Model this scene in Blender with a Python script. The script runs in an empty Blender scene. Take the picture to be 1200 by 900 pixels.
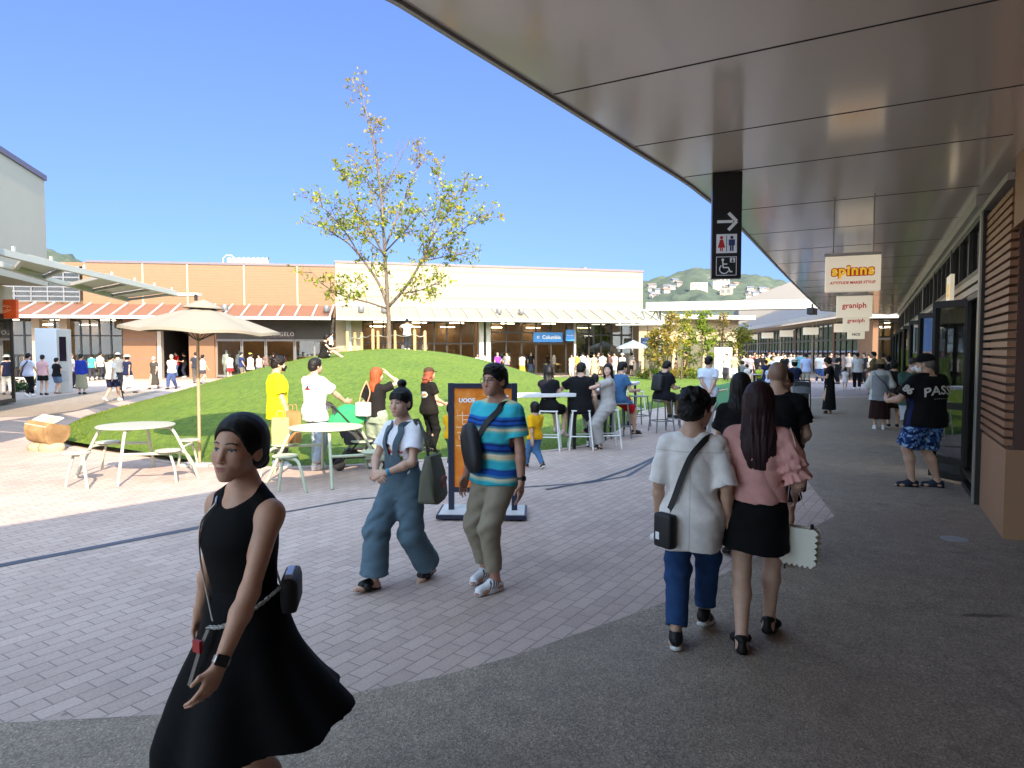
import bpy, bmesh, math, random
import numpy as np
from mathutils import Vector, Matrix
random.seed(7); rng = np.random.default_rng(7)
SC = bpy.context.scene; COL = SC.collection
PI = math.pi; R = math.radians

# ------------------------------------------------------------------ camera geometry (1200 x 900 photograph)
F = 800.0; CAMH = 1.8; PITCH = math.atan(39 / 800)
cp, sp_ = math.cos(PITCH), math.sin(PITCH)
def ray(px, py):
    u, v = (px - 600) / F, -(py - 450) / F
    return Vector((u, cp + v * sp_, -sp_ + v * cp))
def G(px, py, z=0.0):
    d = ray(px, py); t = (z - CAMH) / d.z
    return Vector((d.x * t, d.y * t, z))
def W(px, py, Y):
    d = ray(px, py); t = Y / d.y
    return Vector((d.x * t, Y, CAMH + d.z * t))

# ------------------------------------------------------------------ object helpers
def tag(o, label=None, cat=None, group=None, kind=None):
    if label: o['label'] = label
    if cat: o['category'] = cat
    if group: o['group'] = group
    if kind: o['kind'] = kind
    return o
def thing(name, label, cat, loc=(0, 0, 0), rz=0, group=None):
    o = bpy.data.objects.new(name, None); COL.objects.link(o)
    o.empty_display_size = .1
    o.location = loc; o.rotation_euler = (0, 0, rz)
    return tag(o, label, cat, group)
def wmat(o):
    m = Matrix.LocRotScale(o.location, o.rotation_euler, o.scale)
    return (wmat(o.parent) @ m) if o.parent else m
def mesh_obj(name, me, mat, parent=None, world=False):
    o = bpy.data.objects.new(name, me); COL.objects.link(o)
    mats = mat if isinstance(mat, (list, tuple)) else [mat]
    if len(me.materials) == 0:
        for m in mats: me.materials.append(m)
    if parent is not None:
        o.parent = parent
        if world:
            inv = wmat(parent).inverted()
            me.transform(inv)
    return o
def copy_tree(o, parent=None):
    c = o.copy(); COL.objects.link(c)
    if parent is not None: c.parent = parent
    for ch in [x for x in bpy.data.objects if x.parent == o]: copy_tree(ch, c)
    return c

class MB:
    """collects shapes, becomes ONE mesh object"""
    def __init__(s): s.v = []; s.f = []; s.mi = []; s.m = 0
    def add(s, vs, fs):
        o = len(s.v); s.v += [tuple(p) for p in vs]
        for f in fs: s.f.append(tuple(i + o for i in f)); s.mi.append(s.m)
    def box(s, x0, x1, y0, y1, z0, z1, M=None):
        vs = [(x0,y0,z0),(x1,y0,z0),(x1,y1,z0),(x0,y1,z0),(x0,y0,z1),(x1,y0,z1),(x1,y1,z1),(x0,y1,z1)]
        if M is not None: vs = [M @ Vector(p) for p in vs]
        s.add(vs, [(0,3,2,1),(4,5,6,7),(0,1,5,4),(1,2,6,5),(2,3,7,6),(3,0,4,7)]); return s
    def fbox(s, fr, s0, s1, d0, d1, z0, z1):
        vs = [fr.p(a, b, c) for c in (z0, z1) for a, b in ((s0, d0), (s1, d0), (s1, d1), (s0, d1))]
        s.add(vs, [(0,3,2,1),(4,5,6,7),(0,1,5,4),(1,2,6,5),(2,3,7,6),(3,0,4,7)]); return s
    def prism(s, pts, z0, z1):
        n = len(pts)
        a = sum(pts[i][0]*pts[(i+1)%n][1]-pts[(i+1)%n][0]*pts[i][1] for i in range(n))
        if a < 0: pts = pts[::-1]
        vs = [(p[0], p[1], z0) for p in pts] + [(p[0], p[1], z1) for p in pts]
        fs = [tuple(range(n))[::-1], tuple(range(n, 2*n))] + [(i, (i+1)%n, n+(i+1)%n, n+i) for i in range(n)]
        s.add(vs, fs); return s
    def tube(s, pts, r, n=10, caps=True, flat=None):
        pts = [Vector(p) for p in pts]; rs = r if isinstance(r, (list, tuple)) else [r]*len(pts)
        ref = None; vs = []; fs = []
        for i, p in enumerate(pts):
            t = (pts[min(i+1, len(pts)-1)] - pts[max(i-1, 0)]).normalized()
            if ref is None:
                ref = t.cross(Vector((0,0,1)));
                if ref.length < .05: ref = t.cross(Vector((0,1,0)))
            ref = (ref - t * ref.dot(t)).normalized(); b = t.cross(ref)
            for k in range(n):
                a = 2*PI*k/n
                vs.append(p + ref*math.cos(a)*rs[i] + b*math.sin(a)*rs[i]*(flat or 1))
        for i in range(len(pts)-1):
            for k in range(n): fs.append((i*n+k, i*n+(k+1)%n, (i+1)*n+(k+1)%n, (i+1)*n+k))
        if caps: fs += [tuple(range(n))[::-1], tuple(range((len(pts)-1)*n, len(pts)*n))]
        s.add(vs, fs); return s
    def ribbon(s, pts, nrm, w, t):
        """flat strap: pts, outward normals, width, thickness"""
        pts = [Vector(p) for p in pts]; vs = []; fs = []
        for i, p in enumerate(pts):
            tn = (pts[min(i+1, len(pts)-1)] - pts[max(i-1, 0)]).normalized()
            nn = Vector(nrm[min(i, len(nrm)-1)]); nn = (nn - tn*nn.dot(tn)).normalized(); b = tn.cross(nn)
            for a, c in ((-w/2, 0), (w/2, 0), (w/2, t), (-w/2, t)): vs.append(p + b*a + nn*c)
        for i in range(len(pts)-1):
            for k in range(4): fs.append((i*4+k, i*4+(k+1)%4, (i+1)*4+(k+1)%4, (i+1)*4+k))
        n = len(pts)-1
        fs += [(3,2,1,0), (n*4, n*4+1, n*4+2, n*4+3)]
        s.add(vs, fs); return s
    def lathe(s, prof, n=24, c=(0,0,0), M=None):
        vs = []; fs = []
        for r, z in prof:
            for k in range(n):
                p = Vector((r*math.cos(2*PI*k/n), r*math.sin(2*PI*k/n), z))
                vs.append((M @ p if M is not None else p) + Vector(c))
        for i in range(len(prof)-1):
            for k in range(n): fs.append((i*n+k, i*n+(k+1)%n, (i+1)*n+(k+1)%n, (i+1)*n+k))
        fs += [tuple(range(n))[::-1], tuple(range((len(prof)-1)*n, len(prof)*n))]
        s.add(vs, fs); return s
    def build(s, name, mat, parent=None, world=True, smooth=False, bevel=0, weld=False):
        me = bpy.data.meshes.new(name)
        me.from_pydata(s.v, [], s.f); me.update()
        mats = mat if isinstance(mat, (list, tuple)) else [mat]
        for m in mats: me.materials.append(m)
        if len(mats) > 1: me.polygons.foreach_set('material_index', s.mi)
        if bevel or weld:
            bm = bmesh.new(); bm.from_mesh(me)
            if weld: bmesh.ops.remove_doubles(bm, verts=bm.verts, dist=1e-5)
            bmesh.ops.recalc_face_normals(bm, faces=bm.faces)
            if bevel:
                es = [e for e in bm.edges if len(e.link_faces) == 2 and e.calc_face_angle(0) > .5]
                bmesh.ops.bevel(bm, geom=es, offset=bevel, segments=2, affect='EDGES', profile=.6)
            bm.to_mesh(me); bm.free()
        if smooth:
            me.polygons.foreach_set('use_smooth', [True]*len(me.polygons))
            if smooth is not True: me.set_sharp_from_angle(angle=smooth)
        return mesh_obj(name, me, mats, parent, world)

class Frame:
    """a facade: s along it, d out from it (towards the viewer's side), z up"""
    def __init__(s, a, b, flip=False):
        s.o = Vector((a[0], a[1], 0)); e = Vector((b[0], b[1], 0)) - s.o
        s.L = e.length; s.t = e / s.L
        s.n = Vector((s.t.y, -s.t.x, 0)) * (-1 if flip else 1)
    def p(s, a, d, z): q = s.o + s.t*a + s.n*d; return Vector((q.x, q.y, z))
    def s_of(s, px, d=0.0):
        k = (px - 600) / F * 1.0        # X = k*Y (small pitch effect ignored near the horizon)
        o = s.o + s.n*d
        return (k*o.y - o.x) / (s.t.x - k*s.t.y)
    def rz(s): return math.atan2(s.t.y, s.t.x)

# ------------------------------------------------------------------ materials
def lin(c):
    return tuple(((v/255)/12.92 if v/255 <= .04045 else ((v/255+.055)/1.055)**2.4) for v in c)
_M = {}
class NT:
    def __init__(s, name):
        s.m = bpy.data.materials.new(name); s.m.use_nodes = True
        s.t = s.m.node_tree; s.n = s.t.nodes; s.b = s.n['Principled BSDF']
        s.out = s.n['Material Output']
    def N(s, ty, **kw):
        nd = s.n.new(ty)
        for k, v in kw.items():
            if k.startswith('i_'): nd.inputs[k[2:].replace('_', ' ')].default_value = v
            else: setattr(nd, k, v)
        return nd
    def L(s, a, b): s.t.links.new(a, b)
    def coord(s, kind='Object', scale=(1,1,1), rot=(0,0,0)):
        tc = s.N('ShaderNodeTexCoord'); mp = s.N('ShaderNodeMapping')
        mp.inputs['Scale'].default_value = scale; mp.inputs['Rotation'].default_value = rot
        s.L(tc.outputs[kind], mp.inputs['Vector']); return mp.outputs['Vector']
    def noise(s, vec, scale, detail=4, rough=.55):
        n = s.N('ShaderNodeTexNoise'); n.inputs['Scale'].default_value = scale
        n.inputs['Detail'].default_value = detail; n.inputs['Roughness'].default_value = rough
        if vec is not None: s.L(vec, n.inputs['Vector'])
        return n.outputs['Fac']
    def ramp(s, fac, stops):
        r = s.N('ShaderNodeValToRGB'); e = r.color_ramp.elements
        while len(e) < len(stops): e.new(.5)
        for i, (p, c) in enumerate(stops):
            e[i].position = p; e[i].color = (*c, 1) if len(c) == 3 else c
        s.L(fac, r.inputs['Fac']); return r.outputs['Color']
    def mix(s, fac, a, b, mode='MIX'):
        m = s.N('ShaderNodeMix', data_type='RGBA', blend_type=mode)
        for sock, v in ((m.inputs[0], fac), (m.inputs[6], a), (m.inputs[7], b)):
            if isinstance(v, (int, float)): sock.default_value = v
            elif isinstance(v, tuple): sock.default_value = (*v, 1)
            else: s.L(v, sock)
        return m.outputs[2]
    def math(s, op, a, b=0.0):
        m = s.N('ShaderNodeMath', operation=op)
        for sock, v in ((m.inputs[0], a), (m.inputs[1], b)):
            if isinstance(v, (int, float)): sock.default_value = v
            else: s.L(v, sock)
        return m.outputs[0]
    def bump(s, h, strength=.3, dist=.01):
        b = s.N('ShaderNodeBump'); b.inputs['Strength'].default_value = strength
        b.inputs['Distance'].default_value = dist
        s.L(h, b.inputs['Height']); s.L(b.outputs['Normal'], s.b.inputs['Normal'])
    def base(s, c):
        if isinstance(c, tuple): s.b.inputs['Base Color'].default_value = (*c, 1)
        else: s.L(c, s.b.inputs['Base Color'])
    def set(s, **kw):
        for k, v in kw.items(): s.b.inputs[k.replace('_', ' ')].default_value = v
        return s

def simple(name, c, rough=.6, metal=0.0, var=.12, scale=6, bump=0, spec=.5):
    if name in _M: return _M[name]
    t = NT(name); t.set(Roughness=rough, Metallic=metal); t.b.inputs['Specular IOR Level'].default_value = spec
    v = t.coord('Object'); n = t.noise(v, scale, 5)
    t.base(t.mix(n, tuple(x*(1-var) for x in c), tuple(min(1, x*(1+var)) for x in c)))
    if bump: t.bump(t.noise(v, scale*14, 3), bump, .004)
    _M[name] = t.m; return t.m
def emit(name, c, s):
    if name in _M: return _M[name]
    t = NT(name); t.base(c); t.b.inputs['Emission Color'].default_value = (*c, 1)
    t.b.inputs['Emission Strength'].default_value = s; _M[name] = t.m; return t.m
def glass(name, tint, refl=.12, rmax=.75, rough=.01, clear=.85):
    if name in _M: return _M[name]
    t = NT(name); tr = t.N('ShaderNodeBsdfTransparent'); tr.inputs['Color'].default_value = (*[x*clear for x in tint], 1)
    gl = t.N('ShaderNodeBsdfGlossy'); gl.inputs['Roughness'].default_value = rough
    gl.inputs['Color'].default_value = (.95, .97, 1, 1)
    lw = t.N('ShaderNodeLayerWeight'); lw.inputs['Blend'].default_value = .35
    f = t.N('ShaderNodeMapRange'); f.inputs['To Min'].default_value = refl; f.inputs['To Max'].default_value = rmax
    t.L(lw.outputs['Fresnel'], f.inputs['Value'])
    mx = t.N('ShaderNodeMixShader'); t.L(f.outputs[0], mx.inputs[0]); t.L(tr.outputs[0], mx.inputs[1]); t.L(gl.outputs[0], mx.inputs[2])
    t.L(mx.outputs[0], t.out.inputs['Surface']); _M[name] = t.m; return t.m

def m_asphalt():
    t = NT('asphalt'); v = t.coord('Object')
    vo = t.N('ShaderNodeTexVoronoi'); vo.inputs['Scale'].default_value = 110; t.L(v, vo.inputs['Vector'])
    sp = t.ramp(vo.outputs['Color'], [(0, (.13,.10,.072)), (.5, (.29,.235,.178)), (.8, (.42,.345,.27)), (1, (.62,.52,.41))])
    big = t.noise(v, .7, 5, .6); mid = t.noise(v, 5, 4, .6)
    c = t.mix(t.math('MULTIPLY', big, .55), sp, (.25,.20,.152))
    c = t.mix(.9, c, t.ramp(mid, [(.3, (.80,.80,.80)), (.7, (1.15,1.13,1.1))]), 'MULTIPLY')
    # one old spill mark on the walk, and darker worn patches
    sepx = t.N('ShaderNodeSeparateXYZ'); t.L(v, sepx.inputs[0])
    st = G(1150, 722); dx = t.math('DIVIDE', t.math('SUBTRACT', sepx.outputs[0], st.x), .42); dy = t.math('DIVIDE', t.math('SUBTRACT', sepx.outputs[1], st.y), .07)
    rr = t.math('SQRT', t.math('ADD', t.math('MULTIPLY', dx, dx), t.math('MULTIPLY', dy, dy)))
    rr = t.math('ADD', rr, t.math('MULTIPLY', t.noise(v, 9, 4), .9))
    k = t.ramp(rr, [(.72, (.7,.7,.7)), (1.0, (0,0,0))])
    sc2 = t.ramp(t.noise(v, 1.6, 6, .7), [(.60, (0,0,0)), (.70, (.55,.55,.55))]); c = t.mix(sc2, c, (.11,.09,.07)); c = t.mix(t.ramp(t.noise(v, .33, 3, .5), [(.5, (0,0,0)), (.62, (.28,.28,.28))]), c, (.20,.14,.115))
    c = t.mix(k, c, (.035,.03,.027))
    t.base(c); t.set(Roughness=.82); t.bump(vo.outputs['Distance'], .55, .006); return t.m
def m_paver(name, a, b, joint, rot, w=.32, h=.16, mortar=.006, bumpy=.4):
    t = NT(name); v = t.coord('Object', (1,1,1), (0,0,-rot))
    br = t.N('ShaderNodeTexBrick'); br.offset = .5
    br.inputs['Scale'].default_value = 1; br.inputs['Brick Width'].default_value = w; br.inputs['Row Height'].default_value = h
    br.inputs['Mortar Size'].default_value = mortar; br.inputs['Mortar Smooth'].default_value = .3; br.inputs['Bias'].default_value = 0
    br.inputs['Color1'].default_value = (*a, 1); br.inputs['Color2'].default_value = (*b, 1); br.inputs['Mortar'].default_value = (*joint, 1)
    t.L(v, br.inputs['Vector'])
    n = t.noise(v, 1.1, 6, .6); n2 = t.noise(v, 60, 3)
    c = t.mix(.8, br.outputs['Color'], t.ramp(n, [(.25, (.74,.73,.74)), (.75, (1.12,1.1,1.08))]), 'MULTIPLY')
    c = t.mix(.7, c, t.ramp(n2, [(.3, (.78,.78,.78)), (.7, (1.12,1.12,1.12))]), 'MULTIPLY')
    vz = t.N('ShaderNodeTexVoronoi'); vz.inputs['Scale'].default_value = 1.7; t.L(v, vz.inputs['Vector'])
    gum = t.ramp(vz.outputs['Distance'], [(.025, (.75,.75,.75)), (.04, (0,0,0))]); c = t.mix(gum, c, tuple(x*.45 for x in a))
    st = t.ramp(t.noise(v, .55, 7, .72), [(.56, (0,0,0)), (.70, (.5,.5,.5))]); c = t.mix(st, c, tuple(x*.58 for x in a))
    t.base(c); t.set(Roughness=.8)
    h1 = t.math('SUBTRACT', t.math('MULTIPLY', n2, .12), t.math('MULTIPLY', br.outputs['Fac'], 1.0))
    t.bump(h1, bumpy, .006); return t.m
def m_lawn():
    t = NT('lawn_turf'); v = t.coord('Object'); vs = t.coord('Object', (1, .35, 1), (0,0,.5))
    n = t.noise(v, .5, 5); n2 = t.noise(vs, 9, 6, .75); n3 = t.noise(v, 90, 3, .7)
    c = t.ramp(n2, [(.28, (.056,.115,.006)), (.5, (.125,.205,.012)), (.72, (.205,.28,.025))])
    c = t.mix(.75, c, t.ramp(n, [(.3, (.72,.84,.7)), (.7, (1.22,1.12,1.1))]), 'MULTIPLY')
    c = t.mix(.7, c, t.ramp(n3, [(.3, (.55,.6,.5)), (.7, (1.3,1.3,1.2))]), 'MULTIPLY')
    t.base(c); t.set(Roughness=.85)
    t.bump(t.math('ADD', n3, t.math('MULTIPLY', n2, 2.0)), .9, .03); return t.m
def m_ceiling():
    t = NT('ceiling_panel'); v = t.coord('Object'); n = t.noise(v, 2.2, 2, .4); n2 = t.noise(v, .5, 3)
    t.base(t.mix(n2, (.80,.69,.58), (.85,.74,.625))); t.set(Roughness=.14, Metallic=.2)
    t.bump(n, .035, .05); return t.m
def m_siding(name, a, b, pitch=.16, depth=.35, wobble=.1):
    t = NT(name); v = t.coord('Object'); sx = t.N('ShaderNodeSeparateXYZ'); t.L(v, sx.inputs[0])
    fr = t.math('FRACT', t.math('DIVIDE', sx.outputs[2], pitch))
    g = t.ramp(fr, [(0, (.30,.30,.30)), (.07, (.55,.55,.55)), (.12, (1,1,1)), (1, (.93,.93,.93))])
    n = t.noise(v, 3, 4)
    c = t.mix(n, a, b); t.base(t.mix(.55, c, g, 'MULTIPLY')); t.set(Roughness=.6)
    t.bump(fr, depth, .03); return t.m
MAT_VC = {}
def m_vc(name, rough, bump=0, scale=200, spec=.5, stretch=(1,1,1), sheen=0, sss=0):
    """cloth, skin, hair ...: the dye or pigment is stored per vertex in 'Col'"""
    t = NT(name); at = t.N('ShaderNodeVertexColor'); at.layer_name = 'Col'
    v = t.coord('Object', stretch); n = t.noise(v, scale, 3, .6)
    n2 = t.noise(v, scale*.06, 3, .6)
    c = t.mix(.7, at.outputs['Color'], t.ramp(n2, [(.3, (.88,.88,.88)), (.7, (1.1,1.1,1.1))]), 'MULTIPLY')
    c = t.mix(.6, c, t.ramp(n, [(.3, (.86,.86,.86)), (.7, (1.12,1.12,1.12))]), 'MULTIPLY')
    t.base(c); t.set(Roughness=rough); t.b.inputs['Specular IOR Level'].default_value = spec
    if sheen: t.b.inputs['Sheen Weight'].default_value = sheen
    if sss:
        t.b.inputs['Subsurface Weight'].default_value = sss; t.b.inputs['Subsurface Radius'].default_value = (.012, .005, .003)
        t.b.inputs['Subsurface Scale'].default_value = .5
    if bump: t.bump(n, bump, .002)
    return t.m

# ================================================================== THE SETTING
MAT = {}
MAT['asphalt'] = m_asphalt()
MAT['paver'] = m_paver('plaza_paver', (.48,.36,.305), (.56,.43,.365), (.27,.21,.18), R(57), .21, .112, .0045)
MAT['paver_pink'] = m_paver('crossing_paver', (.34,.26,.26), (.38,.29,.28), (.12,.09,.09), R(57), .6, .2)
MAT['kerb'] = simple('kerb_stone', (.50,.40,.34), .8, 0, .1, 3, .3)
MAT['lawn'] = m_lawn()
MAT['mat_green'] = simple('green_play_mat', (.035,.15,.045), .85, 0, .2, 12, .3)
MAT['drain'] = simple('drain_steel', (.085,.095,.12), .5, .3, .2, 9)
MAT['white_metal'] = simple('white_painted_metal', (.42,.42,.40), .4, 0, .05, 4)
MAT['dark_metal'] = simple('dark_metal', (.018,.018,.02), .35, .4, .2, 8)
MAT['black'] = simple('black_paint', (.012,.012,.013), .4, 0, .1, 8)

def lawn_z(x, y):
    a = ((x + 5.3) / (8.0 if x < -5.3 else 9.0))**2 + ((y - 30) / 20.0)**2
    return 1.84 * max(0.0, 1 - a)**1.45
def hit(px, py):
    """where the sight line through a pixel meets the ground or the mound"""
    d = ray(px, py); t = 2.0
    while t < 400:
        p = d * t; z = CAMH + p.z
        if z <= lawn_z(p.x, p.y): return Vector((p.x, p.y, lawn_z(p.x, p.y)))
        t += .03
    return G(px, 440)

def sheet(name, pts, z, mat, kind='structure'):
    bm = bmesh.new(); vs = [bm.verts.new((p[0], p[1], 0)) for p in pts]
    f = bm.faces.new(vs); bmesh.ops.recalc_face_normals(bm, faces=bm.faces)
    if f.normal.z < 0: bmesh.ops.reverse_faces(bm, faces=[f])
    bmesh.ops.triangulate(bm, faces=bm.faces)
    me = bpy.data.meshes.new(name); bm.to_mesh(me); bm.free()
    o = mesh_obj(name, me, mat); o.location.z = z
    return tag(o, kind=kind)

g = MB(); g.add([(-1600,-300,0),(1600,-300,0),(1600,1800,0),(-1600,1800,0)], [(0,1,2,3)])
tag(g.build('ground', MAT['paver']), kind='structure')
left = [(0,848),(100,843),(190,838),(300,828),(420,812),(520,792),(600,770),(700,735),(780,706),(850,672),(920,637),(978,605),
        (940,556),(905,514),(893,482),(899,468)]
wk = [(-14, 2.6)] + [G(*p)[:2] for p in left] + [G(1045, 465)[:2], (30, 26), (9, -12), (-14, -12)]
sheet('walkway', wk, .004, MAT['asphalt'])
road = [G(*p)[:2] for p in [(-500,512),(0,489),(66,487),(130,473),(190,459),(120,458),(16,469),(-500,486)]]
sheet('road', road, .004, MAT['asphalt'])
cross = [G(*p)[:2] for p in [(899,466.5),(1043,463.5),(1075,447),(935,446)]]
sheet('crossing', cross, .006, MAT['paver_pink'])

# lawn with its mound
lp = [(72,520),(69,508),(100,492),(150,478),(200,466),(250,454),(300,448),(360,444),(640,442),(800,441),(872,444),
      (868,452),(838,462),(800,474),(752,482),(728,503),(695,521),(640,529),(560,533),(480,541),(400,546),(330,548),(230,545),(150,534),(100,527)]
lw = [Vector(G(*p)[:2]) for p in lp]; lc = Vector((-4.2, 27))
def lawn_r(th):
    d = Vector((math.cos(th), math.sin(th))); best = 0
    for i in range(len(lw)):
        a, b = lw[i] - lc, lw[(i+1) % len(lw)] - lc; e = b - a
        den = d.x*e.y - d.y*e.x
        if abs(den) < 1e-9: continue
        t = (a.x*e.y - a.y*e.x)/den; u = (a.x*d.y - a.y*d.x)/den
        if t > 0 and -1e-6 <= u <= 1+1e-6: best = max(best, t)
    return best
NA, NR = 240, 60; m = MB(); vs = [(lc.x, lc.y, lawn_z(lc.x, lc.y)+.025)]; fs = []; rim = []
for k in range(NA):
    th = 2*PI*k/NA; r = lawn_r(th); rim.append((th, r))
rr = [rim[k][1] for k in range(NA)]
rr = [(rr[k-1]+2*rr[k]+rr[(k+1) % NA])/4 for k in range(NA)]
for j in range(1, NR+1):
    for k in range(NA):
        th = 2*PI*k/NA; f = (j/NR); r = rr[k]*f
        x, y = lc.x+math.cos(th)*r, lc.y+math.sin(th)*r
        vs.append((x, y, lawn_z(x, y)+.03*min(1, (1-f)*14)+.012))
for k in range(NA): fs.append((0, 1+k, 1+(k+1) % NA))
for j in range(NR-1):
    for k in range(NA):
        a = 1+j*NA; fs.append((a+k, a+NA+k, a+NA+(k+1) % NA, a+(k+1) % NA))
m.add(vs, fs); o = m.build('lawn', MAT['lawn'], smooth=True); tag(o, kind='structure')
# short blades standing out of the turf
NB = 75000; bx = []
th_ = rng.uniform(0, 2*PI, NB*2); fr = np.sqrt(rng.uniform(0, 1, NB*2)); ra = np.interp(th_, 2*PI*np.arange(NA+1)/NA, rr+[rr[0]])*fr*.997
X_, Y_ = lc.x+np.cos(th_)*ra, lc.y+np.sin(th_)*ra
keep = rng.uniform(0, 1, NB*2) < np.clip((15.0/np.maximum(Y_, 10))**2*1.1, .06, 1); X_, Y_ = X_[keep][:NB], Y_[keep][:NB]; n = len(X_)
A_ = 1-((X_+5.3)/np.where(X_ < -5.3, 8.0, 9.0))**2-((Y_-30)/20.0)**2; Z_ = 1.84*np.maximum(0, A_)**1.45+.012
hh = rng.uniform(.03, .075, n); az = rng.uniform(0, 2*PI, n); wv = .007; lean = rng.normal(0, .022, (n, 2))
P0 = np.stack([X_-np.cos(az)*wv, Y_-np.sin(az)*wv, Z_], 1); P1 = np.stack([X_+np.cos(az)*wv, Y_+np.sin(az)*wv, Z_], 1); P2 = np.stack([X_+lean[:,0], Y_+lean[:,1], Z_+hh], 1)
me = bpy.data.meshes.new('grass'); me.vertices.add(n*3); me.vertices.foreach_set('co', np.stack([P0, P1, P2], 1).astype(np.float32).ravel())
me.loops.add(n*3); me.loops.foreach_set('vertex_index', np.arange(n*3, dtype=np.int32)); me.polygons.add(n); me.polygons.foreach_set('loop_start', np.arange(0, n*3, 3, dtype=np.int32)); me.update(calc_edges=True)
pat = .5+.5*np.sin(X_*1.3+2*np.sin(Y_*.7))*np.sin(Y_*1.1+X_*.4)
gc = np.where(rng.uniform(0, 1, (n,1)) < .10+.10*pat[:,None], np.array([[.26,.24,.07]]), np.array([[.135,.195,.012]])*(.75+.7*pat[:,None])*rng.uniform(.7, 1.35, (n,1)))
ca = me.color_attributes.new('Col', 'FLOAT_COLOR', 'POINT'); C4 = np.ones((n,3,4), np.float32); C4[:,:,:3] = gc[:,None,:]; ca.data.foreach_set('color', C4.ravel())
GRASS = me
kb = MB(); vs = []; fs = []
for k in range(NA):
    th = 2*PI*k/NA
    for dr, z in ((-.02, .002), (-.02, .014), (.13, .014), (.13, .002)):
        r = rr[k]+dr; vs.append((lc.x+math.cos(th)*r, lc.y+math.sin(th)*r, z))
for k in range(NA):
    for q in range(3): fs.append((k*4+q, ((k+1) % NA)*4+q, ((k+1) % NA)*4+q+1, k*4+q+1))
kb.add(vs, fs); tag(kb.build('lawn_kerb', MAT['kerb']), kind='structure')
mt = [G(*p)[:2] for p in [(802,477),(815,468),(838,453),(868,446),(884,446),(889,462),(885,474),(842,481)]]
o = sheet('play_mat', mt, .05, MAT['mat_green'], None)
tag(o, 'dark green play mat spread beside the lawn under a lying child', 'mat')
# drain slots let into the paving
def strip(name, px, w, z, mat):
    P = [Vector(G(*p)[:2]) for p in px]; a = []; b = []
    for i, p in enumerate(P):
        t = (P[min(i+1, len(P)-1)]-P[max(i-1, 0)]).normalized(); n = Vector((-t.y, t.x))
        a.append(p+n*w/2); b.append(p-n*w/2)
    mm = MB(); k = len(P)
    mm.add([(q.x, q.y, z) for q in a+b], [(i, k+i, k+i+1, i+1) for i in range(k-1)])
    return tag(mm.build(name, mat), kind='structure')
strip('drain_channel', [(-60,676),(0,663),(120,640),(240,617),(330,601)], .11, .004, MAT['drain'])
strip('drain_slot', [(330,601),(420,585),(520,577),(615,571),(690,566),(735,558),(767,539),(790,520)], .06, .004, MAT['drain'])
strip('drain_slot', [(640,574),(700,563),(740,549),(768,536)], .06, .008, MAT['drain'])
cvr = MB(); q = G(1118, 632); cvr.lathe([(.115,0),(.115,.004)], 28, (q.x, q.y, .003))
tag(cvr.build('access_cover', simple('cover_plate', (.42,.42,.44), .5, .3, .1, 20)), 'small round pale cover plate let into the dark walkway', 'cover')

# hills behind
def m_hill():
    t = NT('wooded_hill'); v = t.coord('Object'); n = t.noise(v, .06, 6, .65); n2 = t.noise(v, .012, 4)
    c = t.ramp(n, [(.3, (.034,.048,.032)), (.5, (.055,.074,.046)), (.7, (.085,.105,.065))])  # greens greyed to put the distance haze into the colour
    t.base(t.mix(.7, c, t.ramp(n2, [(.3, (.7,.8,.8)), (.7, (1.2,1.15,1))]), 'MULTIPLY')); t.set(Roughness=.9)
    return t.m
MAT['hill'] = m_hill()
RID = [(-700,255),(-300,280),(0,282),(62,294),(85,299),(105,313),(160,325),(300,338),(600,342),(720,336),(750,331),(790,322),(806,317),(822,314),(838,320),
       (852,325),(868,323),(884,322),(900,326),(925,332),(970,338),(1060,335),(1200,325),(1700,320)]
def ridge(px): return float(np.interp(px, [a for a, b in RID], [b for a, b in RID]))
def hill_pt(px, f):
    D = 330+f*330
    zt = (411-ridge(px))/F*660
    return Vector(((px-600)/F*D, D, CAMH+zt*f**.8 if f <= 1 else CAMH+zt*(1-(f-1)*.9)))
hm = MB(); NX, NF = 420, 40; vs = []; fs = []
for i in range(NX+1):
    px = -700+2400*i/NX
    for j in range(NF+1):
        f = j/NF*1.25; p = hill_pt(px, f)
        amp = 1.0*min(1, f*3)
        p.z += amp*(math.sin(p.x*.31+p.y*.11)*math.sin(p.y*.23-p.x*.07)*1.3+random.uniform(-1.5, 1.9)) if f > .05 else 0
        p.x += random.uniform(-.8, .8); vs.append(p)
for i in range(NX):
    for j in range(NF): a = i*(NF+1)+j; fs.append((a, a+NF+1, a+NF+2, a+1))
hm.add(vs, fs); tag(hm.build('wooded_hills', MAT['hill'], smooth=True), kind='structure')
# ================================================================== BUILDINGS
MAT['cream'] = m_siding('cream_render_wall', (.275,.235,.16), (.30,.26,.18), .9, .05)
MAT['orange'] = m_siding('terracotta_louvre_wall', (.205,.115,.060), (.232,.132,.070), .17, .5)
MAT['terracotta'] = simple('terracotta_panel', (.205,.105,.052), .65, 0, .1, 2, .1)
MAT['beige'] = simple('beige_wall_panel', (.38,.31,.21), .7, 0, .08, 2, .1)
MAT['cap'] = simple('parapet_cap_metal', (.13,.11,.12), .5, .3, .1, 3)
MAT['greywall'] = simple('grey_render_wall', (.33,.305,.265), .8, 0, .06, 1.2, .15)
MAT['frame_dark'] = simple('dark_bronze_frame', (.022,.020,.019), .4, .3, .15, 6)
MAT['frame_grey'] = simple('grey_frame', (.16,.16,.165), .45, .3, .1, 6)
MAT['white_col'] = simple('white_column_paint', (.44,.43,.40), .5, 0, .06, 3)
MAT['awn_t'] = simple('terracotta_awning_sheet', (.185,.082,.050), .5, 0, .1, 2)
MAT['awn_c'] = simple('pale_awning_sheet', (.30,.255,.18), .5, 0, .08, 2)
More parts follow.
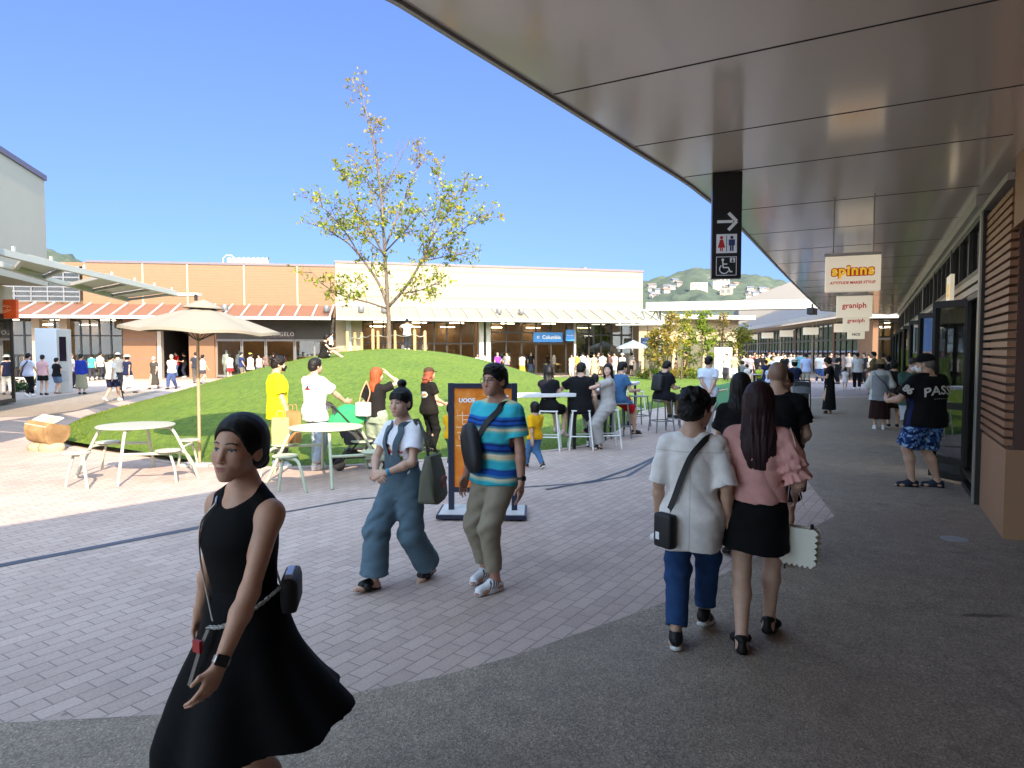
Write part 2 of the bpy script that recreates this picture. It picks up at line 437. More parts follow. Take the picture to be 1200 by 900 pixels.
MAT['glass'] = glass('shop_glass', (.9,.95,.95), .012, .30)
MAT['glass_dark'] = glass('dark_shop_glass', (.75,.8,.8), .015, .11, .01, .42)
MAT['glass_refl'] = glass('reflective_glass', (.55,.6,.58), .10, .5, .02, .65)
MAT['in_wood'] = simple('shop_wood_wall', (.30,.16,.075), .6, 0, .3, 1.5)
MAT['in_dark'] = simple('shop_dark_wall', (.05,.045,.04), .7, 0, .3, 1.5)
MAT['in_pale'] = simple('shop_pale_wall', (.45,.40,.33), .7, 0, .15, 1.5)
MAT['floor_in'] = simple('shop_floor', (.25,.22,.19), .4, 0, .15, 2)
MAT['lamp'] = emit('shop_lamp', (1,.80,.50), 9)
MAT['lamp_w'] = emit('shop_spot', (1,.93,.82), 7)
MAT['louvre'] = simple('brown_louvre_metal', (.34,.165,.09), .45, .1, .1, 4)
MAT['brown_panel'] = simple('brown_base_panel', (.37,.20,.105), .6, 0, .12, 2, .1)
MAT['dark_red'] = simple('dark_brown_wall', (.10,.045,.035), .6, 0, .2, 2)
MAT['trim'] = simple('aluminium_trim', (.40,.37,.33), .35, .5, .1, 5)
MAT['ceil'] = m_ceiling()
MAT['joint'] = simple('ceiling_joint_shadow_gap', (.02,.02,.02), .8)
MAT['roof_grey'] = simple('grey_metal_roof', (.115,.112,.11), .6, .0, .1, .6)
MAT['wood_pole'] = simple('pale_timber', (.55,.34,.13), .7, 0, .2, 8, .2)

def text_mesh(name, s, size, mat, parent, M, depth=.004, bold=0, spacing=1.0, align='CENTER'):
    c = bpy.data.curves.new(name, 'FONT'); c.body = s; c.size = size; c.extrude = depth; c.offset = bold
    c.align_x = align; c.align_y = 'CENTER'; c.space_character = spacing; c.resolution_u = 4
    o = bpy.data.objects.new(name, c); COL.objects.link(o)
    dg = bpy.context.evaluated_depsgraph_get(); dg.update()
    me = bpy.data.meshes.new_from_object(o.evaluated_get(dg)); bpy.data.objects.remove(o)
    me.transform(M); me.name = name
    me.materials.clear()
    return mesh_obj(name, me, mat, parent, True)
def facing(fr_pt, right, up=Vector((0,0,1))):
    """matrix: local x -> right, y -> up, z -> normal"""
    r = Vector(right).normalized(); u = Vector(up).normalized(); n = r.cross(u)
    return Matrix(((r.x,u.x,n.x,fr_pt[0]),(r.y,u.y,n.y,fr_pt[1]),(r.z,u.z,n.z,fr_pt[2]),(0,0,0,1)))

def window(parent, fr, s0, s1, z0, z1, cols=1, rows=(), fm=None, gm=None, bar=.06, d=0.0, name='window'):
    b = MB(); fm = fm or MAT['frame_dark']; gm = gm or MAT['glass']
    for a in range(cols+1):
        s = s0+(s1-s0)*a/cols; e = bar/2
        b.fbox(fr, max(s-e, s0), min(s+e, s1), d-.05, d+.05, z0+bar, z1-bar)
    b.fbox(fr, s0, s1, d-.052, d+.052, z0, z0+bar); b.fbox(fr, s0, s1, d-.052, d+.052, z1-bar, z1)
    for z in rows: b.fbox(fr, s0+bar/2, s1-bar/2, d-.045, d+.047, z-bar/2, z+bar/2)
    w = b.build(name, fm, parent)
    q = MB(); q.fbox(fr, s0+.01, s1-.01, d-.008, d+.004, z0+.01, z1-.01); q.build('pane', gm, w)
    return w
def shop_room(parent, fr, s0, s1, z1, depth=5, wall='in_wood', lamps=True, floor=True):
    """the inside of a shop: back and side walls, floor, ceiling with lit strips"""
    b = MB(); b.fbox(fr, s0, s1, -depth-.1, -depth, .02, z1); b.fbox(fr, s0, s0+.08, -depth, -.1, .02, z1); b.fbox(fr, s1-.08, s1, -depth, -.1, .02, z1)
    b.build('interior_wall', MAT[wall], parent)
    b = MB(); b.fbox(fr, s0+.08, s1-.08, -depth, -.06, .012, .03); b.build('interior_floor', MAT['floor_in'], parent)
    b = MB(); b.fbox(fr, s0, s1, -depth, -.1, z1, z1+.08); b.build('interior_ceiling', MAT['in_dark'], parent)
    if lamps:
        n = max(1, int((s1-s0)/2.4))
        for i in range(n):
            c = s0+(s1-s0)*(i+.5)/n
            MB().fbox(fr, c-.55, c+.55, -depth+.6, -depth+.72, z1-.30, z1-.25).build('ceiling_lamp', MAT['lamp'], parent)
            MB().fbox(fr, c-.5, c+.5, -1.3, -1.22, z1-.14, z1-.10).build('ceiling_lamp', MAT['lamp'], parent)
def facade_goods(fr, s0, s1, depth, kinds, label, seed=1):
    rnd = random.Random(seed); s = s0+.5; k = 0
    while s < s1-.9:
        kind = kinds[k % len(kinds)]; k += 1
        if kind == 'rack':
            rack(fr, s, -rnd.uniform(1.0, 1.6), rnd.uniform(1.2, 1.6), rnd, label)
            s += 1.9
        elif kind == 'shelf':
            shelf(fr, s, -rnd.uniform(1.2, 2.0), 1.3, rnd, label); s += 1.7
        elif kind == 'table':
            dtable(fr, s, -rnd.uniform(1.0, 1.8), rnd, label); s += 1.9
        else: s += 1.0
GOODS = [(.30,.04,.04),(.05,.07,.16),(.55,.53,.48),(.04,.04,.04),(.30,.25,.17),(.14,.20,.14),(.62,.45,.12),(.22,.26,.32),(.5,.2,.1)]
_gm = {}
def goods_mat(c):
    k = tuple(round(x, 2) for x in c)
    if k not in _gm: _gm[k] = simple('garment_%d' % len(_gm), c, .9, 0, .15, 9)
    return _gm[k]
WORDS = ['first', 'second', 'third', 'fourth', 'fifth', 'sixth', 'seventh', 'eighth', 'ninth', 'tenth', 'eleventh', 'twelfth', 'thirteenth', 'fourteenth', 'fifteenth', 'sixteenth']
_gc = {}
def ordinal(k):
    _gc[k] = _gc.get(k, 0)+1; return WORDS[_gc[k]-1]
def rack(fr, s, d, w, rnd, where):
    o = fr.p(s+w/2, d, .03)
    t = thing('clothes_rack', 'full clothes rail, %s from the left %s' % (ordinal('r'+where), where), 'clothes rack', o, fr.rz(), 'clothes rails in the shops')
    b = MB()
    for x in (-w/2, w/2): b.tube([(x,0,0),(x,0,1.5)], .018, 8); b.tube([(x,-.25,.02),(x,.25,.02)], .018, 8)
    b.tube([(-w/2,0,1.5),(w/2,0,1.5)], .018, 8); b.build('rail', MAT['dark_metal'], t, world=False)
    n = int(w/.11)
    for i in range(n):
        x = -w/2+.07+(w-.14)*i/(n-1); c = rnd.choice(GOODS); hgt = rnd.uniform(.6, 1.0); b = MB()
        vs = []; fs = []
        prof = [(.06,1.46),(.21,1.37),(.23,1.2),(.20,1.46-hgt*.6),(.23,1.46-hgt)]
        for (a, z) in prof: vs += [(x-.025,-a,z),(x+.025,-a,z),(x+.025,a,z),(x-.025,a,z)]
        for j in range(len(prof)-1):
            for q in range(4): fs.append((j*4+q, j*4+(q+1)%4, j*4+4+(q+1)%4, j*4+4+q))
        fs += [(0,1,2,3), (19,18,17,16)]
        b.add(vs, fs); b.build('garment', goods_mat(c), t, world=False)
def shelf(fr, s, d, w, rnd, where):
    o = fr.p(s+w/2, d, .03)
    t = thing('display_shelf', 'stacked display shelf, %s from the left %s' % (ordinal('s'+where), where), 'shelf', o, fr.rz(), 'display shelves in the shops')
    b = MB(); H = 1.9
    for x in (-w/2, w/2-.03): b.box(x, x+.03, -.2, .2, 0, H)
    for k in range(5): b.box(-w/2+.03, w/2-.03, -.2, .2, .1+k*.42, .13+k*.42)
    b.box(-w/2+.03, w/2-.03, .17, .19, .1, H); b.build('shelf_frame', MAT['in_wood'], t, world=False)
    for k in range(4):
        for x in np.arange(-w/2+.2, w/2-.1, .3):
            c = rnd.choice(GOODS); b = MB(); h = rnd.uniform(.1, .28)
            b.box(x-.11, x+.11, -.16, .12, .135+k*.42, .135+k*.42+h); b.build('folded_garment', goods_mat(c), t, world=False, bevel=.02)
def dtable(fr, s, d, rnd, where):
    o = fr.p(s+.75, d, .03)
    t = thing('display_table', 'low display table, %s from the left %s' % (ordinal('t'+where), where), 'table', o, fr.rz(), 'display tables in the shops')
    b = MB(); b.box(-.7, .7, -.35, .35, .70, .74); b.build('table_top', MAT['in_wood'], t, world=False)
    for x in (-.64, .64):
        for y in (-.3, .3): MB().box(x-.03, x+.03, y-.03, y+.03, 0, .70).build('leg', MAT['frame_dark'], t, world=False)
    for x in (-.45, 0, .45):
        MB().box(x-.14, x+.14, -.18, .15, .742, .742+rnd.uniform(.06, .16)).build('folded_garment', goods_mat(rnd.choice(GOODS)), t, world=False, bevel=.02)

def awning(parent, fr, s0, s1, mat, zf=3.86, zw=4.75, out=2.6, pitch=1.05):
    b = MB(); n = 1
    a0, a1, b0, b1 = fr.p(s0, .02, zw), fr.p(s1, .02, zw), fr.p(s0, out, zf), fr.p(s1, out, zf)
    dz = Vector((0,0,.05))
    b.add([a0, a1, b1, b0, a0-dz, a1-dz, b1-dz, b0-dz], [(0,3,2,1),(4,5,6,7),(0,1,5,4),(1,2,6,5),(2,3,7,6),(3,0,4,7)])
    b.build('awning', mat, parent)
    MB().fbox(fr, s0, s1, out, out+.08, zf-.13, zf+.06).build('awning_edge', MAT['white_col'], parent)
    k = int((s1-s0)/pitch)
    for i in range(k+1):
        s = s0+.08+(s1-s0-.16)*i/k; r = MB()
        p = [fr.p(s-.045, .03, zw+.012), fr.p(s+.045, .03, zw+.012), fr.p(s+.045, out-.01, zf+.012), fr.p(s-.045, out-.01, zf+.012)]
        u = Vector((0,0,.10)); r.add(p+[q+u for q in p], [(0,3,2,1),(4,5,6,7),(0,1,5,4),(1,2,6,5),(2,3,7,6),(3,0,4,7)])
        r.build('awning_rib', MAT['white_col'], parent)
def awning_lamp(fr, s, label):
    t = thing('flood_lamp', label, 'lamp', fr.p(s, 1.5, 4.28), fr.rz(), 'grey flood lamps on the awnings')
    b = MB(); b.lathe([(.02,0),(.16,.02),(.2,.12),(.2,.34),(.16,.42),(.02,.44)], 14); b.build('lamp_housing', MAT['frame_grey'], t, world=False, smooth=R(40))
    MB().box(-.03,.03,-.03,.03,-.05,.05).build('bracket', MAT['frame_grey'], t, world=False)

# ---------------------------------------------------------------- far buildings facing the sun
PJ = Vector((-11.75, 45.6)); PA = Vector((-46.0, 40.35)); PE = Vector((9.75, 51.2))
fa = Frame(PA, PJ); fb = Frame(PJ, PE)
ba = thing('terracotta_shop_building', 'long terracotta louvre clad shop building with striped awning', 'building', fa.p(fa.L/2, 0, 0))
bb = thing('cream_shop_building', 'long cream shop building with pale awning and glass shopfronts', 'building', fb.p(fb.L/2, 0, 0))
sA = fa.s_of
MB().fbox(fa, sA(100), fa.L-.005, -14, 0, 4.0, 7.35).build('wall', MAT['orange'], ba)
MB().fbox(fa, sA(104), fa.L-.01, -14.1, .06, 7.352, 7.50).build('parapet_cap', MAT['cap'], ba)
for px in (170, 222, 288, 350):
    s = sA(px); MB().fbox(fa, s-.05, s+.05, .0, .035, 4.76, 7.34).build('joint_strip', MAT['beige'], ba)
# upper glazing at the left, under the parapet
for px0, px1 in ((-70,-20),(-20,40),(40,97)):
    window(ba, fa, sA(px0), sA(px1)-.02, 4.85, 7.1, 3, [5.2,5.5,5.8,6.1,6.4,6.7], MAT['frame_grey'], MAT['glass'], .08)
MB().fbox(fa, sA(-90), sA(100)-.01, -14, -3.0, 4.0, 7.3).build('wall', MAT['in_wood'], ba)
MB().fbox(fa, sA(-90), sA(100)-.01, -3.0, 0, 7.1, 7.35).build('eave', MAT['terracotta'], ba)
awning(ba, fa, sA(-90), fa.L-.02, MAT['awn_t'])
zt = 3.9
for p0, p1 in ((145,184),(222,252)): MB().fbox(fa, sA(p0), sA(p1), -.3, .03, 0, zt).build('cladding_panel', MAT['terracotta'], ba)
for (p0, p1) in ((145,184), (222,252)):
    for z in (1.25, 2.5): MB().fbox(fa, sA(p0)+.01, sA(p1)-.01, .03, .036, z, z+.035).build('panel_joint', MAT['cap'], ba)
b = MB(); b.fbox(fa, sA(184), sA(222), -9, -8.9, 0, zt); b.fbox(fa, sA(184)-.1, sA(184), -9, -.3, 0, zt); b.fbox(fa, sA(222), sA(222)+.1, -9, -.3, 0, zt)
b.fbox(fa, sA(184), sA(222), -8.9, 0, 3.3, zt); b.build('passage_wall', MAT['in_dark'], ba)
s = sA(187); MB().fbox(fa, s-.12, s+.12, -.5, .0, 0, 3.29).build('passage_jamb', MAT['in_pale'], ba)
# shop left of the passage
shop_room(ba, fa, sA(-90), sA(145), zt, 6, 'in_wood')
for p0, p1 in ((-90,-40),(-40,30),(30,66),(66,96),(96,118),(118,145)):
    window(ba, fa, sA(p0), sA(p1), .15, zt-.02, 2, [2.75], None, MAT['glass'], .09)
MB().fbox(fa, sA(-90), sA(145), -.1, .06, 0, .148).build('plinth', MAT['white_col'], ba)
for px in (48, 80):
    s = sA(px); MB().fbox(fa, s-.22, s+.22, .08, .5, 0, zt).build('column', MAT['beige'], ba)
facade_goods(fa, sA(-10), sA(144), 5, ['rack', 'rack', 'shelf'], 'in the shop with the dark mullions', 3)
# shop right of the passage
shop_room(ba, fa, sA(252), fa.L-.02, zt, 6, 'in_wood')
for p0, p1, c in ((254,284,1),(284,312,1),(312,346,1),(346,392,2)):
    window(ba, fa, sA(p0)+.02, sA(p1)-.02, .1, zt-1.35, c, [], MAT['frame_grey'], MAT['glass'], .13)
MB().fbox(fa, sA(254), fa.L-.02, -.12, -.06, zt-1.34, zt).build('fascia', MAT['in_dark'], ba)
sg = thing('shop_sign', 'dark fascia sign with pale lettering over the glass shopfront', 'sign', fa.p(sA(332), .02, 2.9))
MB().fbox(fa, sA(312), sA(346)-.05, -.02, .05, 2.62, 3.12).build('sign_board', simple('dark_plum_sign', (.05,.035,.04), .5), sg)
text_mesh('lettering', 'ANGELO', .34, MAT['white_col'], sg, facing(fa.p(sA(332), .056, 2.87), fa.t), .004, 0, 1.15)
facade_goods(fa, sA(296), fa.L-1, 5, ['rack', 'shelf', 'table'], 'in the shop right of the passage', 5)
for i, (px, l) in enumerate([(258,'grey flood lamp on the terracotta awning above the parasol'),(272,'second grey flood lamp on the terracotta awning by the parasol top'),
        (396,'grey flood lamp where the terracotta and pale awnings meet')]): awning_lamp(fa, min(sA(px), fa.L-.4), l)
# ---- cream building
sB = fb.s_of
MB().fbox(fb, .005, fb.L, -14, 0, 4.0, 7.62).build('wall', MAT['cream'], bb)
MB().fbox(fb, -.02, fb.L+.05, -14.1, .06, 7.622, 7.78).build('parapet_cap', MAT['cap'], bb)
MB().fbox(fb, -.01, fb.L-.02, -.0+.002, .05, 4.78, 4.98).build('string_course', MAT['white_col'], bb)
awning(bb, fb, .02, fb.L+1.2, MAT['awn_c'])
for px, l in ((423,'grey flood lamp on the pale awning left of the tree trunk'),(449,'grey flood lamp on the pale awning behind the tree trunk'),
              (579,'grey flood lamp on the pale awning above the white columns'),(604,'grey flood lamp on the pale awning left of the blue shop sign')): awning_lamp(fb, sB(px), l)
b = MB(); b.fbox(fb, .0, sB(425), -.3, .02, 0, 3.9); b.build('cladding_panel', MAT['beige'], bb)
shop_room(bb, fb, sB(425), sB(561), zt, 6, 'in_wood')
for p0, p1, c in ((425,462,3),(462,494,2),(494,524,2),(524,556,2)):
    window(bb, fb, sB(p0), sB(p1)-.02, .1, zt-.02, c, [2.3], None, MAT['glass'], .1)
for px in (409, 563, 571):
    s = sB(px); MB().fbox(fb, s-.16, s+.16, .1, .42, 0, 3.9).build('column', MAT['white_col'], bb)
facade_goods(fb, sB(428), sB(556), 5, ['table', 'shelf', 'rack'], 'in the shop behind the tree stakes', 8)
shop_room(bb, fb, sB(575), sB(673), zt, 6, 'in_wood')
for p0, p1, c in ((575,611,2),(611,628,1),(628,663,2),(663,673,1)):
    window(bb, fb, sB(p0), sB(p1)-.02, .1, zt-.02, c, [2.45, 3.1] if p0 != 628 else [2.3], MAT['frame_dark'], MAT['glass'], .1)
facade_goods(fb, sB(577), sB(672), 5, ['shelf', 'rack', 'table'], 'in the shop under the blue sign', 11)
sg = thing('shop_sign', 'wide bright blue sign with white Columbia lettering over a shop door', 'sign', fb.p(sB(640), .1, 2.9))
MAT['blue'] = simple('bright_blue_sign', (.02,.22,.62), .4, 0, .05, 3)
MAT['white_ink'] = simple('white_lettering', (.85,.85,.85), .5, 0, .02)
MB().fbox(fb, sB(624), sB(658), .12, .24, 2.42, 3.12).build('sign_board', MAT['blue'], sg)
text_mesh('lettering', 'Columbia', .36, MAT['white_ink'], sg, facing(fb.p(sB(645), .246, 2.76), fb.t), .003, .006)
lg = MB()
for k in range(4):
    a = k*PI/2+PI/4; q = fb.p(sB(629.5), .25, 2.77)+fb.t*math.cos(a)*.075+Vector((0,0,math.sin(a)*.075))
    e1, e2 = fb.t*.048, Vector((0,0,.048))
    lg.add([q-e1, q-e2, q+e1, q+e2], [(0,1,2,3)])
lg.build('emblem', MAT['white_ink'], sg)
shop_room(bb, fb, sB(674), sB(742), zt, 5, 'in_pale')
for p0, p1, c in ((675,690,1),(690,704,1),(704,716,1)):
    window(bb, fb, sB(p0), sB(p1)-.02, .1, zt-.02, c, [2.95], None, MAT['glass_refl'], .1)
window(bb, fb, sB(716), sB(740)-.02, .1, zt-.02, 2, [2.95], None, MAT['glass'], .12)
s = sB(672.5); MB().fbox(fb, s-.07, s+.07, .1, .24, 0, 3.9).build('column', MAT['white_col'], bb)
def blade_sign(px, Y, z0, z1, w, label, dark=False):
    p = W(px, 400, Y); t = thing('projecting_sign', label, 'sign', (p.x, p.y, z0))
    M = Matrix.Translation((p.x, p.y, 0))
    MB().box(-w/2, w/2, -.05, .05, z0, z1, M).build('sign_panel', MAT['blue'] if not dark else simple('navy_sign', (.012,.07,.22), .4), t)
    MB().box(-.02, .02, -.02, .02, z1, z1+.9, M).build('hanger', MAT['dark_metal'], t)
    text_mesh('lettering', 'Columbia', w*.19, MAT['white_ink'], t, facing((p.x, p.y-.054, (z0+z1)/2), (1,0,0)), .002)
blade_sign(668, 49.0, 2.5, 3.3, .62, 'small blue projecting sign with white stripe right of the blue shop sign')
blade_sign(759, 49.6, 2.05, 2.75, 1.0, 'navy hanging sign with small white lettering at the cream building end', True)
# end wing behind the cream building, beige
fw = Frame(PE+Vector((.3, 3.0)), PE+Vector((9.0, 5.5)))
wg = thing('beige_wing_building', 'low beige shop wing with deep eave behind the yellow trees', 'building', fw.p(4, 0, 0))
MB().fbox(fw, 0, fw.L, -8, 0, 0, 4.3).build('wall', MAT['beige'], wg)
MB().fbox(fw, -.6, fw.L+.5, -8, 1.6, 4.302, 4.62).build('roof', MAT['white_col'], wg)
for k in range(3): window(wg, fw, .5+k*2.8, 2.9+k*2.8, .1, 2.6, 2, [], None, MAT['glass'], .09, .03)

# rooftop equipment
rt = thing('rooftop_plant_screen', 'white corrugated rooftop plant screen on the terracotta building', 'plant screen', W(288, 312, 55))
q = MB(); z0, z1 = 7.5, W(288, 308, 55).z+.35; x0, x1 = W(266,310,55).x, W(314,310,55).x; n = 34
vs = []; fs = []
for i in range(n+1):
    x = x0+(x1-x0)*i/n; y = 55+(.14 if i % 2 else 0); zz = z1+(.10 if i % 4 in (1,2) else 0)
    vs += [(x, y, z0), (x, y, zz), (x, y+.3, zz), (x, y+.3, z0)]
for i in range(n):
    for k in range(4): fs.append((i*4+k, i*4+(k+1)%4, i*4+4+(k+1)%4, i*4+4+k))
q.add(vs, fs); q.build('screen', MAT['white_metal'], rt)
hb = MB(); p = W(270, 305, 54.8); hb.tube([(p.x-.5,54.6,7.5),(p.x-.5,54.6,9.1),(p.x-.25,54.6,9.35),(p.x+.2,54.6,9.35),(p.x+.4,54.6,9.1),(p.x+.4,54.6,7.5)], .05, 8)
hb.tube([(p.x-1.5,54.6,8.5),(p.x+.4,54.6,8.5)], .04, 8)
hb.build('pipe_hoop', MAT['white_metal'], rt)
for px, Y, l in ((245, 50, 'small rooftop vent on the terracotta building'), (685, 53, 'small rooftop vent on the cream building')):
    p = W(px, 318, Y); t = thing('roof_vent', l, 'vent', (p.x, p.y, 7.4))
    b = MB(); b.lathe([(.16,0),(.16,.62),(.02,.62)], 12); b.build('vent_pipe', MAT['white_metal'], t, world=False, smooth=R(40))
    b = MB(); b.lathe([(.02,.60),(.26,.64),(.26,.78),(.02,.88)], 12); b.build('cowl', MAT['frame_grey'], t, world=False, smooth=R(40))

# ---------------------------------------------------------------- left building and its canopy
LC = Vector((-15.55, 23.0)); LN = LC+Vector((.277, -.961))*22
fl = Frame(LN, LC); lb = thing('grey_corner_building', 'pale grey corner building with a blank upper storey and dark parapet edge', 'building', (LC.x, LC.y, 0))
MB().fbox(fl, 0, fl.L, -16, 0, 3.95, 7.45).build('wall', MAT['greywall'], lb)
MB().fbox(fl, -.1, fl.L+.06, -16, .06, 7.452, 7.62).build('parapet_cap', simple('violet_cap', (.10,.085,.13), .5), lb)
fg = Frame(LN+Vector((-1.5, -.4)), Vector((-16.95, 23.2)))
for k in range(5):
    window(lb, fg, fg.L-2.2*(k+1), fg.L-2.2*k-.02, .05, 3.0, 1, [], MAT['frame_dark'], MAT['glass_refl'], .14)
MB().fbox(fg, 0, fg.L, -12, -4, 0, 3.9).build('wall', MAT['in_pale'], lb)
MB().fbox(fg, 0, fg.L, -4, .05, 3.02, 3.93).build('fascia', MAT['beige'], lb)
fe = Frame(Vector((-21, 23.35)), Vector((-16.95, 23.2)))
window(lb, fe, 0, fe.L-.1, .05, 3.0, 2, [], MAT['frame_dark'], MAT['glass_refl'], .12, .06)
sg = thing('shop_sign', 'orange red shop sign with a pale looping mark on the corner building', 'sign', (-17, 22.9, 3))
os_ = W(10, 362, 22.6)
MB().box(os_.x-1.3, os_.x+.32, 22.5, 22.62, 2.86, 3.48).build('sign_board', simple('orange_red_sign', (.72,.09,.015), .45, 0, .04, 3), sg)
lo = MB()
for ph in (0, .09): lo.tube([(os_.x-.25+math.cos(a)*(.42-ph), 22.49, 3.16+math.sin(a)*(.13-ph*.5)+.03*math.cos(a)) for a in np.linspace(0.3, 6.0, 30)], .012, 6)
lo.build('loop_mark', simple('pale_orange_ink', (.85,.42,.25), .5), sg)

CZ = 3.62
c_out = [(-7.0, 2.0), (-8.55, 10.2), tuple(G(0, 298, CZ)[:2]), tuple(G(62, 313, CZ)[:2]), tuple(G(120, 326, CZ)[:2]), tuple(G(207, 346, CZ)[:2])]
cin = [tuple(G(150, 353, CZ)[:2]), tuple(G(60, 330, CZ)[:2]), tuple(G(0, 312, CZ)[:2]), (-10.9, 8), (-9.6, 2)]
cn = thing('left_canopy', 'slim white steel canopy with open bays beside the grey corner building', 'canopy', (-10, 15, 0))
cn.name = 'steel_canopy'
def rail_line(pts, w, z0, z1, name, mat, parent):
    m = MB()
    for a, b in zip(pts[:-1], pts[1:]):
        f = Frame(a, b); m.fbox(f, 0, f.L, -w/2, w/2, z0, z1)
    return m.build(name, mat, parent)
rail_line(c_out, .12, CZ-.02, CZ+.11, 'outer_beam', MAT['white_metal'], cn)
rail_line(cin, .12, CZ-.02, CZ+.10, 'inner_beam', MAT['white_metal'], cn)
oi = [Vector(p) for p in c_out]; ii = [Vector(p) for p in cin[::-1]]
def along(P, t):
    Ls = [0]
    for a, b in zip(P[:-1], P[1:]): Ls.append(Ls[-1]+(b-a).length)
    d = t*Ls[-1]; k = max(i for i in range(len(P)-1) if Ls[i] <= d+1e-9); return P[k]+(P[k+1]-P[k])*((d-Ls[k])/(Ls[k+1]-Ls[k]))
for k in range(13):
    a, b = along(oi, k/12*.998), along(ii, k/12*.998); f = Frame(a, b)
    MB().fbox(f, .062, f.L-.062, -.04, .04, CZ+.01, CZ+.09).build('cross_beam', MAT['white_metal'], cn)
for k in range(12):
    if k in (6, 8): continue
    P = [along(oi, (k+.06)/12), along(oi, (k+.94)/12), along(ii, (k+.94)/12), along(ii, (k+.06)/12)]
    MB().prism([tuple(p) for p in P], CZ+.112, CZ+.14).build('roof_sheet', MAT['white_col'], cn)
for k in range(8):
    p = along(oi, .50+k*.07); f = Frame(p, along(oi, min(.999, .505+k*.07)))
    MB().fbox(f, 0, .07, -.10, -.062, CZ-.0, CZ+.24).build('fin', MAT['white_metal'], cn)
for k in (1,): 
    p = along(ii, k/12); MB().box(p.x-.06, p.x+.06, p.y-.06, p.y+.06, 0, CZ-.02).build('post', MAT['white_metal'], cn)
p = along(oi, .999); MB().box(p.x-.25, p.x+.7, p.y, p.y+.3, CZ-.02, CZ+.08).build('end_plate', MAT['white_metal'], cn)

# ---------------------------------------------------------------- near right: shopfront wall and canopy
W0 = Vector((4.70, 6.46)); wd = Vector((.465, .885)).normalized()
fr_ = Frame(W0, W0+wd*29, flip=True)
rb = thing('arcade_building', 'long brown and glass arcade of shopfronts along the shaded walkway', 'building', (W0.x, W0.y, 0))
CH = 3.6
# louvred pier at the near end
MB().fbox(fr_, 0, 1.62, -.5, 0, 0, .86).build('base_panel', MAT['brown_panel'], rb)
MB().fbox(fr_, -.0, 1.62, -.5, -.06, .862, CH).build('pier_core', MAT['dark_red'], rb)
b = MB(); z = .90
while z < 3.36:
    b.fbox(fr_, .02, 1.60, -.055, .015, z, z+.055); z += .085
b.build('louvre', MAT['louvre'], rb)
MB().fbox(fr_, 1.602, 1.66, -.1, .05, 0, 3.4).build('corner_post', MAT['frame_dark'], rb)
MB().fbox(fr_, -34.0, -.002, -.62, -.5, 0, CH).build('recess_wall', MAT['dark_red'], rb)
MB().fbox(fr_, -6.0, -.004, -.49, .0, 2.95, CH-.002).build('lintel', MAT['louvre'], rb)
# shopfronts
s0, s1, nb = 1.66, 28.8, 8; L = (s1-s0)/nb
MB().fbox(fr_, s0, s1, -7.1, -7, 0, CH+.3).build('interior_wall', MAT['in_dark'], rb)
MB().fbox(fr_, s0, s1, -7, -.08, .008, .02).build('interior_floor', MAT['floor_in'], rb)
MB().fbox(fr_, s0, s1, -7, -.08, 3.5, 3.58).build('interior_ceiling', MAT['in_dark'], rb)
for k in range(nb):
    a = s0+k*L; e = a+L
    window(rb, fr_, a+.16, e-.02, 2.72, 3.40, 4 if k % 2 else 3, [], MAT['frame_dark'], MAT['glass_refl'], .06, name='clerestory_window')
    MB().fbox(fr_, a+.02, a+.158, -.12, .06, 0, 3.40).build('pilaster', MAT['frame_dark'] if k % 3 else MAT['trim'], rb)
    b = MB(); b.fbox(fr_, a+.16, e-.0, -.1, .055, 2.52, 2.60); b.fbox(fr_, a+.16, e, -.1, .055, 2.64, 2.715); b.build('transom', MAT['trim'], rb)
    MB().fbox(fr_, a+.16, e, -.1, -.02, 2.602, 2.638).build('transom_recess', MAT['frame_dark'], rb)
    c = a+.16; w3 = (L-.18)/3
    window(rb, fr_, c, c+w3-.02, .02, 2.51, 1, [.22], MAT['frame_dark'], MAT['glass_dark'], .07)
    window(rb, fr_, e-.02-w3, e-.02, .02, 2.51, 1, [.22], MAT['frame_dark'], MAT['glass_dark'], .07)
    # the middle bay stands open: its folded leaf swings out
    hp = fr_.p(c+w3, .0, 0); lf = Frame(hp, hp+fr_.n*.5+fr_.t*.55)
    d = window(rb, lf, 0, .55, .05, 2.48, 1, [.3, 1.05], MAT['frame_dark'], MAT['glass_dark'], .09, 0, 'door')
    MB().fbox(lf, .44, .48, .06, .11, .85, 1.5).build('handle', MAT['trim'], d)
    MB().fbox(fr_, a+.4, e-.4, -6.9, -6.8, .9, 2.2).build('display_wall', MAT['in_pale'] if k % 2 else MAT['in_wood'], rb)
    for q in (1.2, 3.2): MB().fbox(fr_, a+.8, e-.8, -q-.06, -q, 3.42, 3.46).build('ceiling_lamp', MAT['lamp_w'], rb)
facade_goods(fr_, s0+.3, s1-1, 5, ['rack', 'shelf', 'none', 'table', 'rack'], 'in the shaded arcade shops', 21)
b = MB(); b.fbox(fr_, -.0, s1, -.1, .06, 3.402, 3.47); b.fbox(fr_, 1.66, s1, -.1, .12, 3.472, CH-.003); b.build('cornice', MAT['trim'], rb)
MB().fbox(fr_, -34, s1, -9, -.5, CH+.36, 6.1).build('upper_wall', MAT['brown_panel'], rb)
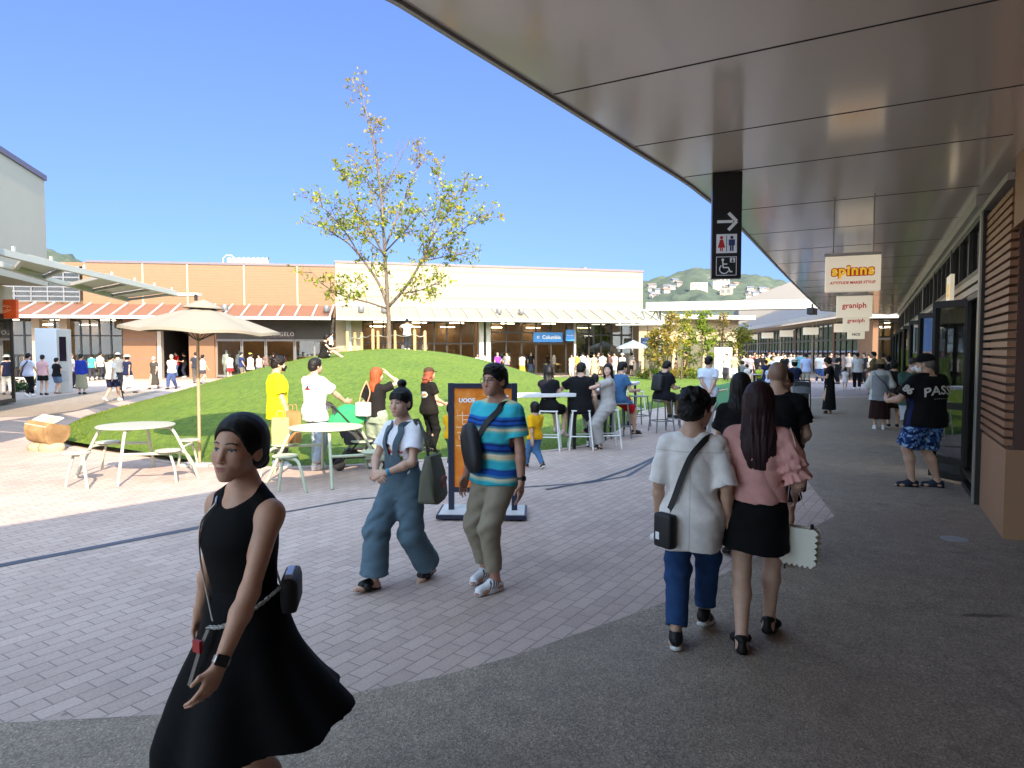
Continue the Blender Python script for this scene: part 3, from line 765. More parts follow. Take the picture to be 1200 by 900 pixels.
# canopy
E = [Vector((-16, -15.0)), Vector((-2.9, .75))]
EP = [Vector(G(x, y, CH)) for x, y in ((470,0),(560,57),(646,111),(742,172),(800,209),(824,227),(868,265),(925,326),(963,364))]
for i in range(len(EP)-1):
    p0, p1, p2, p3 = EP[max(i-1,0)], EP[i], EP[i+1], EP[min(i+2,len(EP)-1)]
    for k in range(4):
        t = k/4; E.append((.5*((2*p1)+(p2-p0)*t+(2*p0-5*p1+4*p2-p3)*t*t+(3*p1-p0-3*p2+p3)*t**3)).xy)
E.append(EP[-1].xy)
wi = lambda s: Vector(fr_.p(s, -.45, 0)[:2])
poly = [tuple(p) for p in E] + [tuple(G(1043, 368.5, CH)[:2]), tuple(wi(28.9)), tuple(wi(-34))]
cnp = thing('walkway_canopy', 'deep glossy metal panelled canopy over the shaded walkway', 'canopy', (2, 6, 0))
MB().prism(poly, CH, CH+.34).build('ceiling_panel', MAT['ceil'], cnp)
ed = MB(); PP = E+[Vector(G(1043, 368.5, CH)[:2])]
for a, b2 in zip(PP[:-1], PP[1:]):
    f = Frame(a, b2); ed.fbox(f, 0, f.L, -.035, -.003, CH-.02, CH+.40)
ed.build('edge_trim', MAT['white_col'], cnp)
jd = []
def joint(a, b2):
    f = Frame(a, b2); j = MB(); j.fbox(f, .02, f.L-.02, -.007, .007, CH-.003, CH+.001); j.build('panel_joint', MAT['joint'], cnp)
# joints run across from the outer edge towards the wall
jdir = Vector((.862, -.507))
J0 = [G(646,111,CH), G(742,172,CH), G(799,208,CH)]
allj = [Vector(p[:2]) for p in J0]
sdir = (allj[1]-allj[0]); step = (allj[2]-allj[0]).length/2
ex = (Vector(G(925,326,CH)[:2])-Vector(G(799,208,CH)[:2])).normalized()
p = allj[2]
for k in range(1, 14):
    q = p+ex*2.0*k
    if q.y < 23.5: allj.append(q)
allj.append(allj[0]-ex*2.4); allj.append(allj[0]-ex*4.8)
for p in allj:
    # intersect with the wall line
    a = p; d = jdir; o = Vector(fr_.p(0, .13, 0)[:2]); t = fr_.t.xy
    den = d.x*t.y-d.y*t.x; u = ((o.x-a.x)*t.y-(o.y-a.y)*t.x)/den
    if u > .2: joint(a, a+d*min(u, 14))
# security camera hung at the canopy's far corner
p = G(952, 356, CH); t = thing('security_camera', 'black camera housing under the far corner of the canopy', 'camera', (p.x, p.y, CH), R(-35))
MB().box(-.03,.03,-.03,.03,-.16,0).build('bracket', MAT['black'], t, world=False)
b = MB(); b.box(-.13,.13,-.35,.30,-.42,-.16); b.build('housing', MAT['black'], t, world=False, bevel=.03)

# ---- hanging signs
p = W(851, 266, 7.0); sg = thing('hanging_toilet_sign', 'tall black hanging sign with white arrow, toilet and wheelchair symbols', 'sign', (p.x, p.y, 2.5), R(-10))
sz0, sz1 = 2.53-2.5, CH-.006-2.5
b = MB(); b.box(-.145, .145, -.05, .05, sz0, sz1); b.build('sign_board', simple('black_sign', (.014,.013,.014), .35, 0, .1, 3), sg, world=False, bevel=.006)
WI, RI, BI = MAT['white_ink'], simple('red_ink', (.55,.02,.03), .5), simple('navy_ink', (.03,.05,.16), .5)
def flat(polys, mat, name, y=-.0525, th=.002, parent=sg):
    m = MB()
    for P in polys:
        n = len(P); vs = [(x, y, z) for x, z in P]+[(x, y+th, z) for x, z in P]
        m.add(vs, [tuple(range(n)), tuple(range(n, 2*n))[::-1]]+[(i, (i+1) % n, n+(i+1) % n, n+i) for i in range(n)])
    return m.build(name, mat, parent, world=False)
def disc(cx, cz, r, n=18, a0=0, a1=2*PI): return [(cx+math.cos(a0+(a1-a0)*i/n)*r, cz+math.sin(a0+(a1-a0)*i/n)*r) for i in range(n)]
def rect(x0, x1, z0, z1): return [(x0,z0),(x1,z0),(x1,z1),(x0,z1)]
def stroke(P, w):
    out = []
    for (x0,z0),(x1,z1) in zip(P[:-1], P[1:]):
        l = math.hypot(x1-x0, z1-z0); nx, nz = -(z1-z0)/l*w/2, (x1-x0)/l*w/2
        out.append([(x0+nx,z0+nz),(x1+nx,z1+nz),(x1-nx,z1-nz),(x0-nx,z0-nz)])
    return out
az = .60
flat([rect(-.095,.06,az-.014,az+.014)]+stroke([(.015,az+.085),(.095,az),(.015,az-.085)], .032), WI, 'arrow')
flat([rect(-.10,.10,.285,.475)], WI, 'toilet_panel')
def man(cx, z, woman=False):
    P = [disc(cx, z+.135, .016)]
    if woman: P += [[(cx-.014,z+.115),(cx+.014,z+.115),(cx+.036,z+.035),(cx-.036,z+.035)], rect(cx-.014,cx-.003,z-.0,z+.036), rect(cx+.003,cx+.014,z,z+.036)]
    else: P += [rect(cx-.03,cx+.03,z+.055,z+.115), rect(cx-.018,cx-.003,z,z+.056), rect(cx+.003,cx+.018,z,z+.056)]
    return P
flat(man(-.05, .305, True), RI, 'woman_symbol', -.0548); flat(man(.05, .305), BI, 'man_symbol', -.0548)
flat([rect(-.003,.003,.30,.46)], BI, 'divider', -.0548)
flat([rect(-.10,.10,.06,.066), rect(-.10,.10,.244,.25), rect(-.10,-.094,.06,.25), rect(.094,.10,.06,.25)], WI, 'symbol_border')
wc = stroke([(-.035,.205),(-.03,.14),(.02,.14),(.04,.095),(.06,.10)], .013)+stroke([(-.03,.175),(.01,.175)], .011)+[disc(-.035,.218,.014)]
wc += stroke([(-.02+math.cos(a)*.045, .125+math.sin(a)*.045) for a in np.linspace(2.2, 5.9, 14)], .011)
flat(wc, WI, 'wheelchair_symbol')
flat([rect(.035,.085,.19,.238)], WI, 'baby_panel'); flat([disc(.06,.223,.008), [(.052,.212),(.068,.212),(.074,.196),(.046,.196)]], MAT['black'], 'baby_symbol', -.0548)

def m_lightbox():
    t = NT('lit_acrylic_panel'); t.base((.80,.74,.62)); t.set(Roughness=.3); t.b.inputs['Emission Color'].default_value = (1,.84,.60,1); t.b.inputs['Emission Strength'].default_value = .09; return t.m
MAT['lightbox'] = m_lightbox()
def hang_sign(px, py_mid, Y, w, h, label, rz):
    p = W(px, py_mid, Y); t = thing('hanging_shop_sign', label, 'sign', p, rz, 'white hanging shop signs')
    b = MB(); b.box(-w/2, w/2, -.05, .05, -h/2, h/2); b.build('sign_panel', MAT['lightbox'], t, world=False, bevel=.012)
    MB().box(-w/2-.01, w/2+.01, -.06, .06, h/2, h/2+.035).build('top_rail', MAT['trim'], t, world=False)
    for x in (-w*.36, w*.36):
        m = MB(); m.tube([(x,0,h/2+.035),(x,0,CH-p.z-.003)], .009, 8); m.build('hanging_rod', MAT['trim'], t, world=False)
    return t
SR = R(-24)
s1_ = hang_sign(999, 321, 8.0, .58, .41, 'white hanging sign reading spinns in yellow and red over the walkway', SR)
def on_sign(t, s, size, z, mat, depth, bold, y=-.053, sp=1.0, shear=0, x=0):
    M = Matrix(((1,0,0,x),(0,0,-1,y),(0,1,0,z),(0,0,0,1)))
    if shear: M = M @ Matrix(((1,shear,0,0),(0,1,0,0),(0,0,1,0),(0,0,0,1)))
    c = bpy.data.curves.new('lettering', 'FONT'); c.body = s; c.size = size; c.extrude = depth; c.offset = bold; c.align_x = 'CENTER'; c.align_y = 'CENTER'; c.space_character = sp; c.resolution_u = 4
    o = bpy.data.objects.new('lettering', c); COL.objects.link(o); dg = bpy.context.evaluated_depsgraph_get(); dg.update()
    me = bpy.data.meshes.new_from_object(o.evaluated_get(dg)); bpy.data.objects.remove(o); me.transform(M); me.materials.clear()
    return mesh_obj('lettering', me, mat, t)
red = emit('red_lettering', (.50,.01,.015), .06); yel = emit('yellow_lettering', (.90,.55,.02), .10)  # slight glow added so the lettering reads bright; the inks are no lamps
on_sign(s1_, 'spinns', .158, .032, red, .002, .015, -.053, 1.12); on_sign(s1_, 'spinns', .158, .032, yel, .002, .005, -.0575, 1.12)
on_sign(s1_, 'ATTITUDE MAKES STYLE!', .042, -.105, red, .002, .0012, -.053, 1.0, .2)
s2_ = hang_sign(1001, 359.5, 14.0, .66, .44, 'white hanging sign reading graniph in red, behind the yellow lettered one', SR)
on_sign(s2_, 'graniph', .15, .02, red, .002, .003)
s3_ = hang_sign(1003, 379.5, 19.6, .68, .43, 'second white hanging sign reading graniph, farther along the walkway', SR)
on_sign(s3_, 'graniph', .15, .09, red, .002, .003)
s4_ = hang_sign(1003, 392, 27.0, .62, .36, 'small white hanging sign with a dark word at the walkway end', SR)
on_sign(s4_, 'NICE', .13, 0, MAT['black'], .002, .004)
# square wall sign on the shop front
p = fr_.p(4.05, .17, 2.66); t = thing('square_wall_sign', 'square white sign with yellow emblem fixed above the shop doors', 'sign', p, fr_.rz()+PI)
# local -y must face out of the wall
Mw = facing(p, -fr_.t); t.rotation_euler = (0, 0, 0)
q = MB(); q.box(-.30, .30, -.24, .24, -.05, .0, Mw); q.build('sign_panel', MAT['lightbox'], t)
text_mesh('lettering', 'spinns', .10, yel, t, facing(p+fr_.n*.003+Vector((0,0,-.04)), -fr_.t), .002, .004)
q = MB(); 
for k in range(3): q.box(-.09+k*.065, -.04+k*.065, .0, .11, .001, .004, Mw)
q.build('emblem', yel, t)
# ---------------------------------------------------------------- right street beyond: shops, white link canopy, grey roofs
P1 = Vector(G(1047, 447)[:2]); fd = Vector((.148, .989)).normalized()
fs_ = Frame(P1, P1+fd*120, flip=True)
sb = thing('street_shop_building', 'long far row of glass shopfronts under a sloping grey metal roof', 'building', (P1.x, P1.y, 0))
EZ = 4.2; nB = 22; LB = 120/nB
MB().fbox(fs_, 0, 120, -8, -5, 0, EZ).build('interior_wall', MAT['in_wood'], sb)
MB().fbox(fs_, 0, 120, -5, -.02, .006, .02).build('interior_floor', MAT['floor_in'], sb)
for k in range(nB):
    a = k*LB
    MB().fbox(fs_, a, a+.5, -.3, .06, 0, EZ-.3).build('pier', MAT['beige'] if k % 2 else MAT['terracotta'], sb)
    if k < 14: window(sb, fs_, a+.5, a+LB-.01, .05, EZ-.3, 4, [2.6], None, MAT['glass_refl'] if k % 2 else MAT['glass'], .13)
MB().fbox(fs_, 0, 120, -.3, .08, EZ-.298, EZ-.02).build('fascia', MAT['beige'], sb)
rf = MB(); a, b2 = fs_.p(-1.5, 2.4, EZ), fs_.p(121, 2.4, EZ); c, d = fs_.p(121, -9, EZ+4.3), fs_.p(-1.5, -9, EZ+4.3); u = Vector((0,0,.22))
rf.add([a,b2,c,d,a-u,b2-u,c-u,d-u], [(0,1,2,3),(7,6,5,4),(0,4,5,1),(1,5,6,2),(2,6,7,3),(3,7,4,0)]); rf.build('roof', MAT['roof_grey'], sb)
MB().fbox(fs_, -1.5, 121, 2.402, 2.5, EZ-.24, EZ+.06).build('gutter', MAT['white_col'], sb)
for k in range(5):
    p = fs_.p(5+k*7.5, 1.3, 3.3); t = thing('hanging_shop_sign', 'blank pale hanging sign, %s one out along the far row of shops' % WORDS[k], 'sign', p, R(-20), 'white hanging shop signs')
    MB().box(-.55,.55,-.05,.05,-.28,.28).build('sign_panel', MAT['lightbox'], t, world=False)
    for x in (-.4,.4):
        m = MB(); m.tube([(x,0,.28),(x,0,.72)], .015, 6); m.build('hanging_rod', MAT['trim'], t, world=False)
# front block closing the end of the walkway (faces the viewer)
fx = Frame(P1+Vector((-1.2, .2)), P1+Vector((9, -3.2)))
xb = thing('end_shop_building', 'glass fronted shop closing the far end of the covered walkway', 'building', fx.p(0, 0, 0))
shop_room(xb, fx, 0, fx.L, 3.6, 5, 'in_wood')
for k in range(4): window(xb, fx, .3+k*2.5, 2.7+k*2.5, .05, 3.55, 2, [2.5], None, MAT['glass'], .12)
for k in range(5): MB().fbox(fx, k*2.5, k*2.5+.29, -.2, .1, 0, 3.6).build('pier', MAT['terracotta'], xb)
MB().fbox(fx, -.4, fx.L, -6, .8, 3.68, 4.1).build('roof', MAT['white_col'], xb)
# white link canopy crossing the street
lk = thing('link_canopy', 'long white horizontal canopy beam bridging the street between the buildings', 'canopy', (12, 41, 0))
a, b2 = W(757, 356, 44), W(968, 356, 41); fk = Frame(a, b2)
MB().fbox(fk, 0, fk.L, -2.6, 0, 4.42, 4.90).build('fascia_beam', MAT['white_col'], lk)
MB().fbox(fk, -.3, fk.L+.4, .002, .10, 4.34, 4.44).build('lower_trim', MAT['white_metal'], lk)
for k in range(5): MB().fbox(fk, k*fk.L/4.2+.3, k*fk.L/4.2+.34, .0, .012, 4.46, 4.88).build('panel_joint', MAT['trim'], lk)
for s in (.8,): MB().fbox(fk, s-.07, s+.07, -1.4, -1.26, 0, 4.42).build('post', MAT['white_metal'], lk)
tr = MB()
for k in range(4):
    a = fk.p(-1.8+k*.9, -.6, 3.5); b3 = fk.p(-1.2+k*.9, -.6, 4.4); tr.tube([a, b3], .05, 6); tr.tube([b3, fk.p(-.9+k*.9, -.6, 3.5)], .05, 6)
tr.tube([fk.p(-2, -.6, 3.5), fk.p(2.2, -.6, 3.5)], .06, 6); tr.build('truss', MAT['white_metal'], lk)
# grey sloping roof hall behind
gh = thing('grey_roof_hall', 'far hall with a broad sloping grey roof rising to the right', 'building', (30, 90, 0))
A, B = W(866, 353, 95), W(960, 318, 95); B2 = W(1060, 300, 95)
q = MB(); vs = []
for y in (95, 125):
    for P in (A, B, B2): vs.append((P.x*y/95 if y == 95 else P.x+(y-95)*.3, y, P.z))
vs += [(A.x, 95, 0), (B2.x, 95, 0), (A.x+9, 125, 0), (B2.x+9, 125, 0)]
q.add(vs, [(0,3,4,1),(1,4,5,2),(0,1,2,7,6),(3,8,9,5,4),(0,6,8,3)]); q.build('roof', MAT['roof_grey'], gh)
# houses up the hillside
HW = [(.36,.34,.31),(.30,.28,.25),(.26,.24,.22),(.38,.36,.34),(.30,.24,.20)]; HR = [(.16,.13,.12),(.22,.20,.20),(.28,.14,.10),(.12,.13,.16)]
rnd = random.Random(4)
def house(px, py, w, h, label, flatroof=False, grp='houses on the far hillside'):
    rz_ = ridge(px); zt_ = (411-rz_)/F*660
    f = .5; 
    for _ in range(40):
        p = hill_pt(px, f); y = 411-(p.z-CAMH)*F/p.y
        f += (y-py)*.006; f = min(1, max(.02, f))
    p = hill_pt(px, f); ww = w/F*p.y; hh = h/F*p.y; dd = ww*.8
    t = thing('hillside_house', label, 'house', (p.x, p.y, p.z-1.2), rnd.uniform(-.5, .5), grp)
    MB().box(-ww/2, ww/2, -dd/2, dd/2, -3, hh+1.2).build('wall', goods_mat(rnd.choice(HW)), t, world=False)
    if flatroof: MB().box(-ww/2-.2, ww/2+.2, -dd/2-.2, dd/2+.2, hh+1.202, hh+1.6).build('roof', goods_mat(HW[0]), t, world=False)
    else:
        z = hh+1.202; e = .5; q = MB(); k = ww*.28
        q.add([(-ww/2-e,-dd/2-e,z),(ww/2+e,-dd/2-e,z),(ww/2+e,dd/2+e,z),(-ww/2-e,dd/2+e,z),(-ww/2-e,0,z+k),(ww/2+e,0,z+k)], [(0,3,2,1),(0,1,5,4),(2,3,4,5),(1,2,5),(3,0,4)])
        q.build('roof', goods_mat(rnd.choice(HR)), t, world=False)
    nw = max(2, int(ww/3))
    rows = max(1, int(hh/3.2))
    for r in range(rows):
        for k in range(nw):
            x = -ww/2+ww*(k+.5)/nw; z = 1.6+hh*(r+.35)/rows
            MB().box(x-ww/nw*.28, x+ww/nw*.28, -dd/2-.06, -dd/2+.02, z, z+hh/rows*.45).build('window', MAT['frame_grey'], t, world=False)
    return t
house(818, 341, 19, 8, 'long white apartment block, largest on the far hillside', True)
house(837, 338, 11, 7, 'second white apartment block right beside the largest one', True)
house(846, 334, 14, 6, 'pale block above the white apartment blocks, near the hilltop', True)
house(850, 348, 13, 9, 'pale cube shaped house low on the hill above the white link canopy', True)
for i in range(40):
    px = rnd.uniform(757, 905); py = rnd.uniform(max(ridge(px)+9, 329), 349)
    if 804 < px < 846 and py > 330: continue
    if px > 862 and py < 340: continue
    house(px, py, rnd.uniform(4, 8), rnd.uniform(2.2, 3.6), 'small pale house among the houses scattered over the far wooded hillside')
# ================================================================== TREES AND PLANTS
def m_leaf():
    t = NT('leaf'); at = t.N('ShaderNodeVertexColor'); at.layer_name = 'Col'
    df = t.N('ShaderNodeBsdfDiffuse'); tl = t.N('ShaderNodeBsdfTranslucent'); mx = t.N('ShaderNodeMixShader'); mx.inputs[0].default_value = .38
    t.L(at.outputs['Color'], df.inputs[0]); t.L(at.outputs['Color'], tl.inputs[0])
    t.L(df.outputs[0], mx.inputs[1]); t.L(tl.outputs[0], mx.inputs[2]); t.L(mx.outputs[0], t.out.inputs['Surface']); return t.m
MAT['leaf'] = m_leaf()
tag(mesh_obj('grass', GRASS, MAT['leaf']), kind='stuff')
def m_bark():
    t = NT('bark'); v = t.coord('Object', (1,1,.25)); n = t.noise(v, 14, 5, .7)
    t.base(t.ramp(n, [(.3, (.055,.040,.028)), (.55, (.13,.10,.072)), (.75, (.22,.18,.14))])); t.set(Roughness=.9); t.bump(n, .6, .02); return t.m
MAT['bark'] = m_bark()
def leaf_mesh(name, pts, size, cols, parent, aspect=.5, droop=.3):
    """pts: (N,3) leaf bases; each leaf a folded pair of faces"""
    N = len(pts); pts = np.array(pts); 
    d = rng.normal(size=(N,3)); d[:,2] -= droop; d /= np.linalg.norm(d, axis=1)[:,None]
    u = rng.normal(size=(N,3)); u -= d*(u*d).sum(1)[:,None]; u /= np.linalg.norm(u, axis=1)[:,None]
    nn = np.cross(d, u); s = size*rng.uniform(.6, 1.3, (N,1))
    a = pts; b = pts+d*s*.5+u*s*aspect*.5+nn*s*.1; c = pts+d*s; e = pts+d*s*.5-u*s*aspect*.5+nn*s*.1
    V = np.stack([a,b,c,e], 1).reshape(-1,3); Fc = np.arange(N*4).reshape(N,4)
    me = bpy.data.meshes.new(name); me.vertices.add(N*4); me.vertices.foreach_set('co', V.astype(np.float32).ravel())
    me.loops.add(N*4); me.loops.foreach_set('vertex_index', Fc.ravel().astype(np.int32))
    me.polygons.add(N); me.polygons.foreach_set('loop_start', np.arange(0, N*4, 4, dtype=np.int32))
    me.update(calc_edges=True)
    ca = me.color_attributes.new('Col', 'FLOAT_COLOR', 'POINT'); C4 = np.ones((N,4,4), np.float32); C4[:,:,:3] = np.asarray(cols)[:,None,:]
    ca.data.foreach_set('color', C4.ravel())
    return mesh_obj(name, me, MAT['leaf'], parent, True)
def leaf_cols(n, pal, w=None):
    pal = np.array(pal); k = rng.choice(len(pal), n, p=w); c = pal[k]*rng.uniform(.75, 1.25, (n,1)); return np.clip(c, 0, 1)
class Tree:
    def __init__(s): s.b = MB(); s.tips = []
    def limb(s, P, r0, r1, n=8):
        P = [Vector(p) for p in P]; Q = []
        for i in range(len(P)-1):
            for k in range(4): Q.append(P[i].lerp(P[i+1], k/4))
        Q.append(P[-1])
        for i in range(1, len(Q)-1): Q[i] = Q[i]+Vector((random.uniform(-1,1), random.uniform(-1,1), random.uniform(-.5,.5)))*r0*.35
        for _ in range(2):
            Q = [Q[0]]+[(Q[i-1]+Q[i]*2+Q[i+1])/4 for i in range(1, len(Q)-1)]+[Q[-1]]
        s.b.tube(Q, [r0+(r1-r0)*i/(len(Q)-1) for i in range(len(Q))], n); return Q
    def twigs(s, Q, r, count, length, spread, depth, up=.25, start=.25, leaf=True):
        for _ in range(count):
            t = random.uniform(start, 1); i = min(len(Q)-2, int(t*(len(Q)-1))); p = Q[i]; ax = (Q[i+1]-Q[i]).normalized()
            d = (ax*.55+Vector((random.gauss(0,1), random.gauss(0,1), random.gauss(0,.7)))*spread+Vector((0,0,up))).normalized()
            L = length*random.uniform(.5, 1.15); e = p+d*L; mid = p+d*L*.5+Vector((0,0,random.uniform(-.05,.12)*L))
            s.b.tube([p, mid, e], [r, r*.7, r*.35], 5, False)
            if depth > 0: s.twigs([p, mid, e], r*.55, 3, length*.5, spread, depth-1, up, .3, leaf)
            elif leaf: s.tips.append((mid, e))
ty = 30.0
tb = Vector((W(455, 409, ty).x, ty, lawn_z(W(455, 409, ty).x, ty)))
mt_ = thing('park_tree', 'tall slender young tree with sparse yellow green leaves on the lawn mound', 'tree', tb)
T = Tree(); q = lambda x, y, dy=0: W(455+(x-455)*.93, 409-(409-y)*.965, ty+dy)
trunk = T.limb([tb-Vector((0,0,.2)), q(456,382), q(455,355), q(452,300), q(448,240), q(440,175), q(428,125), q(418,88)], .115, .010, 10)
L_ = [([q(454,358), q(443,327,.3), q(424,302,.8), q(405,280,1.2), q(378,264,1.6), q(353,255,1.9)], .075, .012),
      ([q(424,302,.8), q(398,262,.2), q(372,236,-.4), q(346,222,-.8)], .04, .010),
      ([q(454,360), q(428,352,-1), q(402,346,-1.6), q(376,334,-2.2), q(354,310,-2.4)], .05, .010),
      ([q(455,358), q(481,330,-.3), q(496,303,-.6), q(507,280,-.8), q(520,240,-1), q(526,195,-1)], .075, .010),
      ([q(496,303,-.6), q(525,285,-1.2), q(548,264,-1.6), q(577,245,-2)], .04, .010),
      ([q(496,303,-.6), q(530,296,.4), q(574,289,1.2)], .035, .009),
      ([q(470,342,-.2), q(496,338,-.9), q(524,326,-1.4)], .035, .009),
      ([q(452,300), q(432,262,-1), q(410,232,-1.8), q(400,196,-2)], .05, .009),
      ([q(451,285), q(470,240,.8), q(492,188,1.4), q(497,172,1.5)], .05, .008),
      ([q(449,250), q(432,212,1), q(414,186,1.6)], .04, .008),
      ([q(507,280,-.8), q(532,240,-.3), q(560,204,0)], .035, .008),
      ([q(452,290), q(480,262,-2), q(500,236,-3)], .04, .009),
      ([q(452,296), q(428,276,2.2), q(414,262,3)], .04, .009)]
for P, a, b_ in L_:
    Q = T.limb(P, a, b_, 7); T.twigs(Q, .016, 12, 1.15, .6, 1, .2)
T.twigs(trunk[12:], .014, 22, 1.05, .65, 1, .3, .1)
T.twigs(trunk[6:14], .012, 8, .5, .9, 0, .1)
for P in ([q(447,232), q(462,195,.5), q(470,155,.8)], [q(446,220), q(470,180,-.5), q(484,150,-.8)], [q(507,280), q(516,225), q(520,178)]):
    Q = T.limb(P, .022, .004, 5); T.twigs(Q, .007, 9, .7, .35, 0, .6, .2, random.random() < .3)
T.b.build('trunk', MAT['bark'], mt_, smooth=True)
pts = []; cols = []
for a, e in T.tips:
    h = (e.z-tb.z)/13
    if random.random() < max(0, (h-.7)*.5): continue
    for _ in range(random.randint(4, 14) if h < .62 else random.randint(4, 10)):
        t = random.uniform(.2, 1.1); p = a.lerp(e, t)+Vector((random.gauss(0,.10), random.gauss(0,.10), random.gauss(0,.08))); pts.append(p)
        if h > .62: cols.append(random.choice([(.30,.22,.10),(.26,.22,.07),(.22,.22,.05)]))
        else: cols.append(random.choice([(.19,.24,.03),(.25,.29,.04),(.32,.33,.06),(.11,.17,.025),(.30,.23,.05)]))
cols = np.clip(np.array(cols)*rng.uniform(.75,1.2,(len(cols),1)), 0, 1)
leaf_mesh('crown', pts, .19, cols, mt_)
# stakes and rope round it
ring = []
for i, px in enumerate((407, 416, 424, 437, 443, 463, 486, 498)):
    dy = (-1.1, .6, 1.1, -1.3, 1.2, 1.3, -1.1, -.4)[i]
    p = W(px, 400, ty+dy); z = lawn_z(p.x, p.y)
    t = thing('fence_stake', '%s pale timber stake from the left in the rope fence round the tree' % WORDS[i], 'stake', (p.x, p.y, z), 0, 'timber stakes round the tree')
    m = MB(); m.lathe([(.062,-.1),(.062,.86),(.045,.90),(.005,.91)], 10); m.build('post', MAT['wood_pole'], t, world=False, smooth=R(40)); ring.append(Vector((p.x, p.y, z+.72)))
m = MB(); 
for a, b_ in zip(ring, ring[1:]):
    m.tube([a.lerp(b_, k/6)-Vector((0,0,.10*math.sin(PI*k/6))) for k in range(7)], .014, 6)
tag(m.build('rope', simple('pale_rope', (.55,.50,.42), .9)), 'pale rope slung between the timber stakes round the tree', 'rope')

def young_tree(px, pyb, Y, top, spread, pal, label, n=900, lean=0, name='young_tree', leafs=.2):
    g_ = W(px, pyb, Y); b0 = Vector((g_.x, Y, lawn_z(g_.x, Y))); H = W(px, top, Y).z-b0.z
    t = thing(name, label, 'tree', b0, 0, 'young trees by the far lawn'); T = Tree()
    P = [b0, b0+Vector((lean*.3,.1,H*.3)), b0+Vector((lean*.7,0,H*.65)), b0+Vector((lean,-.1,H*.97))]
    Q = T.limb(P, .055, .012, 7); sp = spread/F*Y
    for k in range(9):
        i = int(len(Q)*(.3+.65*k/9)); a = random.uniform(0, 2*PI); L = sp*random.uniform(.7, 1.1)*(1-.45*k/9)
        e = Q[i]+Vector((math.cos(a)*L, math.sin(a)*L, L*random.uniform(.5, 1.1)))
        if e.z > b0.z+H: e.z = b0.z+H
        q2 = T.limb([Q[i], Q[i].lerp(e, .5)+Vector((0,0,.06)), e], .022, .006, 5); T.twigs(q2, .008, 5, sp*.5, .7, 1, .2)
    T.twigs(Q[len(Q)//2:], .008, 7, sp*.5, .7, 1, .3)
    T.b.build('trunk', MAT['bark'], t, smooth=True)
    pts = []
    while len(pts) < n:
        a, e = random.choice(T.tips); p = a.lerp(e, random.uniform(.1, 1.15)); pts.append(p+Vector((random.gauss(0,.1), random.gauss(0,.1), random.gauss(0,.09))))
    leaf_mesh('crown', pts, leafs, leaf_cols(n, pal), t)
YG = [(.28,.27,.03),(.20,.24,.03),(.33,.28,.05),(.13,.19,.025)]; OR = [(.30,.22,.045),(.33,.25,.07),(.22,.22,.035),(.26,.18,.04)]; GR = [(.11,.18,.025),(.16,.24,.03),(.24,.29,.035)]
young_tree(762, 440, 41, 388, 17, OR, 'ochre leaved young tree nearest the cream building corner', 900)
young_tree(783, 440, 40, 368, 17, OR, 'tall ochre and green young tree left of the leaning pale trunk', 1100)
young_tree(798, 438, 42, 364, 12, YG, 'slim young tree with a leaning bare pale trunk and thin top', 420, .35)
young_tree(822, 437, 43, 365, 15, GR, 'bright green young tree with pale trunk, right of the leaning one', 1000)
young_tree(846, 437, 47, 366, 13, OR, 'thin orange leaved young tree behind the white display board', 500)
young_tree(866, 438, 46, 384, 17, YG, 'low spreading yellow young tree right of the white display board', 900)
young_tree(808, 436, 50, 382, 14, GR, 'dark green young tree standing behind the leaning pale trunk', 700)
def shrub(px, Y, w, h, pal, label, n=500, name='shrub'):
    p = W(px, 430, Y); z = lawn_z(p.x, Y); t = thing(name, label, 'shrub', (p.x, Y, z), 0, 'low shrubs by the far lawn')
    b = MB(); base = Vector((p.x, Y, z)); tips = []
    for _ in range(14):
        a = random.uniform(0, 2*PI); r = random.uniform(.2, 1)*w/2; e = base+Vector((math.cos(a)*r, math.sin(a)*r*.7, h*random.uniform(.5, 1)*(1-.4*(r/(w/2))**2)))
        b.tube([base+Vector((math.cos(a)*.06, math.sin(a)*.06, 0)), base.lerp(e, .5)+Vector((0,0,.06)), e], [.012,.009,.004], 5, False); tips.append((base.lerp(e, .35), e))
    b.build('stem', MAT['bark'], t)
    pts = [random.choice(tips) for _ in range(n)]; pts = [a.lerp(e, random.uniform(0, 1.1))+Vector((random.gauss(0,.09), random.gauss(0,.09), random.gauss(0,.07))) for a, e in pts]
    leaf_mesh('foliage', pts, .15, leaf_cols(n, pal), t)
for px, Y, w_, h_, pal, l in [(803,44,1.6,1.1,YG,'yellow green low shrub left of the white trousered pair'),(815,43,1.8,.9,GR,'fresh green low shrub below the bright green young tree'),
        (832,45,1.7,.9,YG,'yellow low shrub between the bright green tree and the display board'),(772,42,1.5,.9,GR,'low green shrub under the ochre young trees'),
        (868,45,1.5,1.3,[(.04,.10,.03),(.06,.14,.04)],'dark green rounded shrub right of the white display board'),(790,43,1.4,.8,OR,'ochre low shrub at the foot of the leaning pale trunk'),(756,43,1.4,.8,YG,'yellow low shrub beside the cream building end')]: shrub(px, Y, w_, h_, pal, l)
sh = [(.05,.10,.035),(.08,.14,.05)]
shrub(18, 30.0, 2.4, .75, sh, 'dark clipped low shrub by the corner shop glass on the left', 700)
# two added plants stand in for greenery reflected in the shop window
shrub(690, 52.6, 2.0, 2.0, [(.03,.12,.07),(.05,.17,.08)], 'large leafy greenery behind the shop window standing in for a reflection', 700, 'window_greenery')
shrub(706, 53.2, 1.6, 1.8, [(.05,.15,.04),(.10,.2,.04)], 'second leafy stand in for reflected greenery behind the same shop window, paler green', 600, 'window_greenery')
shrub(336, 46.4, 1.0, 1.6, [(.10,.16,.03),(.25,.25,.04)], 'leafy plant display inside the dark fascia shop', 300, 'window_greenery')
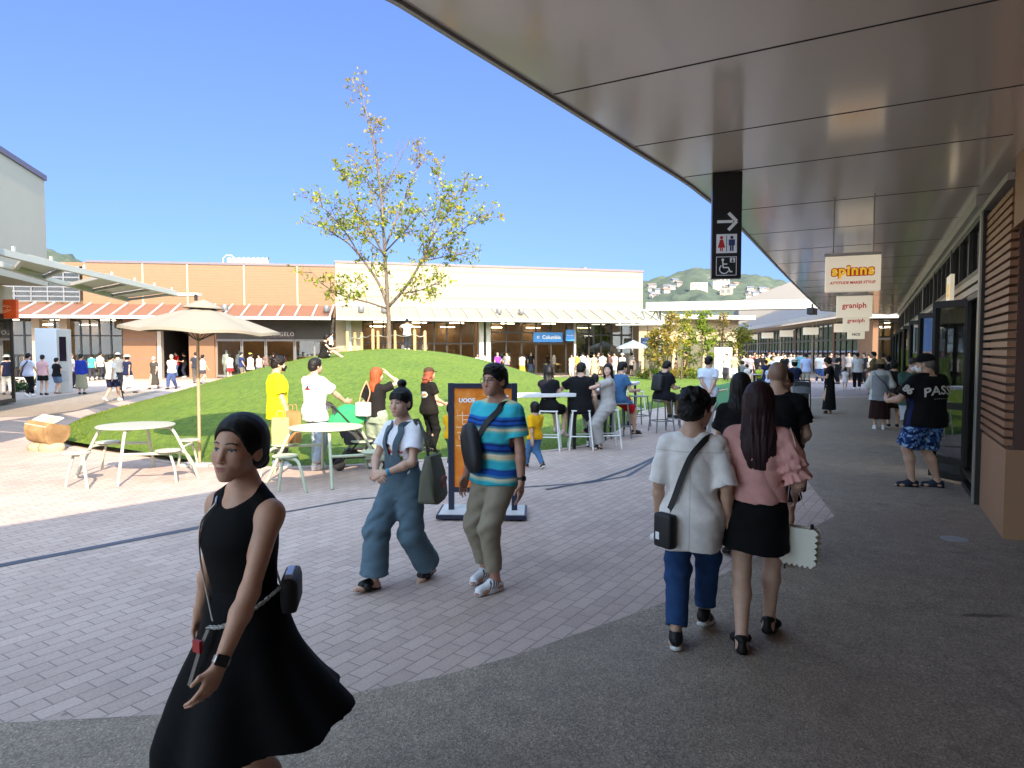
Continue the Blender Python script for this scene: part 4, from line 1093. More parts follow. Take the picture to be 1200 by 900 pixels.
# ================================================================== FURNITURE AND SMALL THINGS
def disc_(m, r, z0, z1, n=32, c=(0,0,0), bev=.008): m.lathe([(r-bev*1.5,z0),(r,z0+bev),(r,z1-bev),(r-bev,z1)], n, c); return m
def bez(P, n=8):
    out = []
    P = [Vector(p) for p in P]
    for i in range(len(P)-1):
        p0, p1, p2, p3 = P[max(i-1,0)], P[i], P[i+1], P[min(i+2,len(P)-1)]
        for k in range(n):
            t = k/n; out.append(.5*((2*p1)+(p2-p0)*t+(2*p0-5*p1+4*p2-p3)*t*t+(3*p1-p0-3*p2+p3)*t**3))
    return out+[P[-1]]
def picnic(loc, rz, mat, label):
    t = thing('picnic_table', label, 'table', loc, rz, 'round tables with four attached stools')
    m = MB(); disc_(m, .51, .715, .742, 44); m.build('table_top', mat, t, world=False, smooth=R(35))
    for k in range(4):
        a = k*PI/2; c, s = math.cos(a), math.sin(a); m = MB()
        m.tube(bez([(c*.10,s*.10,.698),(c*.36,s*.36,.698),(c*.48,s*.48,.66),(c*.62,s*.62,.38),(c*.80,s*.80,.0)], 6), .0215, 10); m.build('leg', mat, t, world=False, smooth=R(50))
        b = a+PI/4; c2, s2 = math.cos(b), math.sin(b); tx, ty_ = -s2, c2
        P = lambda r, tt, z: (c2*r+tx*tt, s2*r+ty_*tt, z)
        m = MB(); disc_(m, .165, .425, .447, 30, P(.80, 0, 0), .006); st = m.build('stool_seat', mat, t, world=False, smooth=R(35))
        m = MB(); m.tube(bez([P(.86,.40,0), P(.845,.31,.25), P(.82,.22,.385), P(.80,.06,.405), P(.79,-.10,.405)]+[(c*.615+.004, s*.615, .40)], 6), .0205, 10)
        m.build('stool_leg', mat, t, world=False, smooth=R(50))
        m = MB(); m.tube(bez([P(.95,.02,0), P(.91,.02,.2), P(.84,.0,.40)], 6), .018, 9); m.build('stool_strut', mat, t, world=False, smooth=R(50))
MAT['white_table'] = simple('white_green_table_paint', (.40,.41,.34), .4, 0, .04, 3)
MAT['sage_table'] = simple('sage_table_paint', (.40,.44,.31), .4, 0, .05, 3)
picnic(G(161, 558), R(12), MAT['white_table'], 'round white table with four attached stools beside the closed log sign')
t1 = [o for o in COL.objects if o.name == 'picnic_table'][0]; t1['label'] = 'round white table with four attached stools, sunlit under the parasol'
PT2 = G(383, 561); picnic(PT2, R(20), MAT['sage_table'], 'round sage green table with four attached stools and paper bags on a stool')

# parasol
up = G(234, 545); ps = thing('parasol', 'beige octagonal parasol on a tan pole beside the white round table', 'parasol', up)
tilt = Matrix.Rotation(R(2.5), 4, 'Y')
m = MB(); m.tube([(0,0,.05),(.01,0,1.2),(.015,0,2.44)], .024, 12); m.build('pole', simple('tan_pole', (.50,.33,.20), .4, .2, .1, 4), ps, world=False, smooth=R(40))
m = MB(); m.box(-.22,.22,-.22,.22,.0,.045); m.build('base_plate', MAT['white_metal'], ps, world=False, bevel=.01)
cm = simple('parasol_fabric', (.235,.212,.168), .9, 0, .05, 2, .2)
vs = []; fs = []; RR = 1.18; n = 64
def par(a, r):
    k = abs(math.cos(4*a)) ; ed = 1-.045*(1-k)
    z = 2.50-.36*(r**1.08)-.035*(1-k)*r*(1 if r > .3 else r/.3)
    return tilt @ Vector((RR*r*ed*math.cos(a), RR*r*ed*math.sin(a), z))
rs = [.0, .06, .2, .4, .6, .8, 1.0]
for r in rs:
    for k in range(n): vs.append(par(2*PI*k/n+R(12), r))
for k in range(n): p = vs[-n+k] if k == 0 else vs[len(rs)*n-n+k]; vs.append(Vector(p)-Vector((0,0,.045)))
for j in range(len(rs)):
    for k in range(n): fs.append((j*n+k, j*n+n+k, j*n+n+(k+1) % n, j*n+(k+1) % n))
m = MB(); m.add(vs, fs); m.build('canopy', cm, ps, world=False, smooth=R(25))
m = MB()
for j, (r, dz) in enumerate(((.0,.10),(.14,.06),(.22,.02))):
    pass
m.lathe([(.005,2.60),(.12,2.56),(.30,2.475),(.30,2.46),(.10,2.52)], 16, M=tilt); m.build('top_cap', cm, ps, world=False, smooth=R(50))
m = MB(); m.lathe([(.005,2.68),(.025,2.66),(.025,2.58)], 10); m.build('finial', MAT['black'], ps, world=False)
for k in range(8):
    a = k*PI/4+R(12); m = MB(); m.tube([par(a, .03)-Vector((0,0,.03)), par(a, .5)-Vector((0,0,.03)), par(a, .985)-Vector((0,0,.02))], .009, 6)
    m.tube([(.015,0,1.95), par(a, .5)-Vector((0,0,.035))], .007, 6); m.build('rib', MAT['dark_metal'], ps, world=False)

# log sign on stones
lp_ = G(56, 527); ls = thing('log_sign', 'short split log with a pale printed panel resting on flat stones', 'log sign', lp_, R(0))
def m_log():
    t = NT('log_wood'); v = t.coord('Object', (1,1,1)); n = t.noise(v, 5, 5)
    t.base(t.ramp(n, [(.3, (.20,.11,.045)), (.6, (.32,.20,.09)), (.8, (.42,.29,.15))])); t.set(Roughness=.8); t.bump(n, .5, .02); return t.m
MAT['log'] = m_log()
ax = Vector((.80,-.35,-.06)).normalized(); side = Vector((0,0,1)).cross(ax).normalized(); upv = ax.cross(side)
m = MB(); vs = []; n = 28
for i, x in enumerate((-.30,-.29,-.1,.1,.29,.30)):
    for k in range(n):
        a = 2*PI*k/n; r = .235*(1+.04*math.sin(3*a+1)+.02*math.sin(7*a)); r *= .95 if i in (0,5) else 1
        h = math.sin(a)*r; h = min(h, .16+.22*(-math.cos(a))*0.25)
        vs.append(ax*x+side*math.cos(a)*r+upv*h+Vector((0,0,.34)))
fs = [(i*n+k, i*n+(k+1) % n, (i+1)*n+(k+1) % n, (i+1)*n+k) for i in range(5) for k in range(n)]+[tuple(range(n))[::-1], tuple(range(5*n, 6*n))]
m.add(vs, fs); m.build('log', MAT['log'], ls, world=False, smooth=R(40))
Mp = Matrix.Translation((0,0,.34)) @ Matrix(((ax.x,side.x,upv.x,0),(ax.y,side.y,upv.y,0),(ax.z,side.z,upv.z,0),(0,0,0,1)))
pm = Mp @ Matrix.Translation((0,-.03,.185)) @ Matrix.Rotation(R(24), 4, 'X')
m = MB(); m.box(-.31,.28,-.19,.17,-.0,.02, pm); m.build('panel', simple('cream_print_panel', (.52,.48,.38), .5, 0, .05, 8), ls, world=False)
m = MB(); m.box(.03,.24,-.10,.12,.021,.023, pm); m.build('printed_picture', simple('olive_print', (.45,.42,.24), .6, 0, .4, 14), ls, world=False)
for (x, y, a, b_, c) in ((-.12,-.02,.22,.17,.07),(.14,-.1,.24,.16,.075)):
    m = MB(); pr = [(.01,0),(.9,.0),(1,.4),(.85,.85),(.3,1.0)]; m.lathe([(p[0], p[1]) for p in pr], 12, (0,0,0), Matrix.Translation((x,y,0)) @ Matrix.Diagonal((a,b_,c*2,1)))
    tag(m.build('stone', simple('flat_stone', (.40,.31,.20), .85, 0, .2, 7, .4), ls, world=False, smooth=R(60)))

# poster stand
pc = G(566, 604); pst = thing('poster_stand', 'freestanding dark framed orange poster stand on a low white platform', 'poster stand', pc, R(-2))
navy = simple('navy_stand_frame', (.02,.025,.05), .4, .2, .1, 6)
for x in (-.345, .345): MB().box(x-.03, x+.03, -.03, .03, .067, 1.45).build('post', navy, pst, world=False)
for z in (1.395, .26): MB().box(-.314,.314,-.028,.028,z,z+.052).build('crossbar', navy, pst, world=False)
def m_poster():
    t = NT('orange_poster'); v = t.coord('Object'); n = t.noise(v, 9, 3, .5)
    t.base(t.ramp(n, [(.40, (.74,.20,.02)), (.56, (.80,.26,.035)), (.66, (.83,.34,.08))])); t.set(Roughness=.25); return t.m
MAT['poster'] = m_poster()
MB().box(-.314,.314,-.012,.012,.311,1.394).build('poster', MAT['poster'], pst, world=False)
m = MB(); m.box(-.48,.48,-.26,.26,.02,.06); m.build('base', navy, pst, world=False)
MB().box(-.455,.455,-.235,.235,.061,.066).build('base_top', simple('worn_white_board', (.60,.58,.55), .5, 0, .15, 9), pst, world=False)
for x in (-.4,.4):
    for y in (-.2,.2):
        m = MB(); m.lathe([(.03,0),(.03,.02)], 10, (x,y,0)); m.build('foot', MAT['black'], pst, world=False)
def post_text(s, size, x, z, mat, bold, depth=.001, y=-.0135):
    o = on_sign(pst, s, size, z, mat, depth, bold, y, 1.0, 0, x); return o
pal = simple('peach_ink', (.88,.60,.36), .5); 
post_text('UOOE', .062, -.17, 1.26, MAT['white_ink'], .003)
# outlined big characters, in the poster's pale line
def char_lines(x0, z0, w_, h_, segs, wd=.010):
    P = []
    for s in segs: P += stroke([(x0+a*w_, z0+b_*h_) for a, b_ in s], wd)
    return flat(P, pal, 'poster_character', -.0135, .001, pst)
char_lines(-.28, .97, .24, .17, [[(0,.75),(1,.75)],[(.25,1),(.25,.2)],[(.75,1),(.75,.2)],[(.25,.2),(.75,.2)],[(.25,.48),(.75,.48)],[(-.05,.0),(1.05,.0)]])
char_lines(-.01, .97, .22, .17, [[(.5,1.05),(.5,0)],[(0,.85),(1,.85)],[(0,.85),(0,0)],[(1,.85),(1,0)],[(0,.0),(1,.0)],[(0,.43),(1,.43)]])
char_lines(-.28, .76, .24, .16, [[(0,.95),(1,.95)],[(.5,.95),(.5,.05)],[(.1,.5),(.9,.5)],[(-.05,.05),(1.05,.05)],[(.1,.5),(.1,.75)],[(.9,.5),(.9,.75)]])
char_lines(-.01, .76, .22, .16, [[(0,1),(0,0)],[(0,1),(1,1)],[(1,1),(1,0)],[(0,.5),(1,.5)],[(0,0),(1,0)],[(.33,1),(.33,0)],[(.67,1),(.67,0)]])
flat([rect(.07,.26,1.16,1.30)], simple('brown_print', (.30,.10,.03), .5, 0, .4, 25), 'printed_picture', -.0135, .001, pst)
for z in (1.30, 1.14): flat([rect(.05,.28,z,z+.02)], MAT['white_ink'], 'print_band', -.0137, .001, pst)
flat([rect(-.03,.05,.60,.70), rect(.07,.15,.60,.70)], MAT['white_ink'], 'poster_character', -.0135, .001, pst)
flat([disc(-.10,.46,.14,28)], simple('deep_orange_print', (.80,.15,.015), .4, 0, .05), 'printed_fruit', -.0138, .001, pst)
flat([disc(-.08,.61,.05,10)], simple('leaf_print', (.20,.25,.06), .5), 'printed_leaf', -.0141, .001, pst)

# bar counter
MAT['counter'] = simple('white_counter_top', (.72,.73,.74), .35, 0, .05, 3)
ct = thing('bar_counter', 'long white topped standing counter with black legs along the lawn edge', 'counter', G(640, 505))
cl = [Vector(G(552, 463, 1.03)[:2]), Vector(G(690, 460.5, 1.03)[:2]), Vector(G(718, 455.5, 1.03)[:2]), Vector(G(750, 447, 1.03)[:2])]
for i, (a, b_) in enumerate(zip(cl[:-1], cl[1:])):
    f = Frame(a, b_); m = MB(); m.fbox(f, .003, f.L-.003, -.42, .0, .965, 1.03); m.build('counter_top', MAT['counter'], ct, bevel=.008)
    for s in np.linspace(.25, f.L-.25, max(2, int(f.L/1.1))):
        for d in (-.36, -.08): MB().fbox(f, s-.025, s+.025, d-.025, d+.025, 0, .964).build('leg', MAT['black'], ct)
def stool(loc, rz, mat, label, grp):
    t = thing('bar_stool', label, 'stool', loc, rz, grp)
    m = MB(); m.box(-.175,.175,-.175,.175,.70,.725); m.build('seat', mat, t, world=False, bevel=.012)
    for x in (-1,1):
        for y in (-1,1):
            m = MB(); m.tube([(x*.15,y*.15,.70),(x*.215,y*.215,0)], .017, 8, True); m.build('leg', mat, t, world=False, smooth=R(50))
    m = MB(); h = .25; e = .15+.065*(1-h/.7)
    for a, b_ in (((-e,-e),(e,-e)),((e,-e),(e,e)),((e,e),(-e,e)),((-e,e),(-e,-e))): m.tube([(a[0],a[1],h),(b_[0],b_[1],h)], .012, 7)
    m.build('foot_ring', mat, t, world=False)
MAT['stool_w'] = simple('white_stool_paint', (.74,.74,.72), .4, 0, .04, 4); MAT['stool_g'] = simple('grey_stool_paint', (.20,.215,.22), .4, .2, .06, 4)
ST = {}
for k, (px, py, mat, lab, g_) in enumerate([(643,527,'stool_w','white bar stool under the girl in the black crop top','white bar stools'),(680,526,'stool_w','white bar stool under the man in the plain black tee','white bar stools'),
        (712,525,'stool_w','white bar stool under the woman in pale grey','white bar stools'),(775,506,'stool_g','dark grey bar stool under the man with the small backpack','grey bar stools'),
        (748,499,'stool_g','empty grey bar stool left of the man with the small backpack','grey bar stools'),(744,490,'stool_w','farther empty white bar stool at the counter bend','white bar stools'),(796,500,'stool_g','empty grey bar stool at the knees of the man with the small backpack','grey bar stools')]):
    ST[k] = G(px, py); stool(G(px, py), R(-8+k*7), MAT[mat], lab, g_)
# far furniture by the shaded crowd
def cafe_table(px, py, label):
    t = thing('cafe_table', label, 'table', G(px, py)); m = MB(); disc_(m, .42, .70, .73, 28); m.build('table_top', MAT['white_metal'], t, world=False)
    m = MB(); m.lathe([(.025,.03),(.025,.70)], 10); m.build('column', MAT['dark_metal'], t, world=False)
    m = MB(); m.lathe([(.25,0),(.25,.02),(.04,.035)], 20); m.build('base', MAT['dark_metal'], t, world=False)
cafe_table(884, 457, 'small round white cafe table in front of the far seated crowd')
t = thing('red_cushion', 'low red padded cube seat on the paving behind the dark haired woman', 'seat', G(890, 468))
m = MB(); m.box(-.35,.35,-.3,.3,.03,.42); m.build('cushion', simple('red_fabric', (.55,.02,.03), .8), t, world=False, bevel=.05)
m = MB(); m.box(-.3,.3,-.25,.25,0,.03); m.build('base', MAT['black'], t, world=False)
db = thing('display_board', 'tall white freestanding display board among the yellow trees', 'board', G(847, 444.5))
m = MB(); m.box(-.55,.55,-.04,.04,.12,2.0); m.build('panel', MAT['lightbox'], db, world=False)
for x in (-.45,.45): MB().box(x-.05,x+.05,-.3,.3,0,.119).build('foot', MAT['white_metal'], db, world=False)
kp = G(62, 460); ks = thing('information_kiosk', 'tall white information kiosk with a dark screen near the left shops', 'kiosk', kp, R(18))
m = MB(); m.box(-.52,.28,-.3,.3,0,2.75); m.build('cabinet', simple('pale_blue_kiosk', (.62,.66,.70), .4, 0, .04, 2), ks, world=False, bevel=.02)
m = MB(); m.box(.281,.70,-.25,.2,0,2.72); m.build('screen_frame', MAT['white_metal'], ks, world=False, bevel=.02)
MB().box(.36,.62,-.26,-.251,1.35,2.4).build('screen', simple('dark_screen', (.02,.012,.02), .1), ks, world=False)
MB().box(.36,.62,-.26,-.251,.5,.95).build('notice', simple('grey_notice', (.35,.35,.36), .5), ks, world=False)
bl = thing('garden_light', 'short black bollard light at the back edge of the lawn', 'light', G(244, 457.5)); m = MB(); m.lathe([(.06,0),(.06,.30),(.02,.34)], 12); m.build('post', MAT['black'], bl, world=False, smooth=R(40))
m = MB(); m.lathe([(.075,.27),(.075,.30)], 12); m.build('cap', MAT['dark_metal'], bl, world=False)
# far cream market umbrella behind the cream building end
fp = G(742, 441); t = thing('market_parasol', 'white market parasol at the far end of the cream building', 'parasol', fp)
m = MB(); m.lathe([(.03,0),(.03,2.5)], 8); m.build('pole', MAT['white_metal'], t, world=False)
m = MB(); m.lathe([(.01,2.55),(1.2,2.05),(1.2,1.95),(.9,2.1)], 12); m.build('canopy', simple('white_canvas', (.74,.73,.70), .9), t, world=False)
# low white table/rail on the lawn behind the cap wearing woman
wp = hit(533, 478); t = thing('small_white_sign', 'small white rectangular marker sign standing on the lawn', 'sign', wp)
MB().box(-.12,.12,-.02,.02,.35,.58).build('plate', MAT['white_metal'], t, world=False); MB().box(-.015,.015,-.015,.015,-.05,.35).build('stake', MAT['dark_metal'], t, world=False)
# ================================================================== PEOPLE: smooth bodies grown from a distance field
BIG = 9.0
def nrm(v): v = np.asarray(v, float); return v/max(1e-9, np.linalg.norm(v))
def rotx(a): c, s = math.cos(a), math.sin(a); return np.array([[1,0,0],[0,c,-s],[0,s,c]])
def roty(a): c, s = math.cos(a), math.sin(a); return np.array([[c,0,s],[0,1,0],[-s,0,c]])
def rotz(a): c, s = math.cos(a), math.sin(a); return np.array([[c,-s,0],[s,c,0],[0,0,1]])
class Prim:
    """fn(X,Y,Z)->d ; lo, hi box ; k blend ; op add/sub/cut"""
    def __init__(s, fn, lo, hi, k=.02, op='add'): s.fn, s.lo, s.hi, s.k, s.op = fn, np.asarray(lo, float), np.asarray(hi, float), k, op
def cap(a, b, ra, rb, k=.02, op='add', flat=None, clip=(), fold=None):
    a = np.asarray(a, float); b = np.asarray(b, float); ab = b-a; L2 = max(1e-9, ab@ab); m = max(ra, rb)+.01
    def fn(X, Y, Z):
        px, py, pz = X-a[0], Y-a[1], Z-a[2]
        t = np.clip((px*ab[0]+py*ab[1]+pz*ab[2])/L2, 0, 1)
        qx, qy, qz = px-t*ab[0], py-t*ab[1], pz-t*ab[2]; d2 = qx*qx+qy*qy+qz*qz
        if flat is not None:
            n, f = flat; w = qx*n[0]+qy*n[1]+qz*n[2]; d2 = d2+w*w*(1/(f*f)-1)
        r = ra+(rb-ra)*t
        if fold is not None: r = r+fold(t, px, py, pz)
        d = np.sqrt(np.maximum(d2, 0))-r
        for (p, nn) in clip: d = np.maximum(d, (X-p[0])*nn[0]+(Y-p[1])*nn[1]+(Z-p[2])*nn[2])
        return d
    return Prim(fn, np.minimum(a, b)-m, np.maximum(a, b)+m, k, op)
def ell(c, r, M=None, k=.02, op='add'):
    c = np.asarray(c, float); r = np.asarray(r, float); M = np.eye(3) if M is None else M
    e = np.abs(M) @ r+.005
    def fn(X, Y, Z):
        x, y, z = X-c[0], Y-c[1], Z-c[2]
        u = (M[0,0]*x+M[1,0]*y+M[2,0]*z)/r[0]; v = (M[0,1]*x+M[1,1]*y+M[2,1]*z)/r[1]; w = (M[0,2]*x+M[1,2]*y+M[2,2]*z)/r[2]
        k0 = np.sqrt(u*u+v*v+w*w); k1 = np.sqrt((u/r[0])**2+(v/r[1])**2+(w/r[2])**2)+1e-9
        return k0*(k0-1)/k1
    return Prim(fn, c-e, c+e, k, op)
def loft(o, M, secs, k=.03, op='add', fold=None, hem=None, twist=0, top=True, bot=True, power=2.0, pad=.0):
    """secs: (w, half width, half depth, centre v, centre u) up the local z axis; columns of M are right, forward, up"""
    o = np.asarray(o, float); S = sorted(secs); ws = np.array([q[0] for q in S]); A = np.array([q[1] for q in S]); B = np.array([q[2] for q in S])
    C = np.array([q[3] if len(q) > 3 else 0 for q in S]); D = np.array([q[4] if len(q) > 4 else 0 for q in S])
    # smooth the profile
    wf = np.linspace(ws[0], ws[-1], 120)
    def sm(V):
        v = np.interp(wf, ws, V); 
        for _ in range(26): v[1:-1] = (v[:-2]+2*v[1:-1]+v[2:])/4
        return v
    A2, B2, C2, D2 = sm(A), sm(B), sm(C), sm(D)
    mx = max(A.max(), B.max())+max(np.abs(C).max(), np.abs(D).max())+.08+pad
    cs = [o+M @ np.array([x, y, z]) for x in (-mx, mx) for y in (-mx, mx) for z in (ws[0]-.03, ws[-1]+.03)]
    def fn(X, Y, Z):
        x, y, z = X-o[0], Y-o[1], Z-o[2]
        u = M[0,0]*x+M[1,0]*y+M[2,0]*z; v = M[0,1]*x+M[1,1]*y+M[2,1]*z; w = M[0,2]*x+M[1,2]*y+M[2,2]*z
        a = np.interp(w, wf, A2); b = np.interp(w, wf, B2); v = v-np.interp(w, wf, C2); u = u-np.interp(w, wf, D2)
        if twist:
            t = twist*(w-ws[0])/(ws[-1]-ws[0]); cc, ss = np.cos(t), np.sin(t); u, v = u*cc+v*ss, -u*ss+v*cc
        th = np.arctan2(v, u)
        if fold is not None:
            f = 1+fold(th, w); a = a*f; b = b*f
        q = np.sqrt((u/a)**2+(v/b)**2) if power == 2.0 else (np.abs(u/a)**power+np.abs(v/b)**power)**(1/power)
        d = (q-1)*np.minimum(a, b)
        lo = ws[0]+(hem(th) if hem is not None else 0)
        if bot: d = np.maximum(d, lo-w)
        if top: d = np.maximum(d, w-ws[-1])
        return d
    return Prim(fn, np.min(cs, 0), np.max(cs, 0), k, op)
def axis_coords(lo, hi, h, fine):
    """coordinates with step h, refined to hf inside the intervals fine=[(a,b,hf)]"""
    x = lo; out = [lo]
    while x < hi:
        s = h
        for a, b, hf in fine:
            if x+s > a and x < b: s = min(s, hf if x+1e-9 >= a-hf else max(hf, min(h, (a-x))))
        x += s; out.append(x)
    return np.array(out)
def polygonise(prims, h, fine=(), noise=None, pad=.03):
    adds = [p for p in prims if p.op == 'add']
    lo = np.min([p.lo for p in adds], 0)-pad; hi = np.max([p.hi for p in adds], 0)+pad
    ax = [axis_coords(lo[i], hi[i], h, [(f[0][i], f[1][i], f[2]) for f in fine]) for i in range(3)]
    D = np.full([len(a) for a in ax], BIG, np.float32)
    for p in prims:
        mg = p.k+2.2*h+.004; sl = []
        for i in range(3):
            i0 = max(0, np.searchsorted(ax[i], p.lo[i]-mg)-1); i1 = min(len(ax[i]), np.searchsorted(ax[i], p.hi[i]+mg)+1); sl.append(slice(i0, i1))
        if any(s.stop-s.start < 1 for s in sl): continue
        sl = tuple(sl)
        X = ax[0][sl[0]][:,None,None]; Y = ax[1][sl[1]][None,:,None]; Z = ax[2][sl[2]][None,None,:]
        d = np.broadcast_to(p.fn(X, Y, Z), D[sl].shape); e = D[sl]; k = max(p.k, 1e-4)
        if p.op == 'add':
            hh = np.clip(.5+.5*(e-d)/k, 0, 1); D[sl] = e+(d-e)*hh-k*hh*(1-hh)
        else:
            d = -d; hh = np.clip(.5-.5*(e-d)/k, 0, 1); D[sl] = e+(d-e)*hh+k*hh*(1-hh)
    if noise is not None:
        X, Y, Z = ax[0][:,None,None], ax[1][None,:,None], ax[2][None,None,:]
        D = D+noise(X, Y, Z).astype(np.float32)
    return nets(D, ax)
CO = [(0,0,0),(1,0,0),(0,1,0),(1,1,0),(0,0,1),(1,0,1),(0,1,1),(1,1,1)]
ED = [(0,1),(2,3),(4,5),(6,7),(0,2),(1,3),(4,6),(5,7),(0,4),(1,5),(2,6),(3,7)]
def nets(D, ax):
    s = D < 0; n = np.array(D.shape)
    cnt = np.zeros(n-1, np.int8)
    for c in CO: cnt += s[c[0]:n[0]-1+c[0], c[1]:n[1]-1+c[1], c[2]:n[2]-1+c[2]]
    I, J, K = np.nonzero((cnt > 0) & (cnt < 8)); N = len(I)
    if N == 0: return np.zeros((0,3)), np.zeros((0,4), int)
    vid = np.full(n-1, -1, np.int32); vid[I,J,K] = np.arange(N)
    dv = np.stack([D[I+c[0], J+c[1], K+c[2]] for c in CO], 1); dv = np.clip(dv, -1, 1)
    acc = np.zeros((N,3)); num = np.zeros(N)
    for a, b in ED:
        da, db = dv[:,a], dv[:,b]; m = (da < 0) != (db < 0); t = np.where(m, da/np.where(m, da-db, 1), 0)
        pa, pb = np.array(CO[a]), np.array(CO[b]); acc += m[:,None]*(pa+(pb-pa)*t[:,None]); num += m
    P = acc/num[:,None]+np.stack([I,J,K], 1)
    V = np.stack([np.interp(P[:,i], np.arange(len(ax[i])), ax[i]) for i in range(3)], 1)
    Q = []
    for a in range(3):
        b, c = (a+1) % 3, (a+2) % 3
        s0 = [slice(None)]*3; s1 = [slice(None)]*3; s0[a] = slice(0, -1); s1[a] = slice(1, None)
        for q in (b, c): s0[q] = slice(1, -1); s1[q] = slice(1, -1)
        A, B = s[tuple(s0)], s[tuple(s1)]; idx = np.stack(np.nonzero(A != B), 1)
        if len(idx) == 0: continue
        inside = A[idx[:,0], idx[:,1], idx[:,2]]
        p = idx.copy(); p[:,b] += 1; p[:,c] += 1
        def at(db, dc):
            r = p.copy(); r[:,b] += db; r[:,c] += dc; return vid[r[:,0], r[:,1], r[:,2]]
        q = np.stack([at(-1,-1), at(0,-1), at(0,0), at(-1,0)], 1); q[~inside] = q[~inside][:, ::-1]; Q.append(q)
    Q = np.concatenate(Q); Q = Q[(Q >= 0).all(1)]
    return V, Q
def vc_mesh(name, V, Q, col, mat, parent, smooth=1):
    if smooth and len(Q):
        for _ in range(smooth):
            acc = np.zeros_like(V); n = np.zeros(len(V))
            for a, b in ((0,1),(1,2),(2,3),(3,0)):
                np.add.at(acc, Q[:,a], V[Q[:,b]]); np.add.at(acc, Q[:,b], V[Q[:,a]]); np.add.at(n, Q[:,a], 1); np.add.at(n, Q[:,b], 1)
            V = V*.5+.5*acc/np.maximum(n, 1)[:,None]
    me = bpy.data.meshes.new(name); N = len(V); m = len(Q)
    me.vertices.add(N); me.vertices.foreach_set('co', V.astype(np.float32).ravel())
    me.loops.add(m*4); me.loops.foreach_set('vertex_index', Q.astype(np.int32).ravel())
    me.polygons.add(m); me.polygons.foreach_set('loop_start', np.arange(0, m*4, 4, dtype=np.int32))
    me.update(calc_edges=True); me.polygons.foreach_set('use_smooth', np.ones(m, bool))
    ca = me.color_attributes.new('Col', 'FLOAT_COLOR', 'POINT'); C4 = np.ones((N,4), np.float32)
    C4[:,:3] = col(V) if callable(col) else np.asarray(col)[None,:]; ca.data.foreach_set('color', C4.ravel())
    return mesh_obj(name, me, mat, parent)
VC = dict(skin=m_vc('skin', .48, .12, 260, .45, sss=.0), cloth=m_vc('cloth', .88, .35, 240, .25), hair=m_vc('hair', .55, .6, 110, .3, (1,1,.10)),
          shoe=m_vc('shoe', .55, .15, 120, .4), leather=m_vc('leather', .5, .25, 160, .45), denim=m_vc('denim', .9, .5, 300, .2))
def hx(s): return np.array(lin(tuple(int(s[i:i+2], 16) for i in (0,2,4))))
SKIN = np.array([.58,.355,.245])

# ------------------------------------------------------------------ skeleton
def ik(a, t, l1, l2, hint):
    a, t = np.asarray(a, float), np.asarray(t, float); v = t-a; L = np.linalg.norm(v); v = v/max(L, 1e-6); L = min(L, (l1+l2)*.998)
    x = (l1*l1-l2*l2+L*L)/(2*L); y = math.sqrt(max(0, l1*l1-x*x)); h = np.asarray(hint, float); h = h-v*(h@v); h = nrm(h) if np.linalg.norm(h) > 1e-6 else np.array([0,1,0.])
    return a+v*x+h*y, a+v*L
class Sk: pass
def skeleton(H, sex, p):
    S = H/1.70; k = Sk(); k.S = S; k.sex = sex; f = sex == 'f'; k.f = f; ch = p.get('child', False)
    w = p.get('wide', 1.0); k.w = w
    k.pelvis = np.array(p.get('hip', (0,0,0)), float)*S+np.array([0,0,.925*S])
    k.T = rotz(R(p.get('turn', 0))) @ rotx(-R(p.get('lean', 0))) @ roty(R(p.get('side', 0)))
    k.P = rotz(R(p.get('hipturn', 0)))
    sw = (.152 if f else .176)*S*(w*.5+.5)
    t = lambda x, y, z: k.pelvis+k.T @ np.array([x, y, z])*S
    k.t = t
    sh = p.get('shrug', 0)
    ls, rs = t(-sw/S, -.008, .443+sh), t(sw/S, -.008, .443+sh)
    k.sh = {'l': ls, 'r': rs}; k.neck = t(0, -.012, .515)
    hd = p.get('head', (0,0,0)); k.HM = k.T @ rotz(R(hd[0])) @ rotx(-R(hd[1])) @ roty(R(hd[2] if len(hd) > 2 else 0))
    k.hs = S**.55*(.985 if f else 1.0)*p.get('headscale', 1.0)
    k.head = k.neck+k.T @ np.array([0,.012,.044])*S+k.HM @ np.array([0,.022,.115])*k.hs
    ul, fl = .285*S, .245*S; k.el = {}; k.wr = {}; k.hd = {}
    dflt = {'l': (-.235*(w*.5+.5), .04, .80), 'r': (.235*(w*.5+.5), .04, .80)}
    for q, sg in (('l', -1), ('r', 1)):
        h = p.get(q+'h', dflt[q]); tgt = np.array(h[:3], float)*S
        hint = p.get(q+'e', (sg*.35, -1, -.15)); e, wv = ik(k.sh[q], tgt, ul, fl, hint); k.el[q] = e; k.wr[q] = wv
        d = nrm(wv-e); hdv = p.get(q+'hd'); d = nrm(hdv) if hdv is not None else nrm(d+np.array([0, .12, -.08]))
        n = np.array(p.get(q+'n', (-sg*1.0, .15, 0)), float); n = nrm(n-d*(n@d)); k.hd[q] = (d, n)
    k.hip = {}; k.kn = {}; k.an = {}; k.ft = {}
    tl, sl = .425*S, .415*S; hw = .088*S
    for q, sg in (('l', -1), ('r', 1)):
        k.hip[q] = k.pelvis+k.P @ np.array([sg*hw, 0, -.03*S])
        ft = p.get(q+'f', (sg*.095, 0, 0)); yaw = R(p.get(q+'fy', -sg*8)); pit = R(p.get(q+'fp', 0))
        FM = rotz(yaw) @ rotx(-pit); base = np.array(ft, float)*S; an = base+FM @ np.array([0, 0, .085*S])
        hint = p.get(q+'k', tuple(rotz(yaw*.6) @ np.array([0, 1, .12]))); kn, a2 = ik(k.hip[q], an, tl, sl, hint); k.kn[q] = kn
        k.ft[q] = (a2-FM @ np.array([0,0,.085*S]), FM); k.an[q] = a2
    return k
